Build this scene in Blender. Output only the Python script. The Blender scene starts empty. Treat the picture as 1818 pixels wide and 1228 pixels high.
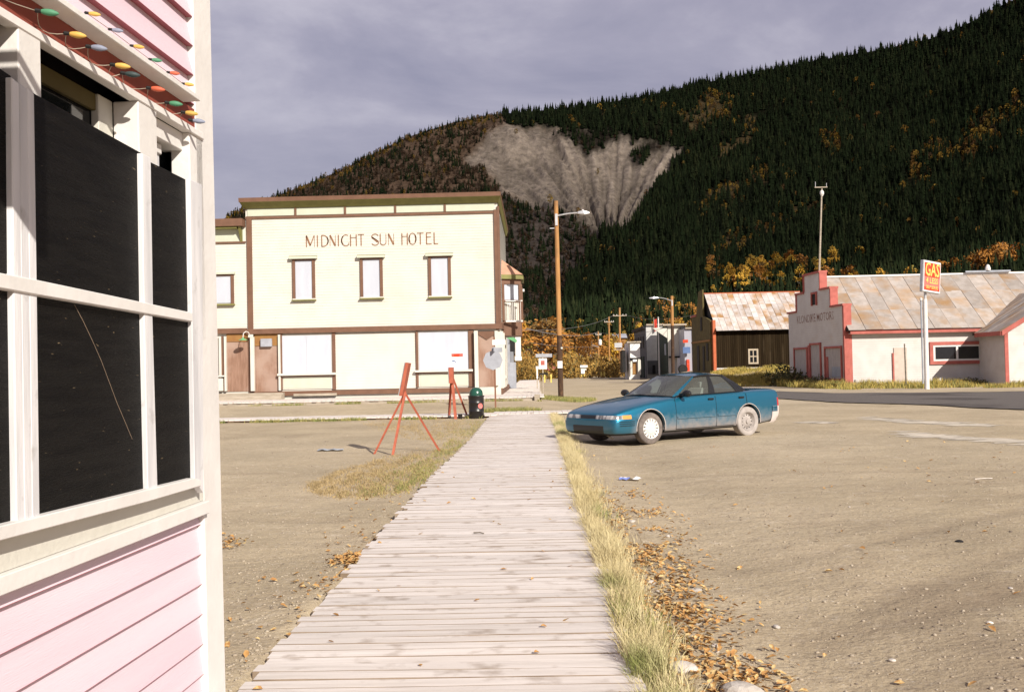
import bpy, bmesh, math, random
import numpy as np
from mathutils import Vector, Matrix, noise
R = math.radians
random.seed(7); np.random.seed(7)
sc = bpy.context.scene
COL = sc.collection

# ---------------------------------------------------------------- camera, sky, sun, exposure
CAMZ = 1.56
FPX = 1800.0                                    # focal length in pixels of the 1818 px wide photo
yaw, pitch, roll = R(1.34), R(1.24), R(1.2)
f_ = Vector((-math.sin(yaw) * math.cos(pitch), math.cos(yaw) * math.cos(pitch), math.sin(pitch)))
r_ = Vector((math.cos(yaw), math.sin(yaw), 0))
u_ = r_.cross(f_)
RR = math.cos(roll) * r_ - math.sin(roll) * u_
UU = math.sin(roll) * r_ + math.cos(roll) * u_
CAM = Vector((0, 0, CAMZ))
cam_data = bpy.data.cameras.new("camera"); cam = bpy.data.objects.new("camera", cam_data); COL.objects.link(cam)
m3 = Matrix((RR, UU, -f_)).transposed()
cam.matrix_world = Matrix.Translation(CAM) @ m3.to_4x4()
cam_data.sensor_width = 36; cam_data.lens = FPX / 1818 * 36
cam_data.clip_start = 0.05; cam_data.clip_end = 6000
sc.camera = cam

SUN = Vector((-1, 1.6, -1.08)).normalized()      # direction the light travels
sun_el = math.asin(-SUN.z); sun_az = math.atan2(-SUN.x, -SUN.y)
w = bpy.data.worlds.new("World"); sc.world = w; w.use_nodes = True
nt = w.node_tree; N = nt.nodes; L = nt.links
bg = N["Background"]
sky = N.new("ShaderNodeTexSky"); sky.sky_type = 'NISHITA'; sky.sun_disc = False
sky.sun_elevation = sun_el; sky.sun_rotation = sun_az; sky.air_density = 1.2; sky.dust_density = 1.5
tc = N.new("ShaderNodeTexCoord"); mp = N.new("ShaderNodeMapping"); mp.inputs['Scale'].default_value = (1.0, 1.0, 3.0)
mp.inputs['Location'].default_value = (0.35, 0.2, 0.55)
n1 = N.new("ShaderNodeTexNoise"); n1.inputs['Scale'].default_value = 2.6; n1.inputs['Detail'].default_value = 8; n1.inputs['Roughness'].default_value = .58; n1.inputs['Distortion'].default_value = .35
L.new(tc.outputs['Generated'], mp.inputs[0]); L.new(mp.outputs[0], n1.inputs['Vector'])
cr = N.new("ShaderNodeValToRGB"); L.new(n1.outputs['Fac'], cr.inputs[0])
cr.color_ramp.elements[0].position = .38; cr.color_ramp.elements[0].color = (2.35, 2.22, 3.0, 1)
cr.color_ramp.elements[1].position = .62; cr.color_ramp.elements[1].color = (4.1, 3.85, 4.5, 1)
e = cr.color_ramp.elements.new(.5); e.color = (3.0, 2.8, 3.55, 1)
mx = N.new("ShaderNodeMixRGB"); mx.inputs[0].default_value = .9
L.new(sky.outputs[0], mx.inputs[1]); L.new(cr.outputs[0], mx.inputs[2]); L.new(mx.outputs[0], bg.inputs[0])
bg.inputs[1].default_value = .1
sd = bpy.data.lights.new("sun", 'SUN'); sd.energy = 4.9; sd.angle = R(.5); sd.color = (1, .94, .84)
so = bpy.data.objects.new("sun", sd); COL.objects.link(so)
so.rotation_euler = SUN.to_track_quat('-Z', 'Y').to_euler(); so.location = (10, -10, 30)
vs = sc.view_settings; vs.view_transform = 'Standard'; vs.look = 'None'; vs.gamma = 1; vs.exposure = .42; vs.use_curve_mapping = False
sc.cycles.max_bounces = 5; sc.cycles.transparent_max_bounces = 6

# ---------------------------------------------------------------- measuring helpers
def ray(px, py):
    return (f_ + RR * ((px - 909) / FPX) + UU * ((614 - py) / FPX))
def at(px, py, Y):
    d = ray(px, py); return CAM + d * (Y / d.y)
def on_z(px, py, z=0.0):
    d = ray(px, py); return CAM + d * ((z - CAMZ) / d.z)
def proj(p):
    v = Vector(p) - CAM; z = v.dot(f_)
    return (909 + FPX * v.dot(RR) / z, 614 - FPX * v.dot(UU) / z)
class Frame:                                      # local x along a wall, y into the building, z up
    def __init__(s, o, xd):
        s.o = Vector(o); s.x = Vector((xd[0], xd[1], 0)).normalized(); s.y = Vector((-s.x.y, s.x.x, 0))
        s.M = Matrix(((s.x.x, s.y.x, 0, s.o.x), (s.x.y, s.y.y, 0, s.o.y), (0, 0, 1, s.o.z), (0, 0, 0, 1)))
        s.z = Vector((0, 0, 1)); s.rz = math.atan2(s.x.y, s.x.x)
    def p(s, px, py, y=0.0):
        q = s.o + s.y * y; d = ray(px, py); t = (q - CAM).dot(s.y) / d.dot(s.y); v = CAM + d * t - s.o
        return v.dot(s.x), v.dot(s.z)
    def lean(s, t):
        s.z = (Vector((0, 0, 1)) * math.cos(t) + s.y * math.sin(t)); s.y = s.z.cross(s.x)
        s.M = Matrix(((s.x.x, s.y.x, s.z.x, s.o.x), (s.x.y, s.y.y, s.z.y, s.o.y), (s.x.z, s.y.z, s.z.z, s.o.z), (0, 0, 0, 1))); return s
    def rect(s, a, b, c, d, y=0.0):               # left, top, right, bottom in photo pixels -> x0, x1, z0, z1
        my, mx_ = (b + d) / 2, (a + c) / 2
        return s.p(a, my, y)[0], s.p(c, my, y)[0], s.p(mx_, d, y)[1], s.p(mx_, b, y)[1]

# ---------------------------------------------------------------- mesh helpers
class MB:
    def __init__(s): s.v = []; s.f = []; s.mi = []; s.cur = 0
    def add(s, vs, fs):
        n = len(s.v); s.v += [tuple(v) for v in vs]; s.f += [tuple(i + n for i in f) for f in fs]; s.mi += [s.cur] * len(fs); return s
    def box(s, x0, x1, y0, y1, z0, z1):
        if x0 > x1: x0, x1 = x1, x0
        if y0 > y1: y0, y1 = y1, y0
        if z0 > z1: z0, z1 = z1, z0
        return s.add([(x0,y0,z0),(x1,y0,z0),(x1,y1,z0),(x0,y1,z0),(x0,y0,z1),(x1,y0,z1),(x1,y1,z1),(x0,y1,z1)],
                     [(0,3,2,1),(4,5,6,7),(0,1,5,4),(1,2,6,5),(2,3,7,6),(3,0,4,7)])
    def hexa(s, p):                               # 8 points, bottom ring then top ring
        return s.add(p, [(0,3,2,1),(4,5,6,7),(0,1,5,4),(1,2,6,5),(2,3,7,6),(3,0,4,7)])
    def prism(s, poly, off):                      # closed polygon of 3d points extruded by off
        n = len(poly); o = Vector(off); a = [Vector(p) for p in poly]; b = [p + o for p in a]
        return s.add(a + b, [tuple(range(n))[::-1], tuple(range(n, 2 * n))] + [(i, (i + 1) % n, n + (i + 1) % n, n + i) for i in range(n)])
    def xz(s, pts, y0, y1):
        return s.prism([(x, y0, z) for x, z in pts], (0, y1 - y0, 0))
    def tube(s, p0, p1, r0, r1=None, n=8, cap=True):
        r1 = r0 if r1 is None else r1
        p0, p1 = Vector(p0), Vector(p1); d = (p1 - p0).normalized()
        a = d.orthogonal().normalized(); b = d.cross(a); vs = []
        for p, r in ((p0, r0), (p1, r1)):
            for i in range(n):
                t = 2 * math.pi * i / n; vs.append(p + a * math.cos(t) * r + b * math.sin(t) * r)
        fs = [(i, (i + 1) % n, n + (i + 1) % n, n + i) for i in range(n)]
        if cap: fs += [tuple(range(n))[::-1], tuple(range(n, 2 * n))]
        return s.add(vs, fs)
    def path(s, pts, r, n=6):
        for a, b in zip(pts, pts[1:]): s.tube(a, b, r, r, n)
        return s
    def bar(s, p0, p1, wd, th, up=(0, 0, 1)):     # rectangular bar
        p0, p1 = Vector(p0), Vector(p1); d = (p1 - p0).normalized(); a = d.cross(Vector(up)).normalized(); b = a.cross(d)
        q = []
        for p in (p0, p1): q += [p - a*wd/2 - b*th/2, p + a*wd/2 - b*th/2, p + a*wd/2 + b*th/2, p - a*wd/2 + b*th/2]
        return s.hexa(q)
    def lathe(s, prof, c=(0, 0, 0), ax='z', n=24):
        vs = []; 
        for r, h in prof:
            for i in range(n):
                t = 2 * math.pi * i / n; x, y = r * math.cos(t), r * math.sin(t)
                vs.append((c[0] + x, c[1] + y, c[2] + h) if ax == 'z' else (c[0] + x, c[1] + h, c[2] + y) if ax == 'y' else (c[0] + h, c[1] + x, c[2] + y))
        fs = []
        for k in range(len(prof) - 1):
            for i in range(n):
                fs.append((k*n + i, k*n + (i+1) % n, (k+1)*n + (i+1) % n, (k+1)*n + i))
        return s.add(vs, fs)
    def grid(s, rows):                            # rows of equally many points
        n = len(rows[0]); vs = [p for r in rows for p in r]
        return s.add(vs, [(i*n + j, i*n + j + 1, (i+1)*n + j + 1, (i+1)*n + j) for i in range(len(rows)-1) for j in range(n-1)])
    def mesh(s, name, mats, bevel=0, smooth=False, recalc=True):
        me = bpy.data.meshes.new(name); me.from_pydata(s.v, [], s.f)
        for m in (mats if isinstance(mats, (list, tuple)) else [mats]): me.materials.append(m)
        me.polygons.foreach_set('material_index', s.mi)
        if bevel or recalc:
            bm = bmesh.new(); bm.from_mesh(me)
            if recalc: bmesh.ops.recalc_face_normals(bm, faces=bm.faces)
            if bevel: bmesh.ops.bevel(bm, geom=[e for e in bm.edges if len(e.link_faces) == 2 and e.calc_face_angle(0) > .5], offset=bevel, segments=1, affect='EDGES', clamp_overlap=True)
            bm.to_mesh(me); bm.free()
        if smooth: me.polygons.foreach_set('use_smooth', [True] * len(me.polygons))
        return me
    def build(s, name, mats, parent=None, bevel=0, smooth=False, label=None, recalc=True):
        return link(name, s.mesh(name, mats, bevel, smooth, recalc), parent, label)
def link(name, me, parent=None, label=None):
    o = bpy.data.objects.new(name, me); COL.objects.link(o); o.parent = parent
    if label: o['label'] = label
    return o
def thing(name, label, cat, loc=(0, 0, 0), rz=0, group=None):
    o = bpy.data.objects.new(name, None); COL.objects.link(o); o.location = loc; o.rotation_euler = (0, 0, rz)
    o.empty_display_size = .3; return tag(o, label, cat, group)
def tag(o, label=None, cat=None, group=None, kind=None):
    if label: o['label'] = label
    if cat: o['category'] = cat
    if group: o['group'] = group
    if kind: o['kind'] = kind
    return o

# ---------------------------------------------------------------- materials
def mat(name, c1, c2=None, scale=6, rough=.8, bump=0, bscale=None, stretch=(1, 1, 1), metal=0, spec=.3, detail=4, c3=None, s3=1.2, t3=(.55, .7), pr=0, coat=0, lo=.35, hi=.65):
    m = bpy.data.materials.new(name); m.use_nodes = True; t = m.node_tree; n = t.nodes; l = t.links; b = n['Principled BSDF']
    b.inputs['Roughness'].default_value = rough; b.inputs['Metallic'].default_value = metal; b.inputs['Specular IOR Level'].default_value = spec
    if coat: b.inputs['Coat Weight'].default_value = coat; b.inputs['Coat Roughness'].default_value = .06
    tc = n.new('ShaderNodeTexCoord'); oi = n.new('ShaderNodeObjectInfo'); ad = n.new('ShaderNodeVectorMath'); ad.operation = 'ADD'
    ms = n.new('ShaderNodeMath'); ms.operation = 'MULTIPLY'; ms.inputs[1].default_value = 37 if pr >= 0 else 0
    l.new(oi.outputs['Random'], ms.inputs[0]); l.new(tc.outputs['Object'], ad.inputs[0]); l.new(ms.outputs[0], ad.inputs[1])
    mp = n.new('ShaderNodeMapping'); mp.inputs['Scale'].default_value = stretch; l.new(ad.outputs[0], mp.inputs[0])
    c2 = c2 or tuple(x * .82 for x in c1)
    nz = n.new('ShaderNodeTexNoise'); nz.inputs['Scale'].default_value = scale; nz.inputs['Detail'].default_value = detail; l.new(mp.outputs[0], nz.inputs['Vector'])
    rp = n.new('ShaderNodeValToRGB'); rp.color_ramp.elements[0].position = lo; rp.color_ramp.elements[1].position = hi
    rp.color_ramp.elements[0].color = (*c1, 1); rp.color_ramp.elements[1].color = (*c2, 1); l.new(nz.outputs['Fac'], rp.inputs[0]); out = rp.outputs[0]
    if c3:
        n3 = n.new('ShaderNodeTexNoise'); n3.inputs['Scale'].default_value = s3; n3.inputs['Detail'].default_value = 6; l.new(ad.outputs[0], n3.inputs['Vector'])
        r3 = n.new('ShaderNodeMapRange'); r3.inputs['From Min'].default_value = t3[0]; r3.inputs['From Max'].default_value = t3[1]; l.new(n3.outputs['Fac'], r3.inputs[0])
        mx = n.new('ShaderNodeMixRGB'); l.new(r3.outputs[0], mx.inputs[0]); l.new(out, mx.inputs[1]); mx.inputs[2].default_value = (*c3, 1); out = mx.outputs[0]
    if pr > 0:                                    # each object a little lighter or darker
        hv = n.new('ShaderNodeHueSaturation'); mr = n.new('ShaderNodeMapRange'); mr.inputs['To Min'].default_value = 1 - pr; mr.inputs['To Max'].default_value = 1 + pr * .5
        l.new(oi.outputs['Random'], mr.inputs[0]); l.new(mr.outputs[0], hv.inputs['Value']); l.new(out, hv.inputs['Color']); out = hv.outputs[0]
    l.new(out, b.inputs['Base Color'])
    if bump:
        nb = n.new('ShaderNodeTexNoise'); nb.inputs['Scale'].default_value = bscale or scale * 4; nb.inputs['Detail'].default_value = 5; l.new(mp.outputs[0], nb.inputs['Vector'])
        bp = n.new('ShaderNodeBump'); bp.inputs['Strength'].default_value = 1; bp.inputs['Distance'].default_value = bump; l.new(nb.outputs['Fac'], bp.inputs['Height']); l.new(bp.outputs[0], b.inputs['Normal'])
    m['out'] = 1
    return m
M = {}
M['cream'] = mat('cream_paint', (.605, .58, .515), (.565, .54, .475), 1.5, .7, .004, 20, c3=(.50, .47, .39), s3=.5, t3=(.6, .9))
M['brown'] = mat('brown_trim_paint', (.17, .088, .055), (.14, .072, .045), 3, .6)
M['green'] = mat('pale_green_paint', (.51, .53, .43), (.48, .50, .40), 3, .6)
M['olive'] = mat('olive_soffit_paint', (.20, .19, .06), None, 3, .6)
M['ochre'] = mat('ochre_board', (.30, .16, .05), (.25, .12, .04), 4, .8)
M['bluewhite'] = mat('white_painted_board', (.50, .52, .575), (.46, .48, .54), 1.2, .6, .002, 8, stretch=(3, 1, .6))
M['plywood'] = mat('weathered_plywood', (.29, .175, .125), (.22, .125, .085), 3, .85, .003, 12, stretch=(4, 4, .6), c3=(.34, .235, .185), s3=.7, t3=(.45, .6))
M['white'] = mat('white_paint', (.70, .67, .64), (.64, .61, .58), 5, .6, .002, 30)
M['whiteold'] = mat('weathered_white_paint', (.70, .68, .68), (.50, .49, .50), 9, .75, .003, 40, stretch=(1, 1, .12), c3=(.40, .38, .37), s3=9, t3=(.62, .75))
M['pink'] = mat('pink_clapboard_paint', (.72, .57, .625), (.67, .515, .575), 2.2, .5, .0012, 60, stretch=(.3, 1, 4), pr=.05)
M['redgap'] = mat('deep_red_shadow_gap', (.30, .05, .045), None, 4, .8)
def shutter_mat():
    m = mat('black_painted_plywood', (.0035, .003, .0028), (.008, .007, .006), 3, .5, .0045, 26, stretch=(1.2, 1, 14), spec=.09, c3=(.018, .016, .014), s3=1.3, t3=(.5, .8))
    t = m.node_tree; n = t.nodes; l = t.links; b = n['Principled BSDF']; old = b.inputs['Base Color'].links[0].from_socket
    tc = n.new('ShaderNodeTexCoord'); mp = n.new('ShaderNodeMapping'); mp.inputs['Scale'].default_value = (22, 1, 90); l.new(tc.outputs['Object'], mp.inputs[0])
    nz = n.new('ShaderNodeTexNoise'); nz.inputs['Scale'].default_value = 1.0; nz.inputs['Detail'].default_value = 2; l.new(mp.outputs[0], nz.inputs['Vector'])
    mr = n.new('ShaderNodeMapRange'); mr.inputs['From Min'].default_value = .70; mr.inputs['From Max'].default_value = .80; l.new(nz.outputs['Fac'], mr.inputs[0])
    mx = n.new('ShaderNodeMixRGB'); l.new(mr.outputs[0], mx.inputs[0]); l.new(old, mx.inputs[1]); mx.inputs[2].default_value = (.34, .25, .15, 1); l.new(mx.outputs[0], b.inputs['Base Color'])
    return m
M['black'] = shutter_mat()
M['plank'] = mat('weathered_boardwalk_plank', (.72, .655, .61), (.61, .545, .495), 2.2, .85, .003, 9, stretch=(.7, 9, 9), c3=(.34, .27, .215), s3=5.5, t3=(.56, .76), pr=.10)
M['plankedge'] = mat('soil_stained_plank_edge', (.20, .145, .10), (.30, .23, .17), 5, .95)
M['dirtgap'] = mat('dirt_under_planks', (.16, .11, .07), None, 9, .95)
M['timber'] = mat('grey_timber', (.42, .36, .29), (.30, .25, .19), 3, .9, .004, 12, stretch=(.6, 5, 5))
M['kwhite'] = mat('old_white_clapboard', (.60, .57, .54), (.54, .50, .47), 1.5, .7, .004, 20, c3=(.55, .45, .36), s3=.9, t3=(.62, .85))
M['kred'] = mat('faded_red_trim', (.44, .125, .10), (.35, .095, .075), 3, .7)
M['kdoor'] = mat('dull_grey_boarding', (.46, .42, .40), (.36, .32, .30), 3, .8, .004, 12, stretch=(5, 5, .6))
M['roofm'] = mat('rusty_grey_sheet_metal', (.42, .37, .335), (.33, .285, .25), 2.5, .7, .006, 12, metal=.0, spec=.3, c3=(.36, .22, .11), s3=.8, t3=(.46, .72), pr=.2, detail=8)
M['roofw'] = mat('whitewashed_rusty_sheet_metal', (.60, .545, .52), (.46, .40, .355), 2.5, .7, .006, 12, spec=.3, c3=(.36, .20, .08), s3=.6, t3=(.50, .66), detail=8, pr=.2)
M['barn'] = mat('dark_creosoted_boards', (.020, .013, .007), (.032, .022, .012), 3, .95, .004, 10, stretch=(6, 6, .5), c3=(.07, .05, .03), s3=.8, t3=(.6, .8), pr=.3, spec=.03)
M['barnf'] = mat('olive_brown_boards', (.13, .10, .035), (.09, .07, .025), 3, .85, .004, 10)
M['orange'] = mat('orange_red_paint', (.52, .13, .05), None, 3, .6)
M['easel'] = mat('red_oxide_paint', (.40, .11, .06), (.32, .08, .045), 8, .7, .002)
M['glassd'] = mat('dark_window_glass', (.012, .013, .015), None, 3, .06, spec=.6)
M['dark'] = mat('near_black', (.012, .011, .011), None, 4, .6)
M['tar'] = mat('tarred_pole_foot', (.07, .038, .022), (.045, .025, .015), 3, .85, .006, 9, stretch=(6, 6, .35), c3=(.15, .08, .04), s3=3, t3=(.55, .75))
M['pole'] = mat('sun_bleached_pole', (.44, .23, .085), (.32, .155, .05), 3, .85, .006, 9, stretch=(6, 6, .35), c3=(.22, .12, .06), s3=.9, t3=(.55, .8))
M['doortan'] = mat('tan_door_board', (.56, .47, .40), (.48, .40, .34), 3, .8)
M['pinkshade'] = mat('shaded_pink_board_edge', (.34, .10, .12), None, 4, .7)  # lap shadow painted into board undersides and lower edges
M['dullcream'] = mat('dull_cream_paint', (.46, .38, .28), None, 4, .8)
M['galv'] = mat('galvanised_metal', (.60, .60, .60), (.48, .48, .49), 5, .4, metal=.5)
M['signgrey'] = mat('bare_aluminium', (.36, .37, .41), None, 4, .5)
M['wire'] = mat('wire', (.20, .19, .19), None, 4, .5)
M['sheetgrey'] = mat('grey_board', (.34, .36, .40), None, 3, .7)
M['asphalt_and_shade'] = mat('asphalt_and_shade', (.135, .118, .105), (.10, .086, .078), 14, .85, .01, 60, c3=(.06, .05, .045), s3=.16, t3=(.55, .62))  # dark tone and patches paint the cast shade over the road
M['bin'] = mat('black_barrel_paint', (.014, .012, .012), None, 5, .35, spec=.5)
M['bingreen'] = mat('dark_green_dome', (.012, .07, .045), None, 5, .25, spec=.6)
M['pinkspot'] = mat('pink_sticker', (.75, .20, .18), None, 9, .5)
M['blue'] = mat('blue_paint', (.10, .16, .32), None, 3, .5)
M['teal2'] = mat('green_enamel', (.16, .42, .20), None, 3, .4)
M['redflag'] = mat('red_cloth', (.55, .05, .03), None, 3, .7)
M['signred'] = mat('red_sign_face', (.62, .06, .02), (.52, .045, .02), 3, .4, c3=(.70, .16, .12), s3=3)
M['signyel'] = mat('yellow_lettering', (.75, .58, .14), None, 6, .5)
M['signwht'] = mat('white_sign', (.82, .80, .78), None, 5, .5)
M['lettering'] = mat('brown_lettering', (.20, .09, .045), (.28, .15, .08), 9, .7)
M['faded'] = mat('faded_lettering', (.22, .12, .09), (.46, .38, .34), 6, .8)
M['grass'] = mat('dry_grass', (.62, .53, .31), (.48, .39, .20), 4, .8, c3=(.20, .23, .06), s3=1.1, t3=(.56, .68))
M['grassg'] = mat('green_grass', (.16, .19, .05), (.36, .30, .11), 5, .8)
M['straw'] = mat('matted_straw', (.30, .22, .11), (.42, .31, .16), 5, .9)
M['weed'] = mat('roadside_weeds', (.50, .36, .10), (.26, .22, .05), 2.2, .9, pr=.1)
def leafy(name, a, b_, c):
    m = mat(name, a, b_, 1.6, .8, pr=.28, c3=c, s3=2.2, t3=(.5, .62)); return m
M['leafy'] = leafy('yellow_poplar_leaves', (.50, .30, .035), (.36, .18, .02), (.20, .16, .03))
M['leafo'] = leafy('orange_leaves', (.38, .16, .025), (.28, .12, .02), (.15, .09, .025))
M['bark'] = mat('grey_bark', (.22, .19, .15), (.12, .10, .08), 5, .9)
M['litter'] = mat('fallen_leaves', (.48, .27, .09), (.33, .16, .055), 30, .8, c3=(.58, .43, .20), s3=23, t3=(.5, .6))
M['stone'] = mat('pale_stone', (.58, .53, .48), (.44, .39, .34), 14, .85, .004, 60, pr=.35)
M['pebble'] = mat('mixed_pebbles', (.42, .36, .28), (.30, .24, .18), 7, .9, c3=(.14, .11, .09), s3=3.3, t3=(.58, .64))
# ---------------------------------------------------------------- ground
def sm(t): t = max(0.0, min(1.0, t)); return t * t * (3 - 2 * t)
BWL, BWR = on_z(424, 1220, .06).x, on_z(1128, 1220, .06).x
ARCS = [(7, 62, 47.6), (7, 62, 49.3), (7, 62, 52.2), (-16, 34, 33.2), (-16, 34, 31.4), (30, -20, 38.5), (30, -20, 40.1), (-30, 26, 22.5), (-30, 26, 24.1)]
def rut(x, y):                                    # faint wheel tracks worn into the dirt
    if y > 40 or (BWL - .3 < x < BWR + .9): return 0
    r_ = 0
    for cx, cy, rad in ARCS:
        d = abs(math.hypot(x - cx, y - cy) - rad)
        if d < .45: r_ = max(r_, math.exp(-(d / .16) ** 2) * max(0, min(1, .45 + 1.3 * noise.noise(Vector((x * .35, y * .35, rad))))))
    return r_
def patch(x, y):                                  # coarser, browner soil at the lower right
    if y > 18: return 0
    k = math.exp(-((x - 3.9) / 1.9) ** 2 - ((y - 5.2) / 3.0) ** 2) + .25 * math.exp(-((x - 6.5) / 3) ** 2 - ((y - 12) / 3) ** 2)
    return max(0, min(.75, k * (.75 + 1.4 * noise.noise(Vector((x * 1.1, y * 1.1, 4))))))
def gz(x, y):
    z = -.014 * rut(x, y)
    z += .19 * sm((y - 34.5) / 7) * sm((2.2 - x) / 3.0) * (1 if y < 60 else sm((80 - y) / 20))
    z += 1.05 * sm((y - 68) / 10) * sm((x - 9) / 7) * sm((30 - x) / 5) * sm((110 - y) / 14)
    if x > BWR: z -= .055 * math.exp(-((x - 1.35 - .02 * y) / .55) ** 2) * sm((30 - y) / 6)
    if x < BWL: z += .045 * math.exp(-((x - BWL) / .5) ** 2) * sm((10 - y) / 3)
    else:
        if x < BWR: z -= .07 * sm((34 - y) / 2)
    if y < 60:
        k = 1 if y < 45 else (60 - y) / 15
        z += k * (.022 * noise.noise(Vector((x * .45, y * .45, 0))) + .010 * noise.noise(Vector((x * 1.7, y * 1.7, 3))) + .005 * noise.noise(Vector((x * 6, y * 6, 9))))
    return z
xs = np.concatenate([[-1800, -700, -300, -140, -80, -50, -34, -24], np.arange(-18, -4, .5), np.arange(-4, 9, .09), np.arange(9, 20, .3), np.arange(20, 60, 2.5), [65, 80, 110, 160, 300, 700, 1800]])
ys = np.concatenate([[-600, -100, -30, -8, -2], np.arange(0, 2.5, .5), np.arange(2.5, 12, .07), np.arange(12, 24, .16), np.arange(24, 48, .4), np.arange(48, 120, 2.5), [130, 160, 200, 260, 400, 800, 1900]])
vv = [(x, y, gz(x, y)) for y in ys for x in xs]
nx = len(xs)
ff = [(j*nx+i, j*nx+i+1, (j+1)*nx+i+1, (j+1)*nx+i) for j in range(len(ys)-1) for i in range(nx-1)]
me = bpy.data.meshes.new('ground'); me.from_pydata(vv, [], ff)
ca = me.attributes.new('rut', 'FLOAT', 'POINT'); ca.data.foreach_set('value', [min(1, .28 * rut(v[0], v[1]) + .8 * patch(v[0], v[1])) for v in vv])
me.polygons.foreach_set('use_smooth', [True]*len(ff))
def ground_mat():
    m = bpy.data.materials.new('packed_dirt'); m.use_nodes = True; t = m.node_tree; n = t.nodes; l = t.links; b = n['Principled BSDF']
    b.inputs['Roughness'].default_value = .95; b.inputs['Specular IOR Level'].default_value = .1
    tc = n.new('ShaderNodeTexCoord')
    def nz(s, d=5, st=(1, 1, 1), rg=.55):
        mp = n.new('ShaderNodeMapping'); mp.inputs['Scale'].default_value = st; l.new(tc.outputs['Object'], mp.inputs[0])
        q = n.new('ShaderNodeTexNoise'); q.inputs['Scale'].default_value = s; q.inputs['Detail'].default_value = d; q.inputs['Roughness'].default_value = rg; l.new(mp.outputs[0], q.inputs['Vector']); return q.outputs['Fac']
    def mixc(fac, a, c):
        q = n.new('ShaderNodeMixRGB'); l.new(fac, q.inputs[0])
        for i, v in ((1, a), (2, c)):
            if isinstance(v, tuple): q.inputs[i].default_value = (*v, 1)
            else: l.new(v, q.inputs[i])
        return q.outputs[0]
    def rng(s, a, b_, x=0, y=1):
        q = n.new('ShaderNodeMapRange'); q.inputs[1].default_value = a; q.inputs[2].default_value = b_; q.inputs[3].default_value = x; q.inputs[4].default_value = y; l.new(s, q.inputs[0]); return q.outputs[0]
    c = mixc(rng(nz(.35, 6), .38, .62), (.48, .39, .265), (.37, .30, .20))
    c = mixc(rng(nz(.11, 4, (1, .5, 1)), .45, .65, 0, .55), c, (.45, .38, .28))
    c = mixc(rng(nz(1.3, 7, (.7, 1.1, 1), .65), .52, .72, 0, .6), c, (.31, .24, .165))
    c = mixc(rng(nz(7, 6, (1, 1, 1), .7), .50, .70, 0, .5), c, (.29, .225, .155))
    c = mixc(rng(nz(4.3, 7, (1, 1, 1), .7), .56, .72, 0, .6), c, (.60, .52, .42))
    c = mixc(rng(nz(26, 4), .54, .70, 0, .7), c, (.23, .18, .13))
    c = mixc(rng(nz(55, 3), .60, .70, 0, .65), c, (.66, .60, .52))
    at_ = n.new('ShaderNodeAttribute'); at_.attribute_name = 'rut'; c = mixc(at_.outputs['Fac'], c, (.235, .18, .125))
    l.new(c, b.inputs['Base Color'])
    bp = n.new('ShaderNodeBump'); bp.inputs['Strength'].default_value = 1; bp.inputs['Distance'].default_value = .016; l.new(nz(22, 8, rg=.65), bp.inputs['Height'])
    bp2 = n.new('ShaderNodeBump'); bp2.inputs['Strength'].default_value = 1; bp2.inputs['Distance'].default_value = .03; l.new(nz(3.1, 6, (.85, 1.1, 1), .6), bp2.inputs['Height']); l.new(bp.outputs[0], bp2.inputs['Normal'])
    l.new(bp2.outputs[0], b.inputs['Normal'])
    return m
me.materials.append(ground_mat())
tag(link('ground', me), kind='structure')
# road strip of the cross street, cast shade painted into its colour
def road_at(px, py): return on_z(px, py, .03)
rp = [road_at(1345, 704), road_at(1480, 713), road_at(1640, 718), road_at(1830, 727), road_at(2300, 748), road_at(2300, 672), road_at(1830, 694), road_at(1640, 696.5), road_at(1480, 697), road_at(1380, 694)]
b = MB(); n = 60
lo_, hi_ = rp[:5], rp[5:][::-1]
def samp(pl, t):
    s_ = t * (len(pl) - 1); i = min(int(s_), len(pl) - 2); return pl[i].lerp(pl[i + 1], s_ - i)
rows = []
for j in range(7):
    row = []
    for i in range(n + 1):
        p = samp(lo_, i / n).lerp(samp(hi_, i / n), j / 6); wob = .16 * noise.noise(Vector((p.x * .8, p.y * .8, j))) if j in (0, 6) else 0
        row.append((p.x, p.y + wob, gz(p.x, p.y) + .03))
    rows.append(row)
tag(b.grid(rows).build('road', M['asphalt_and_shade'], smooth=True), kind='structure')

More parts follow.
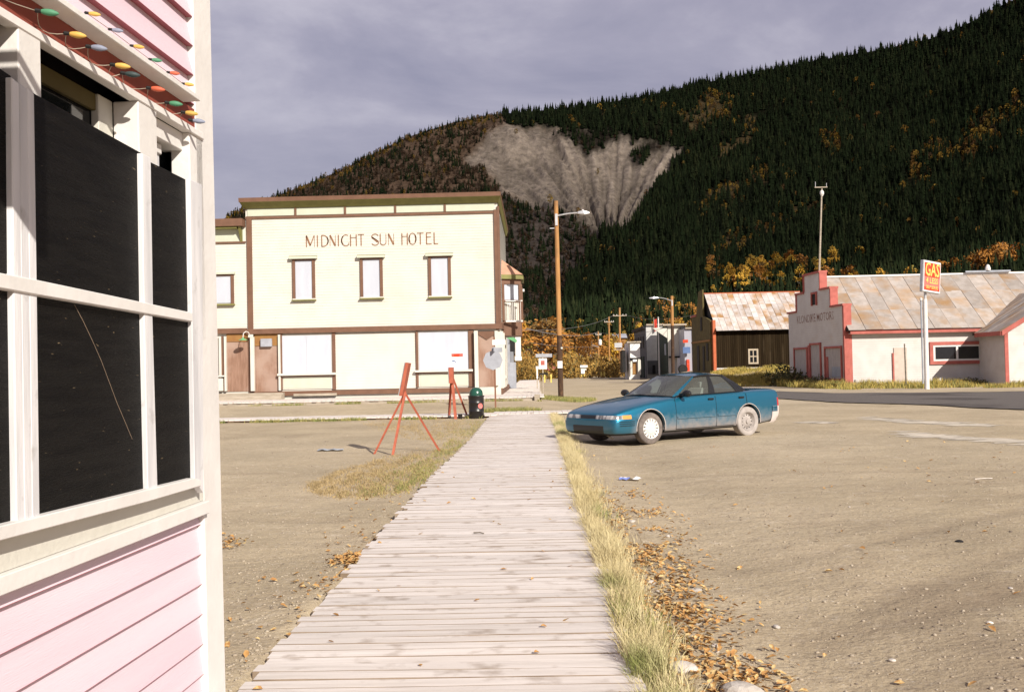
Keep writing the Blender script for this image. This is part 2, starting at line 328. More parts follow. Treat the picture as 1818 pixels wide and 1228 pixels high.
# ---------------------------------------------------------------- hillside
sky_px = [(-400, 560), (0, 470), (250, 425), (390, 385), (437, 362), (520, 330), (600, 298), (660, 268), (720, 238), (800, 212), (870, 197), (960, 190), (1050, 180), (1150, 163), (1250, 140), (1350, 122), (1450, 100), (1550, 84), (1650, 62), (1700, 43), (1760, 14), (1818, -18), (1950, -80), (2200, -150)]
azs, els = [], []
for p in sky_px:
    d = ray(*p); azs.append(math.atan2(d.x, d.y)); els.append(math.atan2(d.z, math.hypot(d.x, d.y)))
azs = [R(-75)] + azs + [R(60)]; els = [R(.6)] + els + [R(24)]
NA, NR = 380, 150
def rb(az): return 235 + 30 * math.sin(az * 7 + 1) - 25 * sm((az - .15) / .3)
def rs(az): return 980 + 60 * math.sin(az * 5) - 80 * sm((az - .2) / .3)
def gprof(t): return .80 * t + .20 * t * t
def hill_point(az, t):
    el_s = float(np.interp(az, azs, els)) - .0035
    r = rb(az) + (rs(az) - rb(az)) * t
    if t <= 1: z = r * math.tan(el_s * gprof(t)) + .0
    else: z = rs(az) * math.tan(el_s) - (t - 1) * (t - 1) * 160 - (t - 1) * 8
    x, y = r * math.sin(az), r * math.cos(az)
    amp = 13 * sm(t / .25) * sm((1.0 - t) / .12) if t < 1 else 0
    z += amp * (noise.noise(Vector((x / 130, y / 130, 0))) + .5 * noise.noise(Vector((x / 45, y / 45, 5)))) 
    z -= .8 * sm((.05 - t) / .05)
    return Vector((x, y, z + CAMZ * sm(t)))
def inpoly(x, y, poly):
    c = False; n = len(poly)
    for i in range(n):
        x1, y1 = poly[i]; x2, y2 = poly[i - 1]
        if (y1 > y) != (y2 > y) and x < (x2 - x1) * (y - y1) / (y2 - y1) + x1: c = not c
    return c
scar = [(833, 292), (850, 268), (868, 238), (885, 224), (935, 222), (985, 228), (1040, 232), (1090, 236), (1130, 247), (1175, 250), (1205, 252), (1216, 262), (1200, 292), (1172, 325), (1148, 352), (1126, 396), (1098, 412), (1068, 402), (1036, 392), (1008, 376), (968, 372), (930, 360), (892, 346), (868, 318), (845, 305)]
dark1 = [(995, 232), (1100, 236), (1098, 262), (1060, 268), (1020, 258), (985, 250)]
dark2 = [(1112, 262), (1180, 248), (1182, 270), (1130, 292), (1108, 284)]
def wob(px, py, s=38, a=20): 
    return px + a * noise.noise(Vector((px / s, py / s, 1))), py + a * noise.noise(Vector((px / s, py / s, 7)))
slopes = [[(1255, 455), (1290, 420), (1370, 385), (1440, 355), (1455, 372), (1400, 410), (1340, 440), (1270, 480)],
          [(1225, 385), (1260, 340), (1330, 300), (1375, 298), (1370, 318), (1310, 350), (1240, 400)],
          [(1190, 215), (1240, 180), (1310, 165), (1300, 190), (1240, 225)],
          [(1270, 268), (1330, 215), (1350, 225), (1290, 285)], [(1570, 345), (1640, 320), (1660, 335), (1590, 360)]]
gold = [[(1600, 300), (1640, 262), (1700, 240), (1810, 170), (1818, 215), (1740, 290), (1660, 300), (1640, 335)],
        [(1440, 250), (1500, 235), (1500, 300), (1470, 300)], [(1210, 205), (1260, 165), (1310, 165), (1290, 215)]]
def zone(px, py):
    x, y = wob(px, py); x, y = wob(x, y, 13, 6)
    if inpoly(x, y, scar):
        if inpoly(x, y, dark1) or inpoly(x, y, dark2): return 'outcrop'
        return 'scar'
    for s_ in slopes:
        if inpoly(x, y, s_): return 'slope'
    for s_ in gold:
        if inpoly(x, y, s_): return 'gold'
    if x < 905 - .25 * (y - 200) and y > 190 : return 'brown'
    if x < 905 and y < 345: return 'brown'
    if 880 < x < 1110 - (y - 340) * .55 and 340 < y < 600: return 'rubble'
    return 'spruce'
cols = {'scar': (.25, .205, .16), 'outcrop': (.030, .024, .018), 'slope': (.085, .062, .030), 'gold': (.060, .042, .016), 'brown': (.125, .082, .054), 'rubble': (.075, .060, .050), 'spruce': (.016, .016, .009)}
vv, cc = [], []
ts = list(np.linspace(0, 1, NR)) + [1.06, 1.15, 1.3, 1.6]
aa = np.linspace(R(-75), R(60), NA)
aa = np.unique(np.concatenate([aa, np.linspace(R(-20), R(28), 420)]))
for a in aa:
    for t in ts:
        p = hill_point(a, t)
        px, py = proj(p) if -.5 < a < .6 else (0, 0)
        z_ = zone(px, py) if -.5 < a < .6 else 'spruce'
        sf = 0
        if 800 < px < 1260 and 190 < py < 450:
            for q in range(7): sf += zone(px + 15 * math.cos(q * 2.4) * (q / 6), py + 9 * math.sin(q * 2.4) * (q / 6)) == 'scar'
            sf /= 7
        if sf > 0:
            an = math.atan2(px - 1085, 455 - py); ds = math.hypot(px - 1085, 455 - py)
            k = .9 * noise.noise(Vector((an * 9, ds / 75, 0))) + .6 * noise.noise(Vector((an * 26, ds / 50, 5))) + .35 * noise.noise(Vector((px / 6, py / 6, 5)))
            k_ = 0 * noise.noise(Vector((a * 200 + t * 9, t * 16, 0))) * .45 + noise.noise(Vector((a * 70, t * 22, 4))) * .45 + noise.noise(Vector((a * 420, t * 60, 8))) * .3
            base = cols[z_] if z_ != 'scar' else cols['brown' if px < 1000 else 'spruce']
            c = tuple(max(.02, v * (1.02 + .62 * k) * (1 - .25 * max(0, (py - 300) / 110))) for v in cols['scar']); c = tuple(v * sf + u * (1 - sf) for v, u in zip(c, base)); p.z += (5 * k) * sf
            # carved hollow
            p.z -= 6 * abs(noise.noise(Vector((an * 12, ds / 200, 2)))) * sf
        else:
            k = noise.noise(Vector((px / 14, py / 14, 2))); c = tuple(v * (1 + .5 * k) for v in cols[z_])
        vv.append(tuple(p)); cc.append((*c, 1))
nt_ = len(ts)
ff = [(i*nt_+j, (i+1)*nt_+j, (i+1)*nt_+j+1, i*nt_+j+1) for i in range(len(aa)-1) for j in range(nt_-1)]
me = bpy.data.meshes.new('hillside'); me.from_pydata(vv, [], ff); me.polygons.foreach_set('use_smooth', [True]*len(ff))
ca = me.color_attributes.new('soil', 'FLOAT_COLOR', 'POINT'); ca.data.foreach_set('color', np.array(cc, dtype=np.float32).ravel())
m = bpy.data.materials.new('hill_soil_and_rock'); m.use_nodes = True; t = m.node_tree; n = t.nodes; l = t.links; bs = n['Principled BSDF']; bs.inputs['Roughness'].default_value = 1; bs.inputs['Specular IOR Level'].default_value = 0
at_ = n.new('ShaderNodeAttribute'); at_.attribute_name = 'soil'
tc = n.new('ShaderNodeTexCoord'); nz = n.new('ShaderNodeTexNoise'); nz.inputs['Scale'].default_value = .16; nz.inputs['Detail'].default_value = 7; nz.inputs['Roughness'].default_value = .65
l.new(tc.outputs['Object'], nz.inputs['Vector'])
mr = n.new('ShaderNodeMapRange'); mr.inputs[1].default_value = .3; mr.inputs[2].default_value = .7; mr.inputs[3].default_value = .55; mr.inputs[4].default_value = 1.4; l.new(nz.outputs['Fac'], mr.inputs[0])
mu = n.new('ShaderNodeVectorMath'); mu.operation = 'SCALE'; l.new(at_.outputs['Color'], mu.inputs[0]); l.new(mr.outputs[0], mu.inputs['Scale']); l.new(mu.outputs[0], bs.inputs['Base Color'])
bp = n.new('ShaderNodeBump'); bp.inputs['Distance'].default_value = 5; bp.inputs['Strength'].default_value = .8; l.new(nz.outputs['Fac'], bp.inputs['Height']); l.new(bp.outputs[0], bs.inputs['Normal'])
me.materials.append(m)
tag(link('hillside', me), kind='structure')

# ---- the forest on the hillside (one mass, instances)
def proto_spruce(seed):
    rnd = random.Random(seed); b = MB(); n = 7; H = 1.0
    z = .06
    for k in range(6):
        r = .21 * (1 - k / 6.4) * rnd.uniform(.8, 1.15); top = min(1, z + .30 * (1 - k * .05)); vs = [(rnd.uniform(-.01, .01), rnd.uniform(-.01, .01), top)]
        for i in range(n):
            a = 2 * math.pi * (i + rnd.random() * .5) / n; rr_ = r * rnd.uniform(.6, 1.2); vs.append((rr_ * math.cos(a), rr_ * math.sin(a), z + rnd.uniform(-.03, .02)))
        b.add(vs, [(0, i + 1, (i + 1) % n + 1) for i in range(n)]); z += .145
    b.tube((0, 0, -.15), (0, 0, .12), .02, .018, 4, False)
    return b
def proto_aspen(seed):
    rnd = random.Random(seed); b = MB()
    for k in range(70):
        u = rnd.random(); a = rnd.random() * 6.28; h = .2 + .8 * u; rad = .26 * math.sin(math.pi * min(1, .12 + u * .85)) ** .7 * rnd.random() ** .4
        c = Vector((rad * math.cos(a), rad * math.sin(a), h)); s_ = rnd.uniform(.05, .10)
        d1 = Vector((rnd.gauss(0, 1), rnd.gauss(0, 1), rnd.gauss(0, 1))).normalized() * s_; d2 = Vector((rnd.gauss(0, 1), rnd.gauss(0, 1), rnd.gauss(0, 1))).normalized() * s_
        b.add([c - d1, c + d2, c + d1, c - d2], [(0, 1, 2, 3)])
    b.tube((0, 0, -.1), (0, 0, .7), .02, .008, 4, False)
    return b
def tree_mat(name, stops):
    m = bpy.data.materials.new(name); m.use_nodes = True; t = m.node_tree; n = t.nodes; l = t.links; bs = n['Principled BSDF']; bs.inputs['Roughness'].default_value = 1; bs.inputs['Specular IOR Level'].default_value = 0
    oi = n.new('ShaderNodeObjectInfo'); rp = n.new('ShaderNodeValToRGB'); l.new(oi.outputs['Random'], rp.inputs[0]); el = rp.color_ramp.elements
    el[0].position = 0; el[0].color = (*stops[0], 1); el[1].position = 1; el[1].color = (*stops[-1], 1)
    for i, s_ in enumerate(stops[1:-1]): e = el.new((i + 1) / (len(stops) - 1)); e.color = (*s_, 1)
    l.new(rp.outputs[0], bs.inputs['Base Color']); return m
M['spruce'] = tree_mat('spruce_needles', [(.008, .010, .006), (.012, .017, .008), (.015, .023, .010), (.025, .030, .013)])
M['aspen'] = tree_mat('autumn_hill_leaves', [(.08, .05, .028), (.15, .08, .025), (.26, .155, .03), (.16, .115, .035), (.36, .225, .04)])
def forest(name, pts, scl, protos, label):
    me = bpy.data.meshes.new(name); me.from_pydata(pts, [], [])
    at1 = me.attributes.new('sc', 'FLOAT_VECTOR', 'POINT'); at1.data.foreach_set('vector', np.array(scl, dtype=np.float32).ravel())
    o = link(name, me); tag(o, label, kind='stuff')
    g = bpy.data.node_groups.new(name, 'GeometryNodeTree'); g.interface.new_socket('Geometry', in_out='INPUT', socket_type='NodeSocketGeometry'); g.interface.new_socket('Geometry', in_out='OUTPUT', socket_type='NodeSocketGeometry')
    n = g.nodes; l = g.links; gi = n.new('NodeGroupInput'); go = n.new('NodeGroupOutput'); ip = n.new('GeometryNodeInstanceOnPoints'); jn = n.new('GeometryNodeJoinGeometry')
    for pm in protos:
        po = bpy.data.objects.new('tree_form', pm); inf = n.new('GeometryNodeObjectInfo'); inf.inputs['Object'].default_value = po; inf.inputs['As Instance'].default_value = True
        l.new(inf.outputs['Geometry'], jn.inputs[0])
    l.new(gi.outputs[0], ip.inputs['Points']); l.new(jn.outputs[0], ip.inputs['Instance']); ip.inputs['Pick Instance'].default_value = True
    ri = n.new('FunctionNodeRandomValue'); ri.data_type = 'INT'; ri.inputs['Min'].default_value = 0
    for s_ in ri.inputs:
        if s_.name == 'Max' and s_.type == 'INT': s_.default_value = len(protos) - 1
    io = [s_ for s_ in ri.outputs if s_.type == 'INT'][0]; l.new(io, ip.inputs['Instance Index'])
    rv = n.new('FunctionNodeRandomValue'); rv.data_type = 'FLOAT_VECTOR'; rv.inputs[0].default_value = (-.04, -.04, 0); rv.inputs[1].default_value = (.04, .04, 6.28)
    ro = [s_ for s_ in rv.outputs if s_.type == 'VECTOR'][0]; l.new(ro, ip.inputs['Rotation'])
    na = n.new('GeometryNodeInputNamedAttribute'); na.data_type = 'FLOAT_VECTOR'; na.inputs['Name'].default_value = 'sc'
    ao = [s_ for s_ in na.outputs if s_.type == 'VECTOR'][0]; l.new(ao, ip.inputs['Scale']); l.new(ip.outputs[0], go.inputs[0])
    md = o.modifiers.new('instances', 'NODES'); md.node_group = g
    return o
rnd = random.Random(3)
S, SS, A, AS, B_, BS = [], [], [], [], [], []
for k in range(78000):
    a = rnd.uniform(R(-17), R(30)); t = rnd.random() ** .75
    if t > .997: t = .997
    p = hill_point(a, t); px, py = proj(p); zn = zone(px, py)
    if px < 330 or px > 1900: 
        if rnd.random() < .6: continue
    v = rnd.random(); cl = noise.noise(Vector((px / 30, py / 30, 11)))
    if zn in ('slope', 'gold') and noise.noise(Vector((px / 11, py / 8, 31))) < -.22: zn = 'spruce'
    dens_s = {'scar': .0, 'outcrop': .35, 'slope': .05, 'gold': .30, 'brown': .10 + .35 * max(0, cl) * 1.4, 'rubble': .14 + .3 * max(0, cl), 'spruce': .80}[zn]
    dens_a = {'scar': .001, 'outcrop': .08, 'slope': .30, 'gold': .32, 'brown': .34, 'rubble': .24, 'spruce': .006 + .06 * max(0, cl - .25) * 2}[zn]
    if t < .16: dens_a += .45 * (1 - t / .16); dens_s *= .35 + t * 4
    if t > .985 and zn == 'brown': dens_s += .35
    if v < dens_s:
        h = rnd.triangular(4, 13.5, 7.5) * (.85 if t > .8 else 1) * (.7 if zn in ('brown', 'rubble') else 1); S.append(tuple(p)); wv = h * rnd.uniform(.75, 1.15); SS.append((wv, wv, h))
    elif zn in ('brown', 'rubble', 'outcrop') and t < .97 and v < dens_s + dens_a and rnd.random() < .975:
        h = rnd.uniform(1.5, 3.6); B_.append(tuple(p)); wv = h * rnd.uniform(1.2, 2.2); BS.append((wv, wv, h))
    elif v < dens_s + dens_a:
        h = rnd.uniform(3, 8) * (.6 if zn in ('brown', 'slope', 'rubble') else 1); A.append(tuple(p)); wv = h * rnd.uniform(.9, 1.5); AS.append((wv, wv, h))
forest('spruce_forest', S, SS, [proto_spruce(i).mesh('spruce_form', M['spruce'], recalc=False) for i in range(4)], 'dark spruce forest covering the hillside')
forest('autumn_hillside_woodland', A, AS, [proto_aspen(i).mesh('aspen_form', M['aspen'], recalc=False) for i in range(4)], 'yellow and rust coloured autumn scrub scattered over the hillside')

M['scrub'] = tree_mat('bare_scrub_twigs', [(.05, .032, .02), (.09, .056, .034), (.11, .085, .06), (.08, .045, .022)])
forest('bare_scrub', B_, BS, [proto_aspen(20 + i).mesh('scrub_form', M['scrub'], recalc=False) for i in range(3)], 'low bare brown scrub round the landslide scar')
# unseen cloud added high to the right to keep the mountain in half shade
rows_t, rows_b = [], []
for j in range(41):
    rt, rb_ = [], []
    for i in range(41):
        u, v = i / 20 - 1, j / 20 - 1
        q = max(abs(u), abs(v)); wq = 1 - q ** 3
        x = 930 + 800 * u + 60 * noise.noise(Vector((u * 3, v * 3, 1))); y = -140 + 690 * v + 55 * noise.noise(Vector((u * 4, v * 4, 6)))
        n_ = noise.noise(Vector((u * 4, v * 4, 3)))
        rt.append((x, y, 900 + 90 * wq + 50 * n_ * wq)); rb_.append((x, y, 900 - 30 * wq + 14 * n_ * wq))
    rows_t.append(rt); rows_b.append(rb_[::-1])
cb = MB(); cb.grid(rows_t); cb.grid(rows_b)
cm = bpy.data.materials.new('shade_cloud'); cm.use_nodes = True; n = cm.node_tree.nodes; l = cm.node_tree.links; n.clear()
oo = n.new('ShaderNodeOutputMaterial'); t1 = n.new('ShaderNodeBsdfTransparent'); d1 = n.new('ShaderNodeBsdfDiffuse'); d1.inputs[0].default_value = (.8, .8, .82, 1); m1 = n.new('ShaderNodeMixShader'); m1.inputs[0].default_value = .36
l.new(t1.outputs[0], m1.inputs[1]); l.new(d1.outputs[0], m1.inputs[2]); l.new(m1.outputs[0], oo.inputs[0])
tag(cb.build('added_cloud_bank', cm, recalc=False, smooth=True), 'thin unseen bank of cloud added to shade the mountain', kind='stuff')
# ---------------------------------------------------------------- boardwalk, plank by plank
bw = tag(bpy.data.objects.new('boardwalk', None), kind='structure'); COL.objects.link(bw); bw.location = (0, 0, 0)
variants = []
for k in range(14):
    rr_ = random.Random(k); b = MB(); wdt = BWR - BWL + .04
    for (yo, hh) in ((0, 0),):
        nseg = 8; vs = []
        for i in range(nseg + 1):
            x = -wdt/2 + wdt * i / nseg; s_ = rr_.uniform(-.0022, .0022); h_ = rr_.uniform(-.0008, .0008)
            y0 = -.062 + s_; y1 = .062 + rr_.uniform(-.0022, .0022)
            vs += [(x, y0, -.04), (x, y0, -.0012 + h_), (x, y0 + .003, h_), (x, y1 - .003, h_), (x, y1, -.0012 + h_), (x, y1, -.04)]
        fs = []
        for i in range(nseg):
            for j in range(6): fs.append((i*6+j, i*6+(j+1) % 6, (i+1)*6+(j+1) % 6, (i+1)*6+j))
        fs += [tuple(range(6)), tuple(range(nseg*6, nseg*6+6))[::-1]]
        b.add(vs, fs); b.mi = [1 if (i < nseg * 6 and i % 6 in (0, 1, 3, 4)) else 0 for i in range(len(b.f))]
    variants.append(b.mesh('plank', [M['plank'], M['plankedge']]))
y = 2.7; k = 0; rnd = random.Random(5)
def bw_c(y): return (BWL + BWR) / 2 + .03 * math.sin(y * .35)
while y < 32.9:
    o = link('plank', variants[rnd.randrange(14)], bw)
    o.location = (bw_c(y) + rnd.uniform(-.03, .03) + (.05 if rnd.random() < .08 else 0), y, .06 + rnd.uniform(-.0018, .0018))
    o.rotation_euler = (rnd.uniform(-.012, .012), rnd.uniform(-.004, .004), rnd.uniform(-.006, .006) + .012)
    if rnd.random() < .5: o.rotation_euler.z += math.pi
    y += .1255 + (rnd.uniform(.002, .0075) if rnd.random() < .42 else 0) + (.018 if rnd.random() < .04 else 0)
b = MB(); b.box(BWL + .05, BWR - .05, 2.6, 32.9, .018, .0525)
for x in (BWL + .12, (BWL+BWR)/2, BWR - .12): b.box(x - .045, x + .045, 2.6, 32.9, -.08, .017)
b.build('joist', M['dirtgap'], bw)
# walkway along the cross street, and the hotel's own raised boardwalk
def plankfield(b, x0, x1, y0, y1, z, stepx, th=.045, seed=1):
    r_1 = random.Random(seed); x = x0
    while x < x1:
        b.box(x, x + stepx - .012, y0 + r_1.uniform(-.04, .04), y1 + r_1.uniform(-.04, .04), z - th, z + r_1.uniform(-.004, .004)); x += stepx
sw = tag(bpy.data.objects.new('side_walkway', None), kind='structure'); COL.objects.link(sw)
b = MB(); plankfield(b, -18, -1.45, 32.1, 33.6, .10, .19, seed=3); plankfield(b, -1.45, 1.3, 33.05, 34.6, .085, .19, seed=13); tag(b.build('plank', M['plank'], sw), kind='stuff')
b = MB(); b.box(-18, -1.5, 32.16, 32.26, -.05, .05); b.box(-18, -1.5, 33.4, 33.5, -.05, .05); b.build('edge_beam', M['dirtgap'], sw)
hb = tag(bpy.data.objects.new('hotel_boardwalk', None), kind='structure'); COL.objects.link(hb)
b = MB(); plankfield(b, -20, .2, 43.0, 47.3, .33, .19, seed=4)
yy = 47.3
r_1 = random.Random(8)
while yy < 100:
    b.box(-1.62, .2 + r_1.uniform(-.03, .03), yy, yy + .185, .285, .33 + r_1.uniform(-.004, .004)); yy += .2
tag(b.build('plank', M['plank'], hb), kind='stuff')
b = MB(); b.box(-20, .12, 43.04, 43.14, .16, .283); b.box(.02, .12, 43.14, 100, .1, .283); b.build('edge_beam', M['timber'], hb)
b = MB(); b.box(-20, .15, 43.25, 43.45, -.1, .16)
b.build('sleeper', M['dirtgap'], hb)
for x in (-.1,):
    MB().box(x, x + .22, 42.86, 43.02, 0, .42).build('end_post', M['timber'], hb)
b = MB(); b.box(-20, -6.2, 42.62, 42.84, .10, .23); b.build('timber_kerb', M['timber'], hb)
b = MB(); b.box(-6.0, -.2, 42.68, 42.84, .10, .21); b.build('timber_kerb', M['timber'], hb)

# ---------------------------------------------------------------- clapboard walls
def clap(b, x0, x1, z0, z1, y, ex=.13, prong=.013):          # saw-tooth lapped boards facing -y
    z = z0
    while z < z1 - .01:
        zt = min(z + ex, z1)
        b.add([(x0, y - prong, z), (x1, y - prong, z), (x1, y - .003, zt), (x0, y - .003, zt), (x0, y, z), (x1, y, z)], [(0, 1, 2, 3), (4, 5, 1, 0)]); z = zt
    return b
# ---------------------------------------------------------------- hotel
o = at(450, 692, 47.5); HF = Frame((o.x, 47.5, 0), (1, 0))
hz = lambda py, px=660: HF.p(px, py)[1]
hx = lambda px, py=520: HF.p(px, py)[0]
hot = thing('hotel', 'cream two storey hotel with flat brown cornice and boarded windows across the street', 'hotel', HF.o)
W0, W1 = hx(438), hx(886); ZB = hz(699); ZT = hz(352); zband = hz(585); zfr = hz(379)
def hbox(name, a, b_, c, d, y0, y1, mt, parent=hot, bevel=0, label=None):
    x0, x1, z0, z1 = HF.rect(a, b_, c, d, y0); return MB().box(x0, x1, y0, y1, z0, z1).build(name, M[mt] if isinstance(mt, str) else mt, parent, bevel, label=label)
b = MB(); clap(b, W0, W1, zband, zfr, -.005, .13); b.box(W0, W1, .0, 12, .3, ZT - .1)
b.box(W0 - 14, W0, .3, 12, .3, hz(400) - .1)
b.build('wall', M['cream'], hot)
# frieze with pale green panels between brown blocks
fx = [W0 + .05, hx(525, 370), hx(613, 370), hx(702, 370), hx(790, 370), W1 - .08]
for i in range(5):
    MB().box(fx[i] + .05, fx[i+1] - .05, -.05, -.001, hz(379), hz(366)).build('frieze_panel', M['green'], hot)
    if i: MB().box(fx[i] - .05, fx[i] + .05, -.09, -.001, hz(380), hz(364)).build('frieze_divider', M['brown'], hot)
MB().box(W0, W1, -.08, -.001, hz(384), hz(380)).build('frieze_rail', M['brown'], hot)
# cornice: thin crown, cove below it, wraps the right side
zc0, zc1, zc2 = hz(366), hz(357), hz(349)
prof = [(-.09, zc0), (-.22, zc0 + .07), (-.42, zc1), (-.50, zc1 + .02), (-.52, zc2), (.1, zc2 + .03), (.1, zc0)]
b = MB(); n = len(prof)
rowsA = []
for (xx, dx, ylast) in ((W0, -1, None), (W1, 1, None)): 
    rowsA.append([(xx + (dx * -p[0] * .35 if p[0] < 0 else 0), p[0], p[1]) for p in prof])
back = [(W1 - p[0] * .35 if p[0] < 0 else W1, 12.4, p[1]) for p in prof]
lft = [(W0 + p[0] * .35 if p[0] < 0 else W0, 12.4, p[1]) for p in prof]
ring = [lft, rowsA[0], rowsA[1], back]
vs = [p for r in ring for p in r]
for i in range(3):
    for j in range(n - 1):
        b.cur = 1 if j < 3 else 0
        b.add([ring[i][j], ring[i+1][j], ring[i+1][j+1], ring[i][j+1]], [(0, 1, 2, 3)])
b.build('cornice', [M['brown'], M['olive']], hot, recalc=False)
MB().box(W0, W1, .1, 12, ZT - .12, ZT - .05).build('roof', M['dark'], hot)
hbox('corner_board', 439.5, 384, 448.5, 697, -.10, -.001, 'brown'); hbox('corner_board', 878.5, 372, 884.5, 585, -.10, -.001, 'brown')
MB().box(W1 - .02, W1 + .09, -.1, .12, zband, hz(372)).build('corner_board', M['brown'], hot)
MB().box(W0 - .0, W1 + .12, -.20, -.001, hz(588.5), hz(579.5)).build('storey_band', M['brown'], hot)
MB().box(hx(448), hx(848), -.12, -.001, ZB + .0, hz(691)).build('base_board', M['brown'], hot)
MB().box(hx(520), hx(596), -.2, -.121, hz(700), hz(696)).build('loose_plank', M['timber'], hot)
# upper windows, boarded white
def upwin(px0, px1, p0, p1, left=True):
    w_ = bpy.data.objects.new('window', None); COL.objects.link(w_); w_.parent = hot; w_.empty_display_size = .2
    x0, x1, z0, z1 = HF.rect(px0, p0, px1, p1)
    MB().box(x0, x1, -.05, -.001, z0, z1).build('board', M['bluewhite'], w_)
    b = MB(); 
    b.box(x0 - .13, x0, -.11, -.001, z0, z1 + .02)
    b.box(x1, x1 + .13, -.11, -.001, z0, z1 + .02); b.box(x0 - .14, x1 + .14, -.13, -.001, z1 + .021, z1 + .08)
    b.build('casing', M['brown'], w_)
    MB().box(x0 - .25, x1 + .25, -.24, -.001, z1 + .081, z1 + .19).build('head_moulding', M['green'], w_)
    MB().box(x0 - .25, x1 + .25, -.24, -.001, z1 + .191, z1 + .215).build('cap', M['olive'], w_)
    MB().box(x0 - .17, x1 + .17, -.2, -.001, z0 - .11, z0 - .06).build('sill', M['olive'], w_)
    MB().box(x0 - .14, x1 + .14, -.12, -.001, z0 - .059, z0 - .001).build('sill_board', M['cream'], w_)
upwin(525, 555, 463, 530); upwin(645, 675, 461, 527); upwin(766, 796, 458, 525)
# ground floor
def panelset(px0, px1, top, sill, bot, board='bluewhite', split=None):
    x0, x1, z0, z1 = HF.rect(px0, top, px1, sill)
    MB().box(x0 - .05, x1 + .05, -.045, -.001, z0, z1 + .02).build('board_frame', M['cream'], hot)
    if split:
        xm = x0 + (x1 - x0) * split
        MB().box(x0, xm - .004, -.065, -.046, z0, z1 - .04).build('window_board', M[board], hot); MB().box(xm + .004, x1, -.065, -.046, z0, z1 - .04).build('window_board', M[board], hot)
    else: MB().box(x0, x1, -.065, -.046, z0, z1 - .04).build('window_board', M[board], hot)
    MB().box(x0 - .20, x1 + .22, -.26, -.001, z0 - .10, z0 - .002).build('sill', M['cream'], hot)
    MB().box(x0 - .2, x1 + .2, -.16, -.001, z0 - .17, z0 - .101).build('sill_shadow_rail', M['brown'], hot)
    zb0 = HF.p((px0 + px1) / 2, bot)[1]
    MB().box(x0 - .05, x1 + .05, -.05, -.001, zb0, z0 - .172).build('panel_frame', M['cream'], hot)
    MB().box(x0 + .04, x1 - .03, -.065, -.051, zb0 + .05, z0 - .22).build('apron_panel', M['green'], hot)
panelset(501.5, 588.5, 594, 662, 690.5, split=.5); panelset(744, 831, 588, 656, 686)
b = MB(); x0, x1, z0, z1 = HF.rect(596, 591, 738, 690); clap(b, x0, x1, z0, z1, -.03, .13); b.box(x0, x1, -.028, -.001, z0, z1); b.build('clapboard_panel', M['cream'], hot)
for a, b_, c, d in ((590, 589, 595.5, 691), (738.5, 588, 742.5, 687), (832, 586, 841, 686), (498, 592, 501, 692)):
    hbox('pilaster', a, b_, c, d, -.11, -.001, 'brown')
hbox('cream_post', 842.5, 587, 849, 690, -.35, -.12, 'cream'); hbox('cream_post', 879, 587, 884.5, 684, -.14, -.01, 'cream')
hbox('cream_post', 444.5, 598, 451, 694, -.30, -.14, 'cream'); hbox('cream_post', 494, 594, 497.5, 693, -.2, -.04, 'cream')
hbox('door_board', 451.5, 614, 494, 695, -.03, -.001, 'plywood'); hbox('door_head', 451.5, 590, 494, 613.5, -.06, -.001, 'ochre')
hbox('door_board', 849.5, 590, 879, 686, -.03, -.001, 'plywood'); 
x0, x1, z0, z1 = HF.rect(849.5, 588, 879, 601); MB().xz([(x0, z1), (x0, z0 + .2), ((x0+x1)/2, z0 - .05), (x1, z0 + .2), (x1, z1)], -.08, -.032).build('door_valance', M['brown'], hot)
hbox('utility_box', 462, 601, 482, 615.5, -.22, -.062, 'signgrey', bevel=.02)
# lower annex on the left
ax0 = W0 - 14
axz = hz(402, 415); fr0 = hz(431, 415)
b = MB(); clap(b, ax0, W0, hz(590, 415), fr0, -.005, .13); b.box(ax0, W0, 0, .3, .3, axz - .05); b.build('annex_wall', M['cream'], hot)
MB().box(ax0, W0 - .12, -.06, -.001, fr0 + .05, hz(404, 415)).build('frieze_panel', M['green'], hot); MB().box(ax0, W0 - .001, -.09, -.001, fr0 - .03, fr0 + .049).build('frieze_rail', M['brown'], hot)
z3 = hz(404, 415)
MB().xz([(ax0, z3), (W0 - .02, z3), (W0 - .02, z3 + .35), (ax0, z3 + .35)], -.55, .3).build('annex_cornice', M['brown'], hot)
MB().xz([(ax0, z3 - .1), (W0 - .3, z3 - .1), (W0 - .3, z3 - .002), (ax0, z3 - .002)], -.45, -.07).build('annex_soffit', M['olive'], hot)
x1_ = W0 - .12; MB().prism([(x1_ - .12, -.061, z3 - .75), (x1_ - .12, -.45, z3 - .02), (x1_ - .12, -.061, z3 - .02)], (.1, 0, 0)).build('bracket', M['olive'], hot)
MB().box(ax0, W0 - .001, -.18, -.001, hz(592, 415), hz(583, 415)).build('storey_band', M['brown'], hot)
w_ = bpy.data.objects.new('window', None); COL.objects.link(w_); w_.parent = hot
x0, x1, z0, z1 = HF.rect(380, 490, 411, 538); MB().box(x0, x1, -.05, -.001, z0, z1).build('board', M['bluewhite'], w_)
MB().box(x1, x1 + .13, -.11, -.001, z0 - .05, z1 + .07).box(x0, x1, -.11, -.001, z1, z1 + .07).build('casing', M['brown'], w_); MB().box(x0, x1 + .2, -.2, -.001, z1 + .071, z1 + .17).build('head_moulding', M['green'], w_); MB().box(x0, x1 + .17, -.2, -.001, z0 - .12, z0 - .051).build('sill', M['olive'], w_)
hbox('door_board', 402, 607, 444, 695, -.03, -.001, 'plywood'); hbox('door_head', 402, 592.5, 444, 606.5, -.06, -.001, 'ochre')
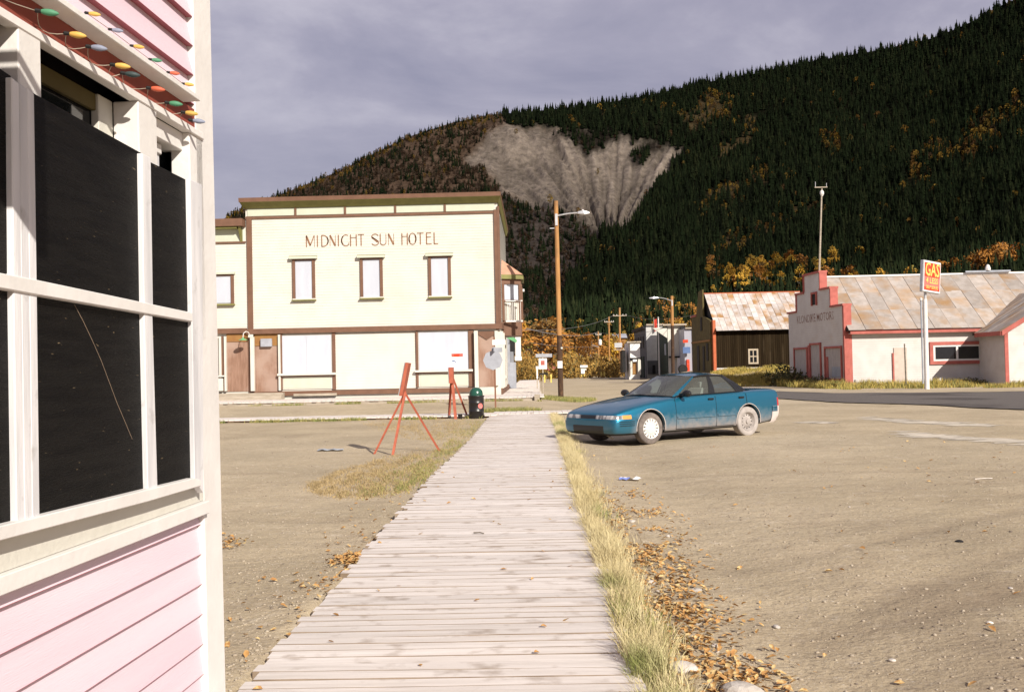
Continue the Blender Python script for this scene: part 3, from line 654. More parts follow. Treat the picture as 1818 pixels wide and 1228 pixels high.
hbox('cream_post', 398, 597, 401.5, 694, -.2, -.04, 'cream'); hbox('pilaster', 393.5, 597, 397.5, 694, -.11, -.001, 'brown'); hbox('cream_post', 389, 597, 393, 694, -.14, -.03, 'cream')
hbox('apron_panel', 350, 672, 396, 694, -.25, -.201, 'cream'); hbox('sill', 350, 666.5, 398, 669, -.3, -.202, 'cream')
MB().box(hx(330, 600), hx(505, 600), -.75, -.13, .33, .52).build('door_step', M['timber'], hot); MB().box(hx(330, 600), hx(505, 600), -.45, -.13, .521, .64).build('door_step', M['timber'], hot)
# brackets for the green lamp
lm = thing('wall_lamp', 'green enamel shade lamp on a curved arm between the two boarded hotel doors', 'lamp', HF.M @ Vector((hx(447, 595), -.3, hz(594, 447))))
pts = [Vector((0, 0, -.05)), Vector((-.05, -.1, .10)), Vector((-.12, -.22, .14)), Vector((-.2, -.36, .05)), Vector((-.22, -.40, -.15))]
MB().path(pts, .018).build('arm', M['white'], lm)
MB().lathe([(.03, .12), (.06, .06), (.20, 0), (.21, -.015), (.02, .02)], (-.22, -.40, -.26), n=16).build('shade', M['teal2'], lm, smooth=True)
MB().box(-.08, .14, -.02, .06, -.14, .0).build('mount', M['cream'], lm)
# lettering of the hotel: stroke letters, thick stems and hair-thin curves
def arc(cx, cz, rx, rz_, a0, a1, n=10): return [(cx + rx * math.cos(R(a0 + (a1-a0)*i/n)), cz + rz_ * math.sin(R(a0 + (a1-a0)*i/n))) for i in range(n+1)]
T, t_ = .135, .052
GL = {'M': [([(.06, 0), (.06, 1)], T), ([(.06, .98), (.30, .12)], T), ([(.30, .12), (.54, .98)], t_ * 1.6), ([(.56, 0), (.56, 1)], t_)],
      'I': [([(.06, 0), (.06, 1)], T)], 'D': [([(.06, 0), (.06, 1)], T), ([(.06, .98)] + arc(.14, .5, .30, .48, 90, -90, 14) + [(.06, .02)], t_ * 1.5), (arc(.14, .5, .29, .45, 40, -40, 8), T * .8)],
      'N': [([(.04, 0), (.04, 1)], t_), ([(.04, .98), (.42, .06)], T), ([(.44, 0), (.44, 1)], t_)],
      'G': [(arc(.28, .5, .24, .48, 60, 300, 20), t_ * 1.3), (arc(.28, .5, .23, .44, 130, 230, 10), T * .8), ([(.40, .12), (.44, .12), (.44, .30)], T * .6)],
      'H': [([(.06, 0), (.06, 1)], T), ([(.42, 0), (.42, 1)], T), ([(.06, .72), (.42, .72)], t_)],
      'T': [([(.24, 0), (.24, 1)], T), ([(0, .97), (.48, .97)], t_ * 1.3)],
      'S': [(arc(.26, .76, .20, .22, 20, 190, 12) + [(.40, .42)] + arc(.26, .26, .20, .24, 30, -160, 14), t_ * 1.4), ([(.08, .72), (.42, .30)], T)],
      'U': [([(.06, 1), (.06, .3)], T), ([(.06, .3)] + arc(.24, .28, .18, .26, 180, 360, 12) + [(.42, 1)], t_ * 1.3)],
      'O': [(arc(.28, .5, .26, .48, 0, 360, 26), t_ * 1.3), (arc(.28, .5, .24, .44, 140, 220, 8), T * .8), (arc(.28, .5, .24, .44, -40, 40, 8), T * .8)],
      'E': [([(.06, 0), (.06, 1)], T), ([(.06, .97), (.36, .97)], t_ * 1.2), ([(.06, .62), (.34, .62)], t_ * 1.2), ([(.06, .03), (.38, .03)], t_ * 1.2)],
      'L': [([(.06, 0), (.06, 1)], T), ([(.06, .03), (.40, .03)], t_ * 1.3)]}
letpos = {  # centre px of each letter in the photo, baseline/top px
}
def stroke(b, pts, wd, sx, sz, ox, oz, y):
    for (x0, z0), (x1, z1) in zip(pts, pts[1:]):
        p0 = Vector((ox + x0*sx, oz + z0*sz)); p1 = Vector((ox + x1*sx, oz + z1*sz)); d = p1 - p0
        if d.length < 1e-5: continue
        d.normalize(); q = Vector((-d.y, d.x)) * wd * sz / 2 * (1.0)
        if abs(d.x) < .05: q = Vector((wd * sz * .62 / 2 * -1, 0)) if d.y > 0 else Vector((wd * sz * .62 / 2, 0))
        b.add([(p0.x+q.x, y, p0.y+q.y), (p0.x-q.x, y, p0.y-q.y), (p1.x-q.x, y, p1.y-q.y), (p1.x+q.x, y, p1.y+q.y)], [(0, 1, 2, 3)])
sc_ = 270 / 1818
layout = [('M', 82, 190), ('I', 215, 235), ('D', 265, 355), ('N', 370, 440), ('I', 465, 487), ('G', 503, 600), ('H', 610, 690), ('T', 710, 785),
          ('S', 862, 955), ('U', 965, 1045), ('N', 1068, 1138), ('H', 1225, 1300), ('O', 1315, 1405), ('T', 1415, 1495), ('E', 1518, 1590), ('L', 1612, 1668)]
for ch, a, c in layout:
    b = MB()
    pxa, pxc = 530 + a * sc_, 530 + c * sc_; mid = (pxa + pxc) / 2
    topy = 390 + (190 - (a - 82) * 38 / 1530) * sc_; boty = 390 + (326 - (a - 82) * 34 / 1530) * sc_
    xa, zt = HF.p(pxa, topy, -.03); xc, _ = HF.p(pxc, topy, -.03); zb_ = HF.p(mid, boty, -.03)[1]
    wid = max(max(p[0] for p in s_[0]) for s_ in GL[ch]); wid = max(wid, .12)
    for s_, wd in GL[ch]: stroke(b, s_, wd, (xc - xa) / wid, zt - zb_, xa, zb_, -.034)
    b.build('letter', M['lettering'], hot, recalc=False)
# notice on the right-hand boarded window
def text_mesh(s_, size, mt, parent, loc, rot=(math.pi/2, 0, 0), name='letter', ext=.0, sx=1, sy=1, align='CENTER'):
    cu = bpy.data.curves.new('t', 'FONT'); cu.body = s_; cu.size = size; cu.align_x = align; cu.align_y = 'CENTER'; cu.extrude = ext; cu.resolution_u = 2; cu.offset = size * .012
    ob = bpy.data.objects.new('t', cu); COL.objects.link(ob); dg = bpy.context.evaluated_depsgraph_get()
    me = bpy.data.meshes.new_from_object(ob.evaluated_get(dg)); bpy.data.objects.remove(ob); me.materials.clear(); me.materials.append(mt)
    bm = bmesh.new(); bm.from_mesh(me); bmesh.ops.remove_doubles(bm, verts=bm.verts, dist=size * 1e-4); bm.verts.ensure_lookup_table()
    seen = set(); out = []; wx_ = [v.co.x for v in bm.verts]; text_mesh.width = max(wx_) - min(wx_)
    for v0 in bm.verts:
        if v0.index in seen: continue
        st_, isl = [v0], []; seen.add(v0.index)
        while st_:
            v = st_.pop(); isl.append(v)
            for e in v.link_edges:
                q = e.other_vert(v)
                if q.index not in seen: seen.add(q.index); st_.append(q)
        ids = {v.index: k for k, v in enumerate(isl)}; fs_ = {f for v in isl for f in v.link_faces}
        m_ = bpy.data.meshes.new(name); m_.from_pydata([(v.co.x * sx, v.co.y * sy, v.co.z) for v in isl], [], [tuple(ids[v.index] for v in f.verts) for f in fs_]); m_.materials.append(mt)
        o = link(name, m_, parent); o.location = loc; o.rotation_euler = rot; out.append(o)
    bm.free(); return out
x0, x1, z0, z1 = HF.rect(791, 627, 822, 650)
nb = thing('notice_sheet', 'white paper notice with a red heading band pasted on the boarded hotel window', 'notice', HF.M @ Vector(((x0 + x1)/2, -.068, (z0+z1)/2)))
hw, hh = (x1-x0)/2, (z1-z0)/2
MB().box(-hw, hw, -.006, -.001, -hh, hh).build('sheet', M['signwht'], nb)
MB().box(-hw*.3, hw, -.010, -.0065, hh*.45, hh*.95).build('heading_band', M['signred'], nb)
MB().box(-hw*.28, -hw*.05, -.0125, -.0105, hh*.5, hh*.9).build('heading_mark', M['kred'], nb); MB().box(hw*.62, hw*.95, -.0125, -.0105, hh*.5, hh*.9).build('heading_mark', M['kred'], nb)
MB().xz([(-hw*.3, -hh*.05), (-hw*.05, -hh*.05), (hw*.25, -hh*.32), (hw*.2, -hh*.42), (-hw*.1, -hh*.25), (-hw*.3, -hh*.2)], -.009, -.0065).build('blue_mark', M['blue'], nb)
b = MB()
for k in range(3): MB().box(-hw*.9, hw*(.2 - .3*k), -.0085, -.0065, -hh*(.55+.14*k), -hh*(.50+.14*k)).build('print_line', M['sheetgrey'], nb)
# ---------------------------------------------------------------- hotel side along the street, with its oriel
def side(name, y0, y1, z0, z1, mt, th=.06, x=None, parent=hot):
    x = W1 if x is None else x
    return MB().box(x + .001, x + th, y0, y1, z0, z1).build(name, M[mt], parent)
b = MB()
z = zband
while z < zc0 - .05:
    zt = min(z + .13, zc0 - .05); b.add([(W1 + .022, 0.1, z), (W1 + .022, 12, z), (W1 + .004, 12, zt), (W1 + .004, 0.1, zt)], [(0, 1, 2, 3)]); z = zt
b.build('side_clapboard', M['cream'], hot)
side('side_band', .12, 12, zband - .02, zband + .22, 'brown', .10); side('side_base', .12, 12, .3, .62, 'brown', .08)
side('side_door_board', 1.0, 2.2, .62, 3.0, 'plywood', .05); side('cream_post', .25, .45, .62, 3.3, 'cream', .14); side('cream_post', 2.5, 2.7, .62, 3.3, 'cream', .14); side('cream_post', 4.6, 4.8, .62, 3.3, 'cream', .14)
side('side_window_board', 2.9, 4.4, 1.2, 3.1, 'bluewhite', .05); side('side_sill', 2.8, 4.5, 1.05, 1.19, 'cream', .2); side('side_window_board', 5.2, 7.6, 1.2, 3.1, 'bluewhite', .05)
# oriel: three-sided bay hung on the side wall
oy0, oy1, pr_ = 3.4, 6.6, .95
zo0, zo1 = hz(563, 905) , hz(480, 905)
ring = [(W1, oy0), (W1 + pr_, oy0 + .45), (W1 + pr_, oy1 - .45), (W1, oy1)]
def band(name, z0, z1, out, mt, par):
    rr_ = [(W1 + .001, oy0 - out), (W1 + pr_ + out, oy0 + .45 - out), (W1 + pr_ + out, oy1 - .45 + out), (W1 + .001, oy1 + out)]
    return MB().prism([(x, y, z0) for x, y in rr_], (0, 0, z1 - z0)).build(name, M[mt], par)
orl = bpy.data.objects.new('oriel_bay', None); COL.objects.link(orl); orl.parent = hot
HH = zo1 - zo0
band('bay_base', zo0 - .75, zo0 - .0, .02, 'brown', orl); band('bay_panel', zo0, zo0 + .95, .0, 'cream', orl); band('bay_rail', zo0 + .951, zo0 + 1.05, .06, 'brown', orl)
band('bay_glazing', zo0 + 1.051, zo1 - .35, -.03, 'bluewhite', orl); band('bay_frieze', zo1 - .349, zo1 - .1, .03, 'brown', orl); band('bay_cornice', zo1 - .099, zo1 + .12, .16, 'olive', orl)
for (x, y) in (ring[0], ring[1], ring[2]): MB().box(x + (.03 if x == W1 else -.09), x + .09 if x > W1 else x + .15, y - .07, y + .07, zo0, zo1 - .35).build('bay_post', M['brown'], orl)
top = zo1 + .12; rr_ = [(W1 + .001, oy0 - .16, top), (W1 + pr_ + .16, oy0 + .3, top), (W1 + pr_ + .16, oy1 - .3, top), (W1 + .001, oy1 + .16, top)]
M['copper'] = mat('faded_red_roofing', (.50, .27, .18), None, 3, .8)
MB().add(rr_ + [(W1 + .001, oy0 + .8, top + .85), (W1 + .001, oy1 - .8, top + .85)], [(0, 1, 4), (1, 2, 5, 4), (2, 3, 5)]).build('bay_roof', M['copper'], orl)
b = MB()
for k in range(9): b.box(W1 + .3 + k*.08, W1 + .32 + k*.08, oy0 + .2 - .35, oy0 + .23 - .35, zo0, zo0 + .95)
b.box(W1 + .2, W1 + 1.05, oy0 - .2, oy0 - .1, zo0 + .95, zo0 + 1.0); b.box(W1 + .2, W1 + 1.05, oy0 - .2, oy0 - .1, zo0 - .08, zo0); b.build('bay_railing', M['white'], orl)
# neighbouring shop down the street with white fretwork front
nb_ = thing('ornate_shopfront', 'grey two storey shop with a tall white fretwork front just beyond the hotel', 'shop', (W1 + HF.o.x, 62, 0))
MB().box(-8, -.0, 0, 14, .3, 5.9).build('wall', M['sheetgrey'], nb_)
MB().box(-8, .9, -.25, .0, 4.3, 6.2).build('false_front', M['whiteold'], nb_)
MB().box(.0, 1.05, -.3, .1, 6.2, 6.35).build('cap', M['white'], nb_)
MB().box(.35, .72, 2.5, 2.8, 2.3, 5.3).build('fretwork_column', M['white'], nb_, .03); MB().box(.25, .8, 2.4, 2.9, 5.3, 5.75).build('column_capital', M['white'], nb_, .05); MB().box(.30, .76, 2.44, 2.86, 2.0, 2.3).build('column_foot', M['white'], nb_, .04)
MB().box(.02, .34, 2.55, 2.7, 2.6, 5.2).build('dark_infill', M['dark'], nb_)
MB().box(-1.4, .1, -1.2, -.26, .3, 3.05).build('porch_board', M['signgrey'], nb_)
MB().box(-1.2, .45, -.9, -.5, .3, 1.9).build('porch_panel', M['signgrey'], nb_)
os_ = thing('hanging_sign', 'round white hanging sign with a green leaf scroll on the shop past the hotel', 'sign', (W1 + HF.o.x - .05, 60.6, 4.05))
MB().lathe([(.02, -.04), (.52, -.04), (.58, 0), (.52, .04), (.02, .04)], ax='y', n=24).build('disc', M['signwht'], os_)
MB().lathe([(.18, -.06), (.40, -.06), (.40, -.045), (.18, -.045)], ax='y', n=20).build('dark_ring', M['sheetgrey'], os_)
MB().xz([(-.25, -.55), (.55, -1.0), (.62, -.85), (.1, -.35), (.35, -.1), (.2, .05), (-.05, -.2)], -.09, -.065).build('leaf_scroll', M['teal2'], os_)
MB().box(-.5, -.1, -.02, .02, .5, .56).build('bracket', M['dark'], os_)

# ---------------------------------------------------------------- pink building beside the boardwalk
pc = at(373, 652, 4.4)
dvec = ray(1024, 652)
WF = Frame((pc.x, pc.y, 0), (dvec.x, dvec.y)); WF.o = WF.o - WF.y * (math.sin(.008) * 1.56); WF.lean(.008)
# local x runs along the wall away from the camera, local y points into the building (to the left)
pk = thing('pink_house', 'pink clapboard building with white trim and black boarded windows beside the boardwalk', 'building'); pk.matrix_world = WF.M
def wp(px, py, y=0.0): return WF.p(px, py, y)
def wpoly(name, pts, y0, y1, mt, parent=pk, bevel=.003, label=None):
    return MB().xz([wp(px, py, y0) for px, py in pts], y0, y1).build(name, M[mt], parent, bevel, label=label)
MB().box(-9, -.006, .13, 7, -.1, 5.2).build('wall_core', M['redgap'], pk)
MB().box(-.03, .02, .0305, 7, -.1, 5.2).build('end_wall', M['white'], pk)
zpx = lambda py: wp(362, py)[1]
lap = abs(zpx(1032) - zpx(1085)) 
z_top_sid = zpx(905)
XC = wp(358, 700, -.03)[0]
def board(z0, x0=-9, x1=XC - .001, h=lap):
    pj = -.026 if z0 > 1.8 else -.014
    b = MB(); b.add([(x0, pj, z0), (x1, pj, z0), (x1, .004, z0 + h + .01), (x0, .004, z0 + h + .01), (x0, .012, z0), (x1, .012, z0), (x1, .02, z0 + h + .01), (x0, .02, z0 + h + .01)],
        [(0,1,2,3),(5,4,7,6),(1,5,6,2),(3,2,6,7),(0,3,7,4)]); b.cur = 1; b.add([b.v[0], b.v[1], b.v[5], b.v[4]], [(0,3,2,1)]); b.add([(x0, pj - .0002, z0), (x1, pj - .0002, z0), (x1, pj - .0002, z0 + .0018), (x0, pj - .0002, z0 + .0018)], [(0,1,2,3)])
    return b.build('siding_board', [M['pink'], M['pinkshade']], pk)
z = zpx(926)
zz = [z - lap * k for k in range(1, 9)]
for q in zz: board(q)
board(z, h=abs(zpx(905) - z) - .01)
zr = wp(354, 184, -.08)[1]
for k in range(9): board(zr + .02 + lap * k)
for k in range(14):
    if zr - .03 - lap * (k + 1) > 1.0: board(zr - .03 - lap * (k + 1), x0=XC - .07)
# corner board, its shaded edge painted as a thin dark strip behind
MB().box(XC, .022, -.030, .0295, -.1, 5.2).build('corner_board', M['white'], pk, .004)
MB().box(.021, .030, .0, .03, -.1, 5.2).build('corner_shade_edge', M['dark'], pk)
# white band (head casing), drip rail, its shadow painted as a dark red strip
zrail = wp(354, 184, -.08)[1]
MB().box(-9, wp(356, 184, -.095)[0], -.095, -.0, zrail, zrail + .022).build('drip_rail', M['white'], pk, .003)
MB().box(-9, -.10, -.026, -.0, zrail - .085, zrail - .001).build('rail_shade_strip', mat('painted_rail_shade', (.26, .06, .04), None, 4, .7), pk)
# head casing
zc_a = wp(330, 236)[1]; 
MB().box(-9, -.115, -.040, .0, wp(300, 222)[1] , zrail - .086).build('head_casing', M['white'], pk, .003)
# posts and shutters
XM0, XM1 = wp(252, 400)[0], wp(270, 400)[0]      # narrow mullion
XR0, XR1 = wp(338, 500)[0], wp(362, 500)[0]      # right casing
XL0, XL1 = wp(22, 500)[0], wp(62, 500)[0]
zhead = wp(300, 222)[1]
MB().box(wp(229, 220)[0], wp(262, 220)[0], -.036, .06, 1.7, zhead).build('window_post', M['white'], pk, .004)
MB().box(-.26, -.115, -.03, .05, 1.7, zhead).build('window_casing', M['white'], pk, .004)
MB().box(XL0 - .01, wp(52, 100)[0], -.036, .06, 1.7, zrail - .09).build('window_post', M['white'], pk, .004)
# recess with dark glass and inner frames
b = MB(); b.box(-9, -.05, .09, .10, 1.6, zhead + .2); b.build('window_glass', M['glassd'], pk)
MB().box(XL1, wp(229, 220)[0], .07, .089, zhead - .06, zhead).build('inner_head', M['barnf'], pk, .003)  # dark olive stands in for the shade inside the recess
MB().box(wp(205, 230)[0], wp(229, 220)[0], .06, .089, 1.6, zhead).build('inner_jamb', M['cream'], pk, .003)
MB().box(XM1 - .0, -.24, .0, .089, zhead - .075, zhead).build('inner_head', M['white'], pk, .003)
MB().box(wp(262, 260)[0], wp(300, 260)[0], .03, .089, zhead - .12, zhead - .08).build('inner_head', M['white'], pk, .003)
MB().box(wp(282, 270)[0], wp(300, 270)[0], .04, .088, 1.6, zhead - .1).build('inner_jamb', M['whiteold'], pk, .003)
# siding removed behind the windows: black shutter panels stand proud of the wall
def shut(pts, lab=None): return wpoly('shutter_panel', pts, -.052, -.040, 'black', bevel=.002, label=lab)
shut([(59, 165), (252, 272), (255, 538), (61, 497)]); shut([(268, 288), (337, 322), (341, 555), (270, 541)])
shut([(63, 520), (257, 560), (264, 868), (70, 914)]); shut([(271, 560), (341, 572), (345, 848), (279, 863)])
shut([(-95, 55), (20, 135), (22, 488), (-95, 466)]); shut([(-95, 492), (24, 512), (30, 925), (-95, 958)])
MB().box(-3.0, -.27, -.039, -.012, wp(200, 850)[1] , wp(150, 230)[1] - .12).build('shutter_backing', M['dark'], pk)
# stiles and rails of the shutters
def strip(pts, mt='whiteold', name='shutter_stile', y0=-.070): return wpoly(name, pts, y0, -.041, mt, bevel=.003)
strip([(252, 272), (268, 280), (272, 545), (256, 541)]); strip([(256, 556), (271, 560), (280, 866), (263, 870)])
strip([(337, 318), (359, 328), (362, 875), (346, 850)])
for a, c in ((21, 34), (35, 48), (49, 61)):
    strip([(a, 136 + (a - 20) * .7), (c, 138 + (c - 20) * .7), (c + 5, 505), (a + 3, 500)]); strip([(a + 3, 503), (c + 5, 507), (c + 10, 925), (a + 9, 930)])
strip([(-95, 466), (63, 496), (342, 555), (342, 571), (63, 523), (-95, 494)], 'white', 'shutter_rail', -.078)
# sill, its shade painted as a tan strip, white apron
strip([(-95, 957), (30, 926), (264, 868), (346, 848), (358, 852), (358, 862), (264, 890), (-95, 985)], 'white', 'window_sill', -.085)
za, zb_ = wp(200, 942)[1], wp(200, 1000)[1]
MB().box(-9, XC - .002, -.055, .0, zpx(905) - .002, zpx(884)).build('apron_board', M['white'], pk, .003)
MB().box(-9, XC - .002, -.030, .0, zpx(884) + .001, zpx(838)).build('apron_shade_strip', M['cream'], pk, .002)
# nail heads are too small to see; string of bulbs hung on the head casing
sl = thing('string_lights', 'string of large coloured bulbs strung under the drip rail of the pink building', 'string lights'); sl.matrix_world = WF.M
bulbs = [((84, 22), 'g'), ((134, 62), 'y'), ((172, 85), 'b'), ((214, 117), 'y'), ((232, 132), 'k'), ((277, 158), 'r'), ((309, 184), 'g'), ((337, 201), 'y'), ((350, 215), 'b')]
bulbs2 = [((165, 25), 'y'), ((206, 54), 'b'), ((244, 83), 'y'), ((276, 107), 'g'), ((308, 130), 'r'), ((334, 150), 'y')]
BC = {'g': (.08, .25, .14), 'y': (.62, .38, .09), 'b': (.24, .26, .34), 'k': (.04, .06, .06), 'r': (.58, .12, .06)}
BM = {k: mat('bulb_' + nme, v, None, 4, .55, spec=.3) for (k, v), nme in zip(BC.items(), ('green', 'yellow', 'blue', 'dark', 'red'))}
cn = {'g': 'green', 'y': 'yellow', 'b': 'blue', 'k': 'dark', 'r': 'red'}
wirep = []
def bulb(p, key, s_=.82, hang=1, parent=sl, yy=-.085):
    x, z = wp(p[0], p[1], yy)
    prof = [(.001, .040), (.006, .034), (.0115, .018), (.0125, .004), (.010, -.012), (.007, -.020)]
    bm_ = MB().lathe([(r * s_, h * s_) for r, h in prof], ax='x', n=14)
    o_ = bm_.build('bulb', BM[key], parent, smooth=True); o_.location = (x, yy, z); o_.rotation_euler = (.0, .12 * hang, -math.pi / 2 + .25); o_['label'] = cn[key] + ' glass bulb'
    s2 = MB().lathe([(.0075 * s_, -.020 * s_), (.0078 * s_, -.040 * s_), (.003 * s_, -.044 * s_)], ax='x', n=10).build('socket', M['dark'], o_)
    return (x, yy + .036 * s_, z + .004)
for p, key in bulbs: wirep.append(Vector(bulb(p, key)))
wirep = [wirep[0] + Vector((-.5, 0, .01))] + wirep
q = []
for a, c in zip(wirep, wirep[1:]):
    for k in range(6): t = k / 6; q.append(a.lerp(c, t) + Vector((0, .03 * math.sin(math.pi * t), -.022 * math.sin(math.pi * t))))
MB().path(q, .0013, 5).build('cable', M['timber'], sl)
s2 = thing('string_lights', 'smaller coloured bulbs lying on top of the drip rail of the pink building', 'string lights'); s2.matrix_world = WF.M
q = []
for p, key in bulbs2: q.append(Vector(bulb(p, key, .62, 1, s2, -.05)))
MB().path(q, .0013, 5).build('cable', M['timber'], s2)
# roof, then an unseen board added to cast shade on the wall's left part
MB().box(-9, 1.0, -.05, 7, 5.2, 5.35).build('roof', M['dark'], pk)
sb = thing('added_shade_board', 'plain white board on a bracket, added out of view to shade the nearest shutters'[:200], 'sign'); sb.matrix_world = WF.M
s_x = -(4.4 - 1.85)
MB().box(s_x - .02, s_x + .02, -.80, -.03, 2.65, 3.12).build('board', M['white'], sb, .003); MB().tube((s_x, -.84, 3.16), (s_x, .1, 3.16), .015).build('bracket', M['dark'], sb)
# pale curved scrape across the lower middle shutter
pp_ = [(132, 540), (148, 570), (165, 606), (180, 640), (195, 680), (208, 715), (222, 748), (235, 779)]
q = [wp(a, c, -.053) for a, c in pp_]; b = MB()
for (xa_, za_), (xb_, zb2_) in zip(q, q[1:]):
    d = Vector((xb_ - xa_, zb2_ - za_)).normalized(); nn = Vector((-d.y, d.x)) * .0011
    b.add([(xa_ + nn.x, -.0526, za_ + nn.y), (xa_ - nn.x, -.0526, za_ - nn.y), (xb_ - nn.x, -.0526, zb2_ - nn.y), (xb_ + nn.x, -.0526, zb2_ + nn.y)], [(0, 1, 2, 3)])
b.build('scrape', mat('raw_wood_scrape', (.30, .22, .15), None, 30, .8), pk)
# ---------------------------------------------------------------- the repair garage on the right
R0 = at(1505, 665, 60.0); 
GF = Frame((R0.x, 60.0, 0), (1, .0))                       # long wall towards the camera
gar = thing('repair_garage', 'long white clapboard garage with red trim, stepped false front and rusty metal roof', 'garage', GF.o, GF.rz)
gx = lambda px, py=640: GF.p(px, py)[0]
gzv = lambda py, px=1600: GF.p(px, py)[1]
ze = gzv(591, 1600) ; XE = gx(1742)
b = MB(); clap(b, 0, XE, .0, ze, 0, .14); b.box(0, 26, .01, 9.2, 0, ze - .02); b.build('wall', M['kwhite'], gar)
def gbox(name, a, b_, c, d, y0, y1, mt, label=None):
    x0, x1, z0, z1 = GF.rect(a, b_, c, d); return MB().box(x0, x1, y0, y1, max(0, z0), z1).build(name, M[mt], gar, label=label)
MB().box(.1, XE + .3, -.42, -.38, ze - .02, ze + .26).build('eave_fascia', M['kred'], gar)
MB().box(.1, XE, -.379, .0, ze + .0, ze + .04).build('soffit', M['kwhite'], gar)
gbox('corner_board', 1501.5, 592, 1508, 690, -.06, -.022, 'kred')
# roof: sheets in three courses, laid over a dark deck
yr, zrdg = 4.6, GF.p(1600, 488, 4.6)[1]
s0 = (-.45, ze + .26); slope_len = math.hypot(yr + .45, zrdg - s0[1])
def roofsheets(par, x0, x1, ya, za, yb, zb, ncol, nrow, mt, xdir=1, gap=.02, seed=1, skew=0):
    rnd = random.Random(seed); th = .02
    nrm = Vector((0, -(zb - za), (yb - ya))).normalized(); nrm = -nrm if nrm.z < 0 else nrm
    for i in range(ncol):
        for j in range(nrow):
            a0, a1 = j / nrow, (j + 1) / nrow + .012; u0, u1 = x0 + (x1-x0)*i/ncol, x0 + (x1-x0)*(i+1)/ncol
            lift = .010 + .012 * (nrow - j) + rnd.uniform(0, .02); p = []
            for (u, a) in ((u0, a0), (u1 - gap, a0), (u1 - gap, a1), (u0, a1)):
                p.append(Vector((u, ya + (yb-ya)*a, za + (zb-za)*a)) + nrm * (lift + rnd.uniform(0, .015)))
            MB().hexa([v - nrm * th for v in p] + p).build('roof_sheet', M[mt], par)
MB().prism([(-.05, s0[0], s0[1] - .1), (-.05, yr, zrdg - .1), (-.05, 9.65, s0[1] - .1)], (26.2, 0, 0)).build('roof_deck', M['dark'], gar)
roofsheets(gar, .0, 25.9, s0[0], s0[1] - .08, yr, zrdg - .08, 26, 3, 'roofm', seed=4)
MB().xz([(-.02, zrdg - .08), (26, zrdg - .08), (26, zrdg + .03), (-.02, zrdg + .03)], yr - .14, yr + .14).build('ridge_cap', M['white'], gar)
b = MB(); b.box(.0, 26, yr - .02, yr + .02, zrdg + .03, zrdg + .05)
# rooftop bits
x_, z_ = GF.p(1745, 480, yr); 
MB().box(x_ - 1.2, x_ + 1.6, yr - .3, yr - .2, zrdg + .03, zrdg + .14).build('ridge_vent', M['sheetgrey'], gar); MB().lathe([(.16, 0), (.17, .12), (.10, .32), (.01, .38)], (x_ + .2, yr - .25, zrdg + .14), n=10).build('roof_cowl', M['white'], gar)
# false front, facing the side street
Lft = at(1404.5, 620, 69.2); 
KF = Frame((Lft.x - .12, 69.2, 0), (R0.x - Lft.x, 60.0 - 69.2))
KW = math.hypot(R0.x - Lft.x, 9.2)
kp = lambda px, py, y=0: KF.p(px, py, y)
outline_px = [(1403.5, 561), (1414, 557), (1414, 528), (1427, 524), (1427, 491), (1456, 483.5), (1456, 513), (1475, 508), (1475, 543), (1502, 538)]
ol = [kp(*p) for p in outline_px]
st = KW / ol[-1][0] if ol[-1][0] else 1
# tidy the steps so that treads are level and risers plumb
def lev(i, j): zz_ = (ol[i][1] + ol[j][1]) / 2; return zz_
z1_, z2_, z3_ = (lev(0, 1) + lev(8, 9)) / 2, (lev(2, 3) + lev(6, 7)) / 2, lev(4, 5)
xa, xb, xc, xd = (ol[1][0] + ol[2][0]) / 2, (ol[3][0] + ol[4][0]) / 2, (ol[5][0] + ol[6][0]) / 2, (ol[7][0] + ol[8][0]) / 2
steps = [(0, z1_), (xa, z1_), (xa, z2_), (xb, z2_), (xb, z3_), (xc, z3_), (xc, z2_), (xd, z2_), (xd, z1_), (KW, z1_)]
kmat = gar
# local child frame of the false front
ff_ = bpy.data.objects.new('false_front', None); COL.objects.link(ff_); ff_.parent = gar
ff_.matrix_local = GF.M.inverted() @ KF.M
MB().xz([(0, 0)] + steps + [(KW, 0)], 0, .36).build('front_wall', M['kwhite'], ff_)
def ledge(x0, z0, x1, z1, nm='step_trim'):
    if abs(z0 - z1) < .01: MB().box(min(x0, x1) - .06, max(x0, x1) + .06, -.10, .46, z0 + .001, z0 + .12).build(nm, M['kred'], ff_)
    else: 
        left = (z1 > z0); x = x0
        if left: MB().box(x - .05, x - .001, -.06, .42, z0 + .121, z1).build(nm, M['kred'], ff_)
        else: MB().box(x + .001, x + .05, -.06, .42, z1 + .121, z0).build(nm, M['kred'], ff_)
        MB().box((x if left else x - .14), (x + .14 if left else x), -.03, -.001, min(z0, z1) + .12, max(z0, z1)).build(nm, M['kred'], ff_)
for a, c in zip(steps, steps[1:]): ledge(a[0], a[1], c[0], c[1])
MB().box(KW + .001, KW + .06, -.05, .42, 0, z1_ - .001).build('corner_board', M['kred'], ff_); MB().box(KW - .16, KW, -.04, -.001, 0, z1_ - .001).build('corner_board', M['kred'], ff_)
b = MB(); 
k = .35
while k < 5.8:
    hw = [0, KW] if k < z1_ - .15 else [xa, xd] if k < z2_ - .15 else [xb, xc]
    if k < z3_ - .15: b.box(hw[0] + .16, hw[1] - .31, -.013, -.001, k, k + .10)
    k += .14
tag(b.build('clapboard', M['kwhite'], ff_), kind='stuff')
def kbox(name, a, b_, c, d, y0, y1, mt):
    mx_ = (a + c) / 2; my = (b_ + d) / 2; x0 = kp(a, my)[0]; x1 = kp(c, my)[0]; z0 = kp(mx_, d)[1]; z1 = kp(mx_, b_)[1]
    return MB().box(x0, x1, y0, y1, max(z0, .1), z1).build(name, M[mt], ff_), (x0, x1, max(z0, .1), z1)
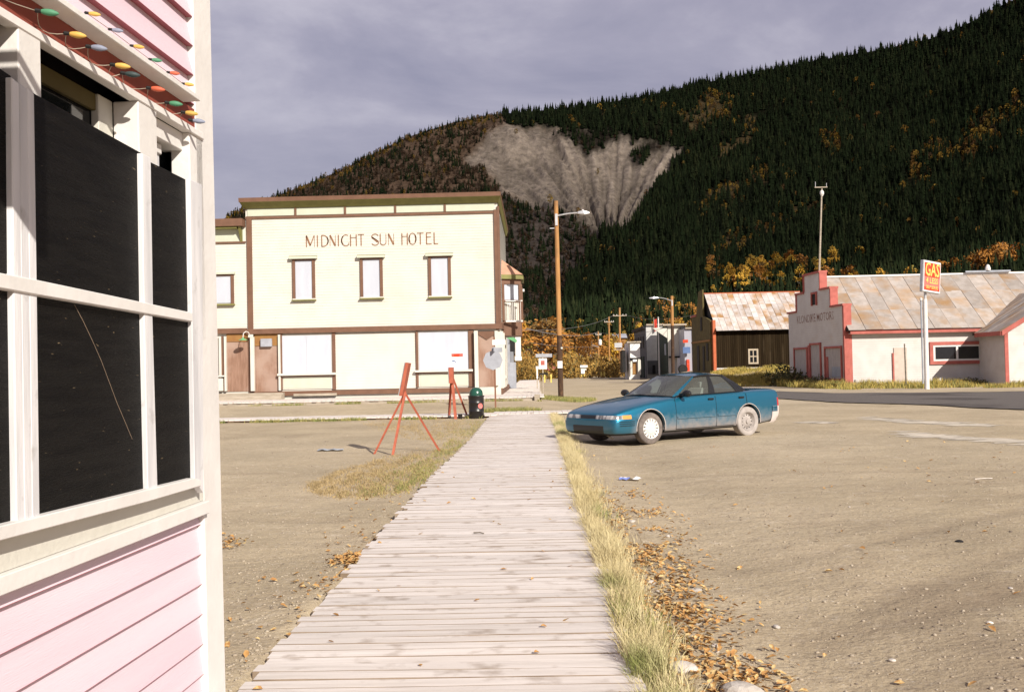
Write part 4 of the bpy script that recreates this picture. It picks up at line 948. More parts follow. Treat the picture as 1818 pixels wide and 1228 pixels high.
def kopen(a, b_, c, d, inner, nm):
    o_, (x0, x1, z0, z1) = kbox(nm, a, b_, c, d, -.03, -.014, inner)
    b = MB(); w2 = .13; b.box(x0 - w2, x0, -.10, -.014, z0 - .05, z1 + w2).box(x1, x1 + w2, -.10, -.014, z0 - .05, z1 + w2).box(x0, x1, -.12, -.014, z1, z1 + w2 * .9)
    b.build('casing', M['kred'], ff_); return x0, x1, z0, z1
kopen(1443, 522, 1450, 541, 'dark', 'attic_window')
x0, x1, z0, z1 = kopen(1412.5, 620, 1434, 668, 'kdoor', 'window_boarding'); MB().box(x0 - .13, x1 + .13, -.16, -.1, z0 - .2, z0 - .05).build('sill', M['kred'], ff_)
x0, x1, z0, z1 = kopen(1441, 612, 1458, 677, 'kdoor', 'door_boarding'); MB().box(x0 - .3, x0 - .0, -.13, -.101, .1, z1).build('door_jamb', M['kred'], ff_)
x0, x1, z0, z1 = kopen(1467, 618, 1495, 670, 'kdoor', 'window_boarding'); MB().box(x0 - .13, x1 + .13, -.16, -.1, z0 - .2, z0 - .05).build('sill', M['kred'], ff_)
MB().box(x0 + (x1-x0)*.4, x1 - .05, -.05, -.031, z0 + .05, z0 + .65).build('vent_grille', M['sheetgrey'], ff_); MB().box(x0 + .02, x0 + .42, -.06, -.031, z0, z1 - .5).build('side_panel', M['kred'], ff_)
zt_ = (kp(1448, 556)[1] + kp(1448, 573)[1]) / 2; hgt = (kp(1448, 553)[1] - kp(1448, 575)[1])
xl0, xl1 = kp(1418, 570)[0], kp(1477, 560)[0]
cu_w = 8.35 * hgt * .92
text_mesh('KLONDIKE MOTORS', hgt * .92, M['faded'], ff_, ((xl0 + xl1) / 2, -.016, zt_), sx=(xl1 - xl0) / cu_w)
# long wall details
x0, x1, z0, z1 = GF.rect(1656, 612, 1741, 640)
wn = bpy.data.objects.new('window', None); COL.objects.link(wn); wn.parent = gar
b = MB(); b.box(x0 - .2, x0, -.1, -.022, z0 - .2, z1 + .2).box(x1, x1 + .12, -.1, -.022, z0 - .2, z1 + .2).box(x0, x1, -.1, -.022, z1, z1 + .2).box(x0, x1, -.1, -.022, z0 - .2, z0); b.build('casing', M['kred'], wn)
b = MB(); b.box(x0, x0 + .12, -.08, -.022, z0, z1).box(x1 - .12, x1, -.08, -.022, z0, z1).box(x0 + .12, x1 - .12, -.08, -.022, z1 - .1, z1).box(x0 + .12, x1 - .12, -.08, -.022, z0, z0 + .1).box((x0+x1)/2 - .06, (x0+x1)/2 + .06, -.08, -.022, z0 + .1, z1 - .1); b.build('frame', M['white'], wn)
for a, c in ((x0 + .12, (x0+x1)/2 - .06), ((x0+x1)/2 + .06, x1 - .12)): MB().box(a, c, -.05, -.023, z0 + .1, z1 - .1).build('pane', M['glassd'], wn)
gbox('side_door', 1587, 617, 1610, 684, -.06, -.022, 'doortan')
x0, x1, z0, z1 = GF.rect(1587, 617, 1610, 684)
MB().box(x0 - .09, x0 - .001, -.08, -.022, 0, z1 - .3).build('door_jamb', M['kred'], gar)
# wing at the right with its own gable
C2 = at(1787, 665, 56.6); wx0 = C2.x - GF.o.x; wy0 = C2.y - GF.o.y
wg = bpy.data.objects.new('gable_wing', None); COL.objects.link(wg); wg.parent = gar; wg.location = (wx0, wy0, 0)
Wd = 7.4; dpt = -wy0; zw = ze - .25
b = MB(); clap(b, 0, Wd, 0, zw, 0, .14)
z = zw
while z < zw + 2.2:
    f = (z - zw) / 2.3; clap(b, Wd/2 * f, Wd - Wd/2 * f, z, z + .14, 0, .14); z += .14
b.add([(0, .001, 0), (Wd, .001, 0), (Wd, .001, zw), (Wd/2, .001, zw + 2.3), (0, .001, zw)], [(0, 1, 2, 3, 4)]); b.build('gable_wall', M['kwhite'], wg)
b = MB(); z = 0
while z < zw - .01:
    b.add([(-.02, 0, z), (-.02, dpt, z), (-.003, dpt, z + .14), (-.003, 0, z + .14)], [(0, 1, 2, 3)]); z += .14
b.box(0, Wd, .01, dpt + 3, 0, zw); b.build('wing_wall', M['kwhite'], wg)
MB().box(-.08, .12, -.07, -.021, 0, zw + .05).build('corner_board', M['kred'], wg)
yb = dpt + 3.2
pl = Vector((-.35, -.35, zw + .02)); rdg_ = Vector((Wd / 2, -.35, zw + 2.45)); prr = Vector((Wd + .35, -.35, zw + .02))
b = MB(); b.hexa([pl, rdg_, rdg_ + Vector((0, yb, 0)), pl + Vector((0, yb, 0)), pl + Vector((0, 0, .1)), rdg_ + Vector((0, 0, .1)), rdg_ + Vector((0, yb, .1)), pl + Vector((0, yb, .1))])
b.hexa([rdg_, prr, prr + Vector((0, yb, 0)), rdg_ + Vector((0, yb, 0)), rdg_ + Vector((0, 0, .1)), prr + Vector((0, 0, .1)), prr + Vector((0, yb, .1)), rdg_ + Vector((0, yb, .1))]); b.build('wing_roof_deck', M['dark'], wg)
rnd = random.Random(9)
for i in range(12):
    ya, yb2 = -.36 + (yb + .02) * i / 12, -.36 + (yb + .02) * (i + 1) / 12 - .015
    for (p, q_) in ((pl, rdg_),):
        nn = Vector((-(q_.z - p.z), 0, q_.x - p.x)).normalized(); u = p + nn * .10 + Vector((0, 0, .02)); v = q_ + nn * .10 + Vector((0, 0, .02)); l_ = rnd.uniform(0, .03)
        pts = [Vector((u.x, ya, u.z + l_)), Vector((v.x, ya, v.z + l_)), Vector((v.x, yb2, v.z + l_)), Vector((u.x, yb2, u.z + l_))]
        MB().hexa([t - Vector((0, 0, .02)) for t in pts] + pts).build('roof_sheet', M['roofm'], wg)
b = MB()
for p, q_ in ((pl, rdg_), (rdg_, prr)): b.hexa([p + Vector((0, -.06, -.14)), q_ + Vector((0, -.06, -.14)), q_ + Vector((0, -.003, -.14)), p + Vector((0, -.003, -.14)), p + Vector((0, -.06, .14)), q_ + Vector((0, -.06, .14)), q_ + Vector((0, -.003, .14)), p + Vector((0, -.003, .14))])
b.build('rake_board', M['kred'], wg)
MB().box(pl.x - .06, pl.x - .003, pl.y, dpt - .4, zw - .1, zw + .14).build('eave_fascia', M['kred'], wg)
MB().box(1.0, 5.5, -.02, -.018, 2.2, 2.4).build('trim_line', M['timber'], wg)
b = MB()                                                     # torn flashing in the valley
b.add([(-2.2, dpt + 1.0, ze + .9), (-.2, dpt + .6, ze + .75), (1.6, dpt + 2.6, ze + 2.1), (.2, dpt + 3.0, ze + 2.2)], [(0, 1, 2, 3)])
b.build('loose_flashing', M['galv'], wg)

# ---------------------------------------------------------------- dark barn
b0 = at(1271, 620, 80.0); BFm = Frame((b0.x, 80.0, 0), (1, .02))
brn = thing('dark_shed', 'dark boarded shed with a whitewashed rusty roof and small cream window above the grass bank', 'shed', BFm.o, BFm.rz)
bz0 = BFm.p(1335, 655)[1]; bze = BFm.p(1335, 587)[1]; BX = BFm.p(1445, 620)[0]
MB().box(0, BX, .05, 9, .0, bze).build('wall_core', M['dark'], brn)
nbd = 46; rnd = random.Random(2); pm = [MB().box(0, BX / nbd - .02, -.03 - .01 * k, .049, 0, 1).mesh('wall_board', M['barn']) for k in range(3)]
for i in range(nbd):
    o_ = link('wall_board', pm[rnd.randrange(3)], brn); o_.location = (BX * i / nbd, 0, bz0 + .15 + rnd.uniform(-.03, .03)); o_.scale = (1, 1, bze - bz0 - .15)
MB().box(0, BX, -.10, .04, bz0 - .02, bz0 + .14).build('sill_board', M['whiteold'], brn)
MB().box(-.22, -.002, -.14, .3, .6, bze + .9).build('corner_board', M['orange'], brn)
ydp = 4.2; bzr = BFm.p(1335, 519, ydp)[1]
xr0 = BFm.p(1258, 520, ydp)[0]
MB().prism([(-.02, -.5, bze - .02), (-.02, ydp, bzr - .08), (-.02, 9.3, bze - .02)], (BX + .1, 0, 0)).build('roof_deck', M['dark'], brn)
roofsheets(brn, -.02, BX + .2, -.5, bze, ydp, bzr - .06, 17, 3, 'roofw', seed=7)
MB().box(-.1, BX + .2, ydp - .08, ydp + .08, bzr - .05, bzr + .02).build('ridge_cap', M['orange'], brn)
x0, x1, z0, z1 = BFm.rect(1331, 622, 1343, 643)
wn = bpy.data.objects.new('window', None); COL.objects.link(wn); wn.parent = brn
b = MB(); w2 = .13; b.box(x0 - w2, x0, -.1, -.052, z0 - w2, z1 + w2).box(x1, x1 + w2, -.1, -.052, z0 - w2, z1 + w2).box(x0, x1, -.1, -.052, z1, z1 + w2).box(x0, x1, -.1, -.052, z0 - w2, z0).box((x0+x1)/2 - .035, (x0+x1)/2 + .035, -.09, -.052, z0, z1).box(x0, x1, -.088, -.052, (z0+z1)/2 - .04, (z0+z1)/2 + .04); b.build('frame', M['dullcream'], wn)
MB().box(x0, x1, -.06, -.052, z0, z1).build('pane', M['glassd'], wn)
# its street front (olive, stepped)
fy = 8.2; sF = bpy.data.objects.new('street_front', None); COL.objects.link(sF); sF.parent = brn
MB().prism([(-.23, 0.3, 0), (-.23, fy + .5, 0), (-.23, fy + .5, bze + 1.6), (-.23, fy - 2, bze + 1.7), (-.23, ydp + .9, bzr + .2), (-.23, ydp - .9, bzr + .25), (-.23, ydp - .9, bze + 1.4), (-.23, .3, bze + .9)], (-.12, 0, 0)).build('front_wall', M['barnf'], sF)
for (ya, yb2, za, zb2) in ((1.2, 2.0, 1.8, 3.2), (2.8, 3.6, 1.0, 3.0), (5.2, 6.2, 1.0, 3.1), (3.6, 4.3, 4.3, 5.4)): MB().box(-.40, -.352, ya, yb2, za, zb2).build('opening', M['dark'], sF)
MB().box(-.42, -.352, .31, fy + .5, bze - .75, bze - .6).build('string_course', M['ochre'], sF)
MB().box(-.42, -.352, fy - 2, fy + .5, bze + 1.5, bze + 1.65).build('parapet_trim', M['kred'], sF)

# ---------------------------------------------------------------- far row of buildings
def far(name, label, Y, px0, px1, ptop, pbot=664, dep=9, mt='white', cat='building', side_mt=None):
    p0, p1 = at(px0, pbot, Y), at(px1, pbot, Y); zt = at((px0+px1)/2, ptop, Y).z; t = thing(name, label, cat, (p0.x, Y, 0)); wd = p1.x - p0.x
    MB().box(0, wd, 0, dep, -.1, zt).build('wall', M[mt], t)
    if side_mt: MB().box(-.06, -.001, 0, dep, -.1, zt - .02).build('side_wall', M[side_mt], t)
    def fb(nm, a, b_, c, d, m_, y0=-.1, y1=-.002, par=t):
        q0, q1 = at(a, (b_+d)/2, Y), at(c, (b_+d)/2, Y); zb2, zt2 = at((a+c)/2, d, Y).z, at((a+c)/2, b_, Y).z
        return MB().box(q0.x - p0.x, q1.x - p0.x, y0, y1, max(zb2, -.05), zt2).build(nm, M[m_], par)
    return t, fb, wd, zt
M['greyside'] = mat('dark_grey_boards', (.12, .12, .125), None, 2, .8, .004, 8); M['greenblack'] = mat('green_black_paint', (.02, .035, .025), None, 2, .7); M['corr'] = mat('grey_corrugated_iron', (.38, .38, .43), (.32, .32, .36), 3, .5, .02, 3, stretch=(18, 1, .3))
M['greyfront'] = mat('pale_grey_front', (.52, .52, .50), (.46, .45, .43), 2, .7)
t, fb, wd, zt = far('small_white_shop', 'small white shop with blank sign board over an ochre door at the far corner', 112, 1117, 1136, 608, dep=5)
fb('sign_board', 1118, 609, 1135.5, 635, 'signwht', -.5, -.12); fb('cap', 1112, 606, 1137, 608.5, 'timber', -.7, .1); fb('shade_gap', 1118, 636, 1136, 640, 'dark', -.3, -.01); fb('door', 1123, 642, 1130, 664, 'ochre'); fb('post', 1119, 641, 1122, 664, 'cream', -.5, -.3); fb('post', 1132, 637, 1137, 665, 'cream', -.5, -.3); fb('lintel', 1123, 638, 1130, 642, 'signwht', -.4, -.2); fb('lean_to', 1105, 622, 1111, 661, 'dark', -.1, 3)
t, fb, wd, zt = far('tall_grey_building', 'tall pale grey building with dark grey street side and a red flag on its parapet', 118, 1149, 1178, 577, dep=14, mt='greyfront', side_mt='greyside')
fb('base_boarding', 1149.5, 640, 1172, 664, 'greyside', -.2); fb('doorway', 1158, 648, 1163, 664, 'dark', -.3); fb('parapet_cap', 1147, 575, 1178, 577.5, 'timber', -.3, .2)
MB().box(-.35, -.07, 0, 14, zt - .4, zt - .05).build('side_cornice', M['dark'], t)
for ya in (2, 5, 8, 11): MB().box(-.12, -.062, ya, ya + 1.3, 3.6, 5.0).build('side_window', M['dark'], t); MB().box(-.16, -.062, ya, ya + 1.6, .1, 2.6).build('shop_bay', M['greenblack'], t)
p = at(1161, 577, 117.6); fl = thing('red_flag', 'small red cloth flag hanging over the parapet of the tall grey building', 'flag', p)
MB().tube((0, 0, -.3), (0, 0, .9), .03).build('staff', M['timber'], fl)
MB().grid([[(.05 + .10 * i, .05 * math.sin(i * 1.3 + j), .6 - .45 * j + .05 * i) for i in range(4)] for j in range(4)]).build('cloth', M['redflag'], fl)
p = at(1171, 664, 112); fp = thing('white_flagpole', 'slim white pole standing in front of the tall grey building', 'pole', (p.x, p.y, 0)); zz_ = at(1171, 565, 112).z
MB().tube((0, 0, 0), (0, 0, zz_), .10, .06).build('shaft', M['white'], fp); MB().lathe([(.01, .16), (.1, .08), (.01, 0)], (0, 0, zz_), n=8).build('ball_finial', M['white'], fp)
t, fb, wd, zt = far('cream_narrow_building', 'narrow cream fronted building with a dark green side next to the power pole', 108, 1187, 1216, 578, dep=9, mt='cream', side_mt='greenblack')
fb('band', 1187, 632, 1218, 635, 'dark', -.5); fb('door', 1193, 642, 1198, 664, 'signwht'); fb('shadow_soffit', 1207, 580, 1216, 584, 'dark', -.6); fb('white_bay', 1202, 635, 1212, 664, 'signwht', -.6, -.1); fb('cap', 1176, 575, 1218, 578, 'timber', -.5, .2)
MB().box(-.12, -.062, 1, 2, 2.6, 3.8).build('side_window', M['sheetgrey'], t)
MB().prism([(-1.6, -.1, zt - .2), (-.062, -.1, zt - .2), (-.062, -.1, zt - 1.3)], (0, .2, 0)).build('bracket_wing', M['cream'], t)
t, fb, wd, zt = far('corrugated_garage', 'grey corrugated iron garage with a white rounded corner and red doors', 104, 1216.5, 1243, 583, dep=12, mt='corr')
fb('corner_column', 1233.5, 581, 1243.5, 665, 'signwht', -.5, .3); fb('red_sign', 1211, 603, 1220, 608.5, 'signred', -.6, -.4); fb('blue_sign', 1211, 616, 1224, 627, 'blue', -.6, -.4); fb('red_door', 1219, 638, 1224, 664, 'signred', -.2); fb('parapet_cap', 1216, 581, 1244, 583.5, 'timber', -.3, .2)
p = at(1213, 655, 103.2); dr = thing('round_black_tank', 'round black tank end beside the red garage door', 'tank', (p.x, p.y, p.z)); MB().lathe([(.01, -.1), (.42, -.1), (.46, 0), (.46, .6)], ax='y', n=18).build('shell', M['dark'], dr); MB().box(-.3, .3, .1, .5, -p.z, -.3).build('stand', M['dark'], dr)
# ---------------------------------------------------------------- poles, lamps, wires
def upole(px, pbase, ptop, Y, r0, r1, label, lean_px=None, group=None, name='utility_pole'):
    p = at(px, pbase, Y); t_ = at(lean_px if lean_px is not None else px, ptop, Y); o_ = thing(name, label, 'pole', (p.x, Y, gz(p.x, Y) if Y < 170 else 0), group=group)
    v = Vector((t_.x - p.x, 0, t_.z)); b = MB(); b.tube((0, 0, -.2), v, r0, r1, 12); b.build('shaft', M['pole'], o_, smooth=False)
    if Y < 130: f = .32 if Y < 60 else .62; MB().tube((0, 0, -.2), v * f, r0 + .006, r0 + (r1 - r0) * f + .006, 12).build('tarred_foot', M['tar'], o_)
    return o_, v
def lamp_arm(par, v, side, Lr=1.35, drop=.9, rise=.35, headlen=.6):
    b = MB(); a = Vector((v.x, -.12, v.z - drop)); pts = [a + Vector((side * Lr * t, 0, rise * math.sin(t * math.pi / 2))) for t in (0, .2, .4, .6, .8, 1)]
    b.path(pts, .035); b.build('arm', M['galv'], par)
    e_ = pts[-1]; b = MB(); s_ = side
    b.add([e_ + Vector((s_ * x, y, z)) for x, y, z in ((0, -.07, -.05), (0, .07, -.05), (0, .06, .06), (0, -.06, .06), (headlen * .6, -.15, -.09), (headlen * .6, .15, -.09), (headlen * .5, .10, .10), (headlen * .5, -.10, .10), (headlen, -.06, -.05), (headlen, .06, -.05), (headlen, .04, .03), (headlen, -.04, .03))],
          [(0,1,2,3), (0,4,5,1), (1,5,6,2), (2,6,7,3), (3,7,4,0), (4,8,9,5), (5,9,10,6), (6,10,11,7), (7,11,8,4), (8,11,10,9)]); h_ = b.build('lamp_head', M['galv'], par, .012)
    MB().lathe([(.03, .05), (.05, 0)], tuple(e_ + Vector((s_ * headlen * .45, 0, .10))), n=8).build('photocell', M['white'], h_)
    MB().box(a.x - .06, a.x + .06, -.15, -.05, a.z - .45, a.z + .1).build('bracket', M['galv'], par)
up1, v1 = upole(996, 710, 359, 47.6, .125, .10, 'tall brown street lamp pole rising from the grass at the hotel corner', 987)
lamp_arm(up1, v1, 1, 1.0, .72, .12, .55)
MB().box(-.13, .10, -.19, -.15, 1.45, 1.78).build('notice_plate', M['signwht'], up1); MB().box(.04, .13, -.16, -.13, 2.35, 2.43).build('tag_plate', M['cream'], up1)
MB().box(-.35, -.10, -.02, .02, v1.z - 1.3, v1.z - 1.26).build('stub_bracket', M['galv'], up1)
up2, v2 = upole(1195, 664, 537, 98, .17, .14, 'yellowish lit power pole with a street lamp standing before the narrow cream building', 1193)
lamp_arm(up2, v2, -1, 1.3, .5, .35, .9)
def crossarm(par, v, dz, half, th=.06):
    MB().box(v.x - half, v.x + half, -.16, -.04, v.z - dz - th, v.z - dz + th).build('crossarm', M['timber'], par)
    b = MB()
    for s_ in (-.9, -.45, .45, .9): b.lathe([(.02, 0), (.06, .03), (.05, .13), (.01, .16)], (v.x + s_ * half, -.1, v.z - dz + th), n=8)
    b.build('insulator', M['white'], par)
up3, v3 = upole(1101, 664, 546, 150, .18, .14, 'distant power pole with two crossarms left of the small white shop', 1100); crossarm(up3, v3, 1.2, 1.0); crossarm(up3, v3, 6.2, 1.0)
b = MB(); b.box(v3.x - .9, v3.x + .2, -.5, -.1, v3.z - 5.9, v3.z - 5.2); b.build('transformer_bank', M['galv'], up3)
up4, v4 = upole(1063, 664, 588, 140, .13, .10, 'short far power pole carrying a white transformer', 1062); MB().lathe([(.2, 0), (.22, .1), (.22, .7), (.1, .8)], (v4.x + .22, -.1, v4.z - 1.9), n=12).build('transformer', M['signwht'], up4); crossarm(up4, v4, .5, .4)
MB().path([(v4.x, -.1, v4.z - 2.2), (v4.x - .6, -.1, v4.z - 1.95), (v4.x - .9, -.1, v4.z - 1.9)], .04).build('lamp_arm', M['galv'], up4)
up5, v5 = upole(1082, 664, 562, 170, .16, .12, 'thin distant power pole between the two other far poles', 1081); crossarm(up5, v5, .9, .8)
def wire(label, a, c, sag, r=.016):
    b = MB(); a, c = Vector(a), Vector(c); n_ = 18; pts = [a.lerp(c, i / n_) - Vector((0, 0, sag * 4 * (i / n_) * (1 - i / n_))) for i in range(n_ + 1)]
    b.path(pts, r, 4); return tag(b.build('overhead_wire', M['wire']), label, 'wire', 'overhead wires along the street')
t3 = Vector((up3.location.x + v3.x, 150, v3.z)); t4 = Vector((up4.location.x + v4.x, 140, v4.z))
wire('overhead wire from the hotel side to the far pole with crossarms', at(905, 585, 66), t3 + Vector((-.9, 0, -1.1)), .7, .022)
wire('overhead wire running from the far crossarm pole towards the shed roof', t3 + Vector((.9, 0, -1.1)), at(1245, 556, 95), .6, .022)
wire('thick overhead wire from the ornate shopfront to the short transformer pole', at(935, 583, 70), t4 + Vector((0, 0, -.1)), .5, .04)
wire('lower overhead wire crossing above the street end', at(930, 606, 75), t4 + Vector((0, 0, -2.0)), .3, .02)
wire('overhead wire from the transformer pole to the street lamp of the cream building', t4 + Vector((0, 0, -.1)), Vector((up2.location.x + v2.x, 98, v2.z - 2.2)), .6, .02)
am0 = GF.p(1453, 480, 5.2); pa = GF.M @ Vector((am0[0], 5.2, am0[1]))
ptop = at(1459, 335, pa.y)
an = thing('antenna_mast', 'tall thin wooden mast with a small aerial behind the stepped false front', 'mast', (pa.x, pa.y, zrdg))
v = Vector((ptop.x - pa.x, 0, ptop.z - zrdg)); MB().tube((0, 0, -.6), v, .07, .05, 8).build('shaft', M['timber'], an)
MB().box(v.x - .45, v.x + .35, -.03, .03, v.z + .06, v.z + .12).build('crossarm', M['timber'], an); MB().lathe([(.05, -.5), (.13, -.35), (.13, -.2), (.05, -.1)], tuple(v), n=8).build('lamp', M['white'], an); MB().tube(v + Vector((-.4, 0, .1)), v + Vector((-.4, 0, .45)), .02).tube(v + Vector((.3, 0, .1)), v + Vector((.3, 0, .35)), .02).build('aerial', M['galv'], an)
# gas sign
gp = at(1646, 692, 53.4)
gs = thing('gas_sign', 'red and yellow square gas price sign on a white pole before the garage wall', 'sign', (gp.x, 53.4, 0))
tpz = at(1648, 531, 53.4); MB().tube((0, 0, 0), (.02, 0, tpz.z), .125, .115, 14).build('pole', M['white'], gs, smooth=False)
tp2 = at(1649, 516, 53.4); MB().tube((.04, .02, tpz.z - .3), (.06, .02, tp2.z), .07, .07, 10).build('upper_pole', M['galv'], gs)
MB().tube((-.18, .05, .3), (-.16, .05, tpz.z - .05), .045, .045, 8).build('conduit', M['sheetgrey'], gs); MB().lathe([(.07, 0), (.07, .1), (.01, .15)], (-.16, .05, tpz.z - .05), n=8).build('conduit_cap', M['white'], gs)
cc_ = at(1650.5, 492, 53.4); bx = bpy.data.objects.new('sign_box', None); COL.objects.link(bx); bx.parent = gs
bx.location = (cc_.x - gp.x, 0, cc_.z); bx.rotation_euler = (0, R(5.5), R(56)); bx.rotation_mode = 'XYZ'
bx.rotation_euler = (Matrix.Rotation(R(31), 3, 'Z') @ Matrix.Rotation(R(5.5), 3, 'Y')).to_euler()
S_ = .83; W_ = .68
MB().box(-W_, W_, -.13, .07, -S_, S_).build('case', M['galv'], bx, .02); MB().box(-W_ + .03, W_ - .03, -.15, -.131, -S_ + .03, S_ - .03).build('border', M['signwht'], bx)
MB().box(-W_ + .07, W_ - .07, -.156, -.151, -S_ + .10, S_ - .11).build('face', M['signred'], bx)
MB().box(-W_ + .07, W_ - .07, -.1585, -.1565, -.56, -.02).build('price_band', mat('faded_red_band', (.66, .16, .13), None, 3, .5), bx)
text_mesh('GAS', .86, M['signyel'], bx, (0, -.162, .34), sx=.70, sy=1.15)
text_mesh('4 LESS', .42, M['signyel'], bx, (0, -.162, -.22), sx=.82); text_mesh('SELF SERVE', .23, M['signyel'], bx, (0, -.162, -.56), sx=.82)
pp_ = at(1609, 688, 57); tp_ = thing('thin_post', 'thin rusty brown post standing upright in front of the garage side door', 'post', (pp_.x, 57, 0)); MB().tube((0, 0, 0), (-.03, 0, at(1609, 610, 57).z), .045, .04, 8).build('shaft', M['bark'], tp_)
# stop sign seen from behind with street name plates
sp = at(880, 728, 37.7); ss = thing('street_sign_post', 'rusty sign post with white street name plates and the grey back of a round sign', 'sign post', (sp.x, 37.7, gz(sp.x, 37.7)))
tz = at(882, 597, 37.7).z; MB().box(-.03, .03, -.02, .02, -.1, tz - .1).build('post', M['kred'], ss).data.materials[0] = mat('rusty_post', (.22, .10, .06), None, 5, .8)
zc_ = at(878, 643, 37.7).z; MB().lathe([(.0, -.012), (.37, -.012), (.37, .012), (.0, .012)], (-.06, -.05, zc_), ax='y', n=8).build('sign_back', M['signgrey'], ss)
zc_ = at(888, 611.5, 37.7).z; MB().box(-.08, .42, -.045, -.025, zc_ - .10, zc_ + .10).build('street_name_plate', M['signwht'], ss, .02); MB().box(-.02, .02, -.3, .35, zc_ - .34, zc_ - .16).build('street_name_plate', M['signgrey'], ss); MB().box(-.1, .3, -.045, -.025, zc_ - .37, zc_ - .19).build('lower_plate', M['signgrey'], ss)
# small signs and things behind the pole at the corner
def sgn(label, px, pbase, Y, parts, cat='sign', name='road_sign', group=None):
    p = at(px, pbase, Y); t_ = thing(name, label, cat, (p.x, Y, gz(p.x, Y)), group=group)
    for nm, a, b_, c, d, m_, th in parts:
        q0, q1 = at(a, (b_+d)/2, Y), at(c, (b_+d)/2, Y); z0, z1 = at((a+c)/2, d, Y).z, at((a+c)/2, b_, Y).z
        MB().box(q0.x - p.x, q1.x - p.x, -th, th, max(z0 - t_.location.z, 0), z1 - t_.location.z).build(nm, M[m_], t_)
    return t_
sgn('blue grey direction board above a white parking sign beside the far boardwalk', 962, 700, 58, [('post', 963, 625, 965, 708, 'timber', .04), ('direction_board', 951, 628, 980, 634, 'signgrey', .06), ('parking_plate', 956.5, 636, 971, 655, 'signwht', .05), ('red_ring', 960, 640, 967, 648, 'kred', .055)])
sgn('low black trough on thin legs near the boardwalk corner', 964, 708, 50, [('tray', 957, 662, 973, 665, 'dark', .2), ('leg', 958, 665, 959.5, 706, 'timber', .03), ('leg', 964, 665, 965.5, 706, 'timber', .03)], 'rack', 'low_rack')
for k, (px, lb) in enumerate([(967, 'left'), (978.5, 'right')]): sgn('yellow bollard beside the corner pole, the %s one of the pair' % lb, px, 678, 82, [('shaft', px - 1.2, 664, px + 1.2, 679, 'signyel', .05)], 'bollard', 'yellow_bollard', 'yellow bollards behind the corner pole')
for k, (px, lb) in enumerate([(1067.5, 'left'), (1073, 'right')]): sgn('yellow bollard at the foot of the far poles, the %s one of the pair' % lb, px, 667, 128, [('shaft', px - 1.2, 660, px + 1.2, 667, 'signyel', .08)], 'bollard', 'yellow_bollard', 'yellow bollards at the foot of the far poles')
sgn('cream notice shelter at the far end of the street in front of the bushes', 1036, 668, 124, [('roof_board', 1030, 648, 1043, 652, 'signwht', .4), ('board', 1031, 652, 1041, 657, 'cream', .2), ('box', 1031.5, 656, 1038, 663, 'signwht', .3), ('leg', 1032, 662, 1033.5, 668, 'signyel', .1), ('leg', 1036.5, 662, 1038, 668, 'signyel', .1)], 'shelter', 'notice_shelter')
sgn('white ornamental finial post at the edge of the hotel boardwalk', 953, 690, 60, [('post', 952.5, 655, 955, 672, 'signwht', .1), ('foot', 953, 672, 955, 705, 'timber', .05), ('cap', 951.5, 650, 956, 655, 'signwht', .14)], 'post', 'finial_post')
t, fb, wd, zt = far('red_roofed_cabin', 'low cabin with a red roof and rusty walls seen beside the corner pole', 140, 969, 989, 656, 666, dep=4, mt='ochre'); 
MB().prism([(-.3, -.5, zt - .1), (-.3, 2, zt + .9), (-.3, 4.5, zt - .1)], (wd + .6, 0, 0)).build('roof', M['kred'], t)
for (px0, px1, y0, y1) in ((1032, 1047, 627, 633), (1091, 1111, 592, 600)):
    pa_, pb_ = at(px0, y1, 215), at(px1, y1, 215); zt = at(px0, y0, 215).z; t_ = thing('distant_cabin', 'grey roof of a distant cabin among the %s' % ('yellow bushes at the street end' if px0 < 1050 else 'orange trees behind the crossarm pole'), 'cabin', (pa_.x, 215, 0)); w__ = pb_.x - pa_.x
    MB().box(0, w__, 0, 5, -1, pa_.z).build('wall', M['ochre'], t_); MB().prism([(-.3, -.5, pa_.z), (-.3, 2.5, zt), (-.3, 5.5, pa_.z)], (w__ + .6, 0, 0)).build('roof', M['signgrey'], t_)

# ---------------------------------------------------------------- easels, litter bin
def easel(label, Y, base, top, legs, board, hinge):
    p = at(base[0], base[1], Y); t_ = thing('easel', label, 'easel', (p.x, Y, gz(p.x, Y)), group='red easels on the grass beside the boardwalk')
    def q(px, py, dy): v = at(px, py, Y + dy); return Vector((v.x - p.x, dy, v.z - t_.location.z))
    for (a, b_, dy, wd) in legs:
        v = q(a, b_, dy); v.z = gz(v.x + p.x, Y + dy) - t_.location.z - .01; h = q(hinge[0], hinge[1], 0)
        MB().bar(v, h + (h - v) * .02, wd, .04, up=(0, 1, 0)).build('leg', M['easel'], t_)
    (a, b_), (c, d), th = board
    v0, v1_ = q(a, b_, 0), q(c, d, .0)
    dirn = (v1_ - v0); MB().bar(v0, v1_, th, .42, up=(0, 1, 0)).build('board', M['easel'], t_)
    nrm = Vector((-dirn.z, 0, dirn.x)).normalized(); nrm = nrm if nrm.x < 0 else -nrm
    MB().bar(v0 + nrm * (th * .5 + .012), v1_ + nrm * (th * .5 + .012), .02, .38, up=(0, 1, 0)).build('board_face', M['galv'], t_)
    return t_
easel('nearer red tripod easel with spread thin legs on the lot beside the boardwalk', 19.0, (715, 805), None, [(664, 807, .0, .035), (697, 805, -.35, .045), (781, 797, .35, .035)], ((725, 644), (714, 702), .06), (719, 697))
easel('farther red easel with three sturdy legs standing next to the black litter bin', 32.0, (806, 740), None, [(797, 741, .3, .08), (809, 742, -.3, .09), (831, 739, .5, .06)], ((801, 652), (802, 680), .13), (802, 665))
pb = at(846, 741, 31.9)
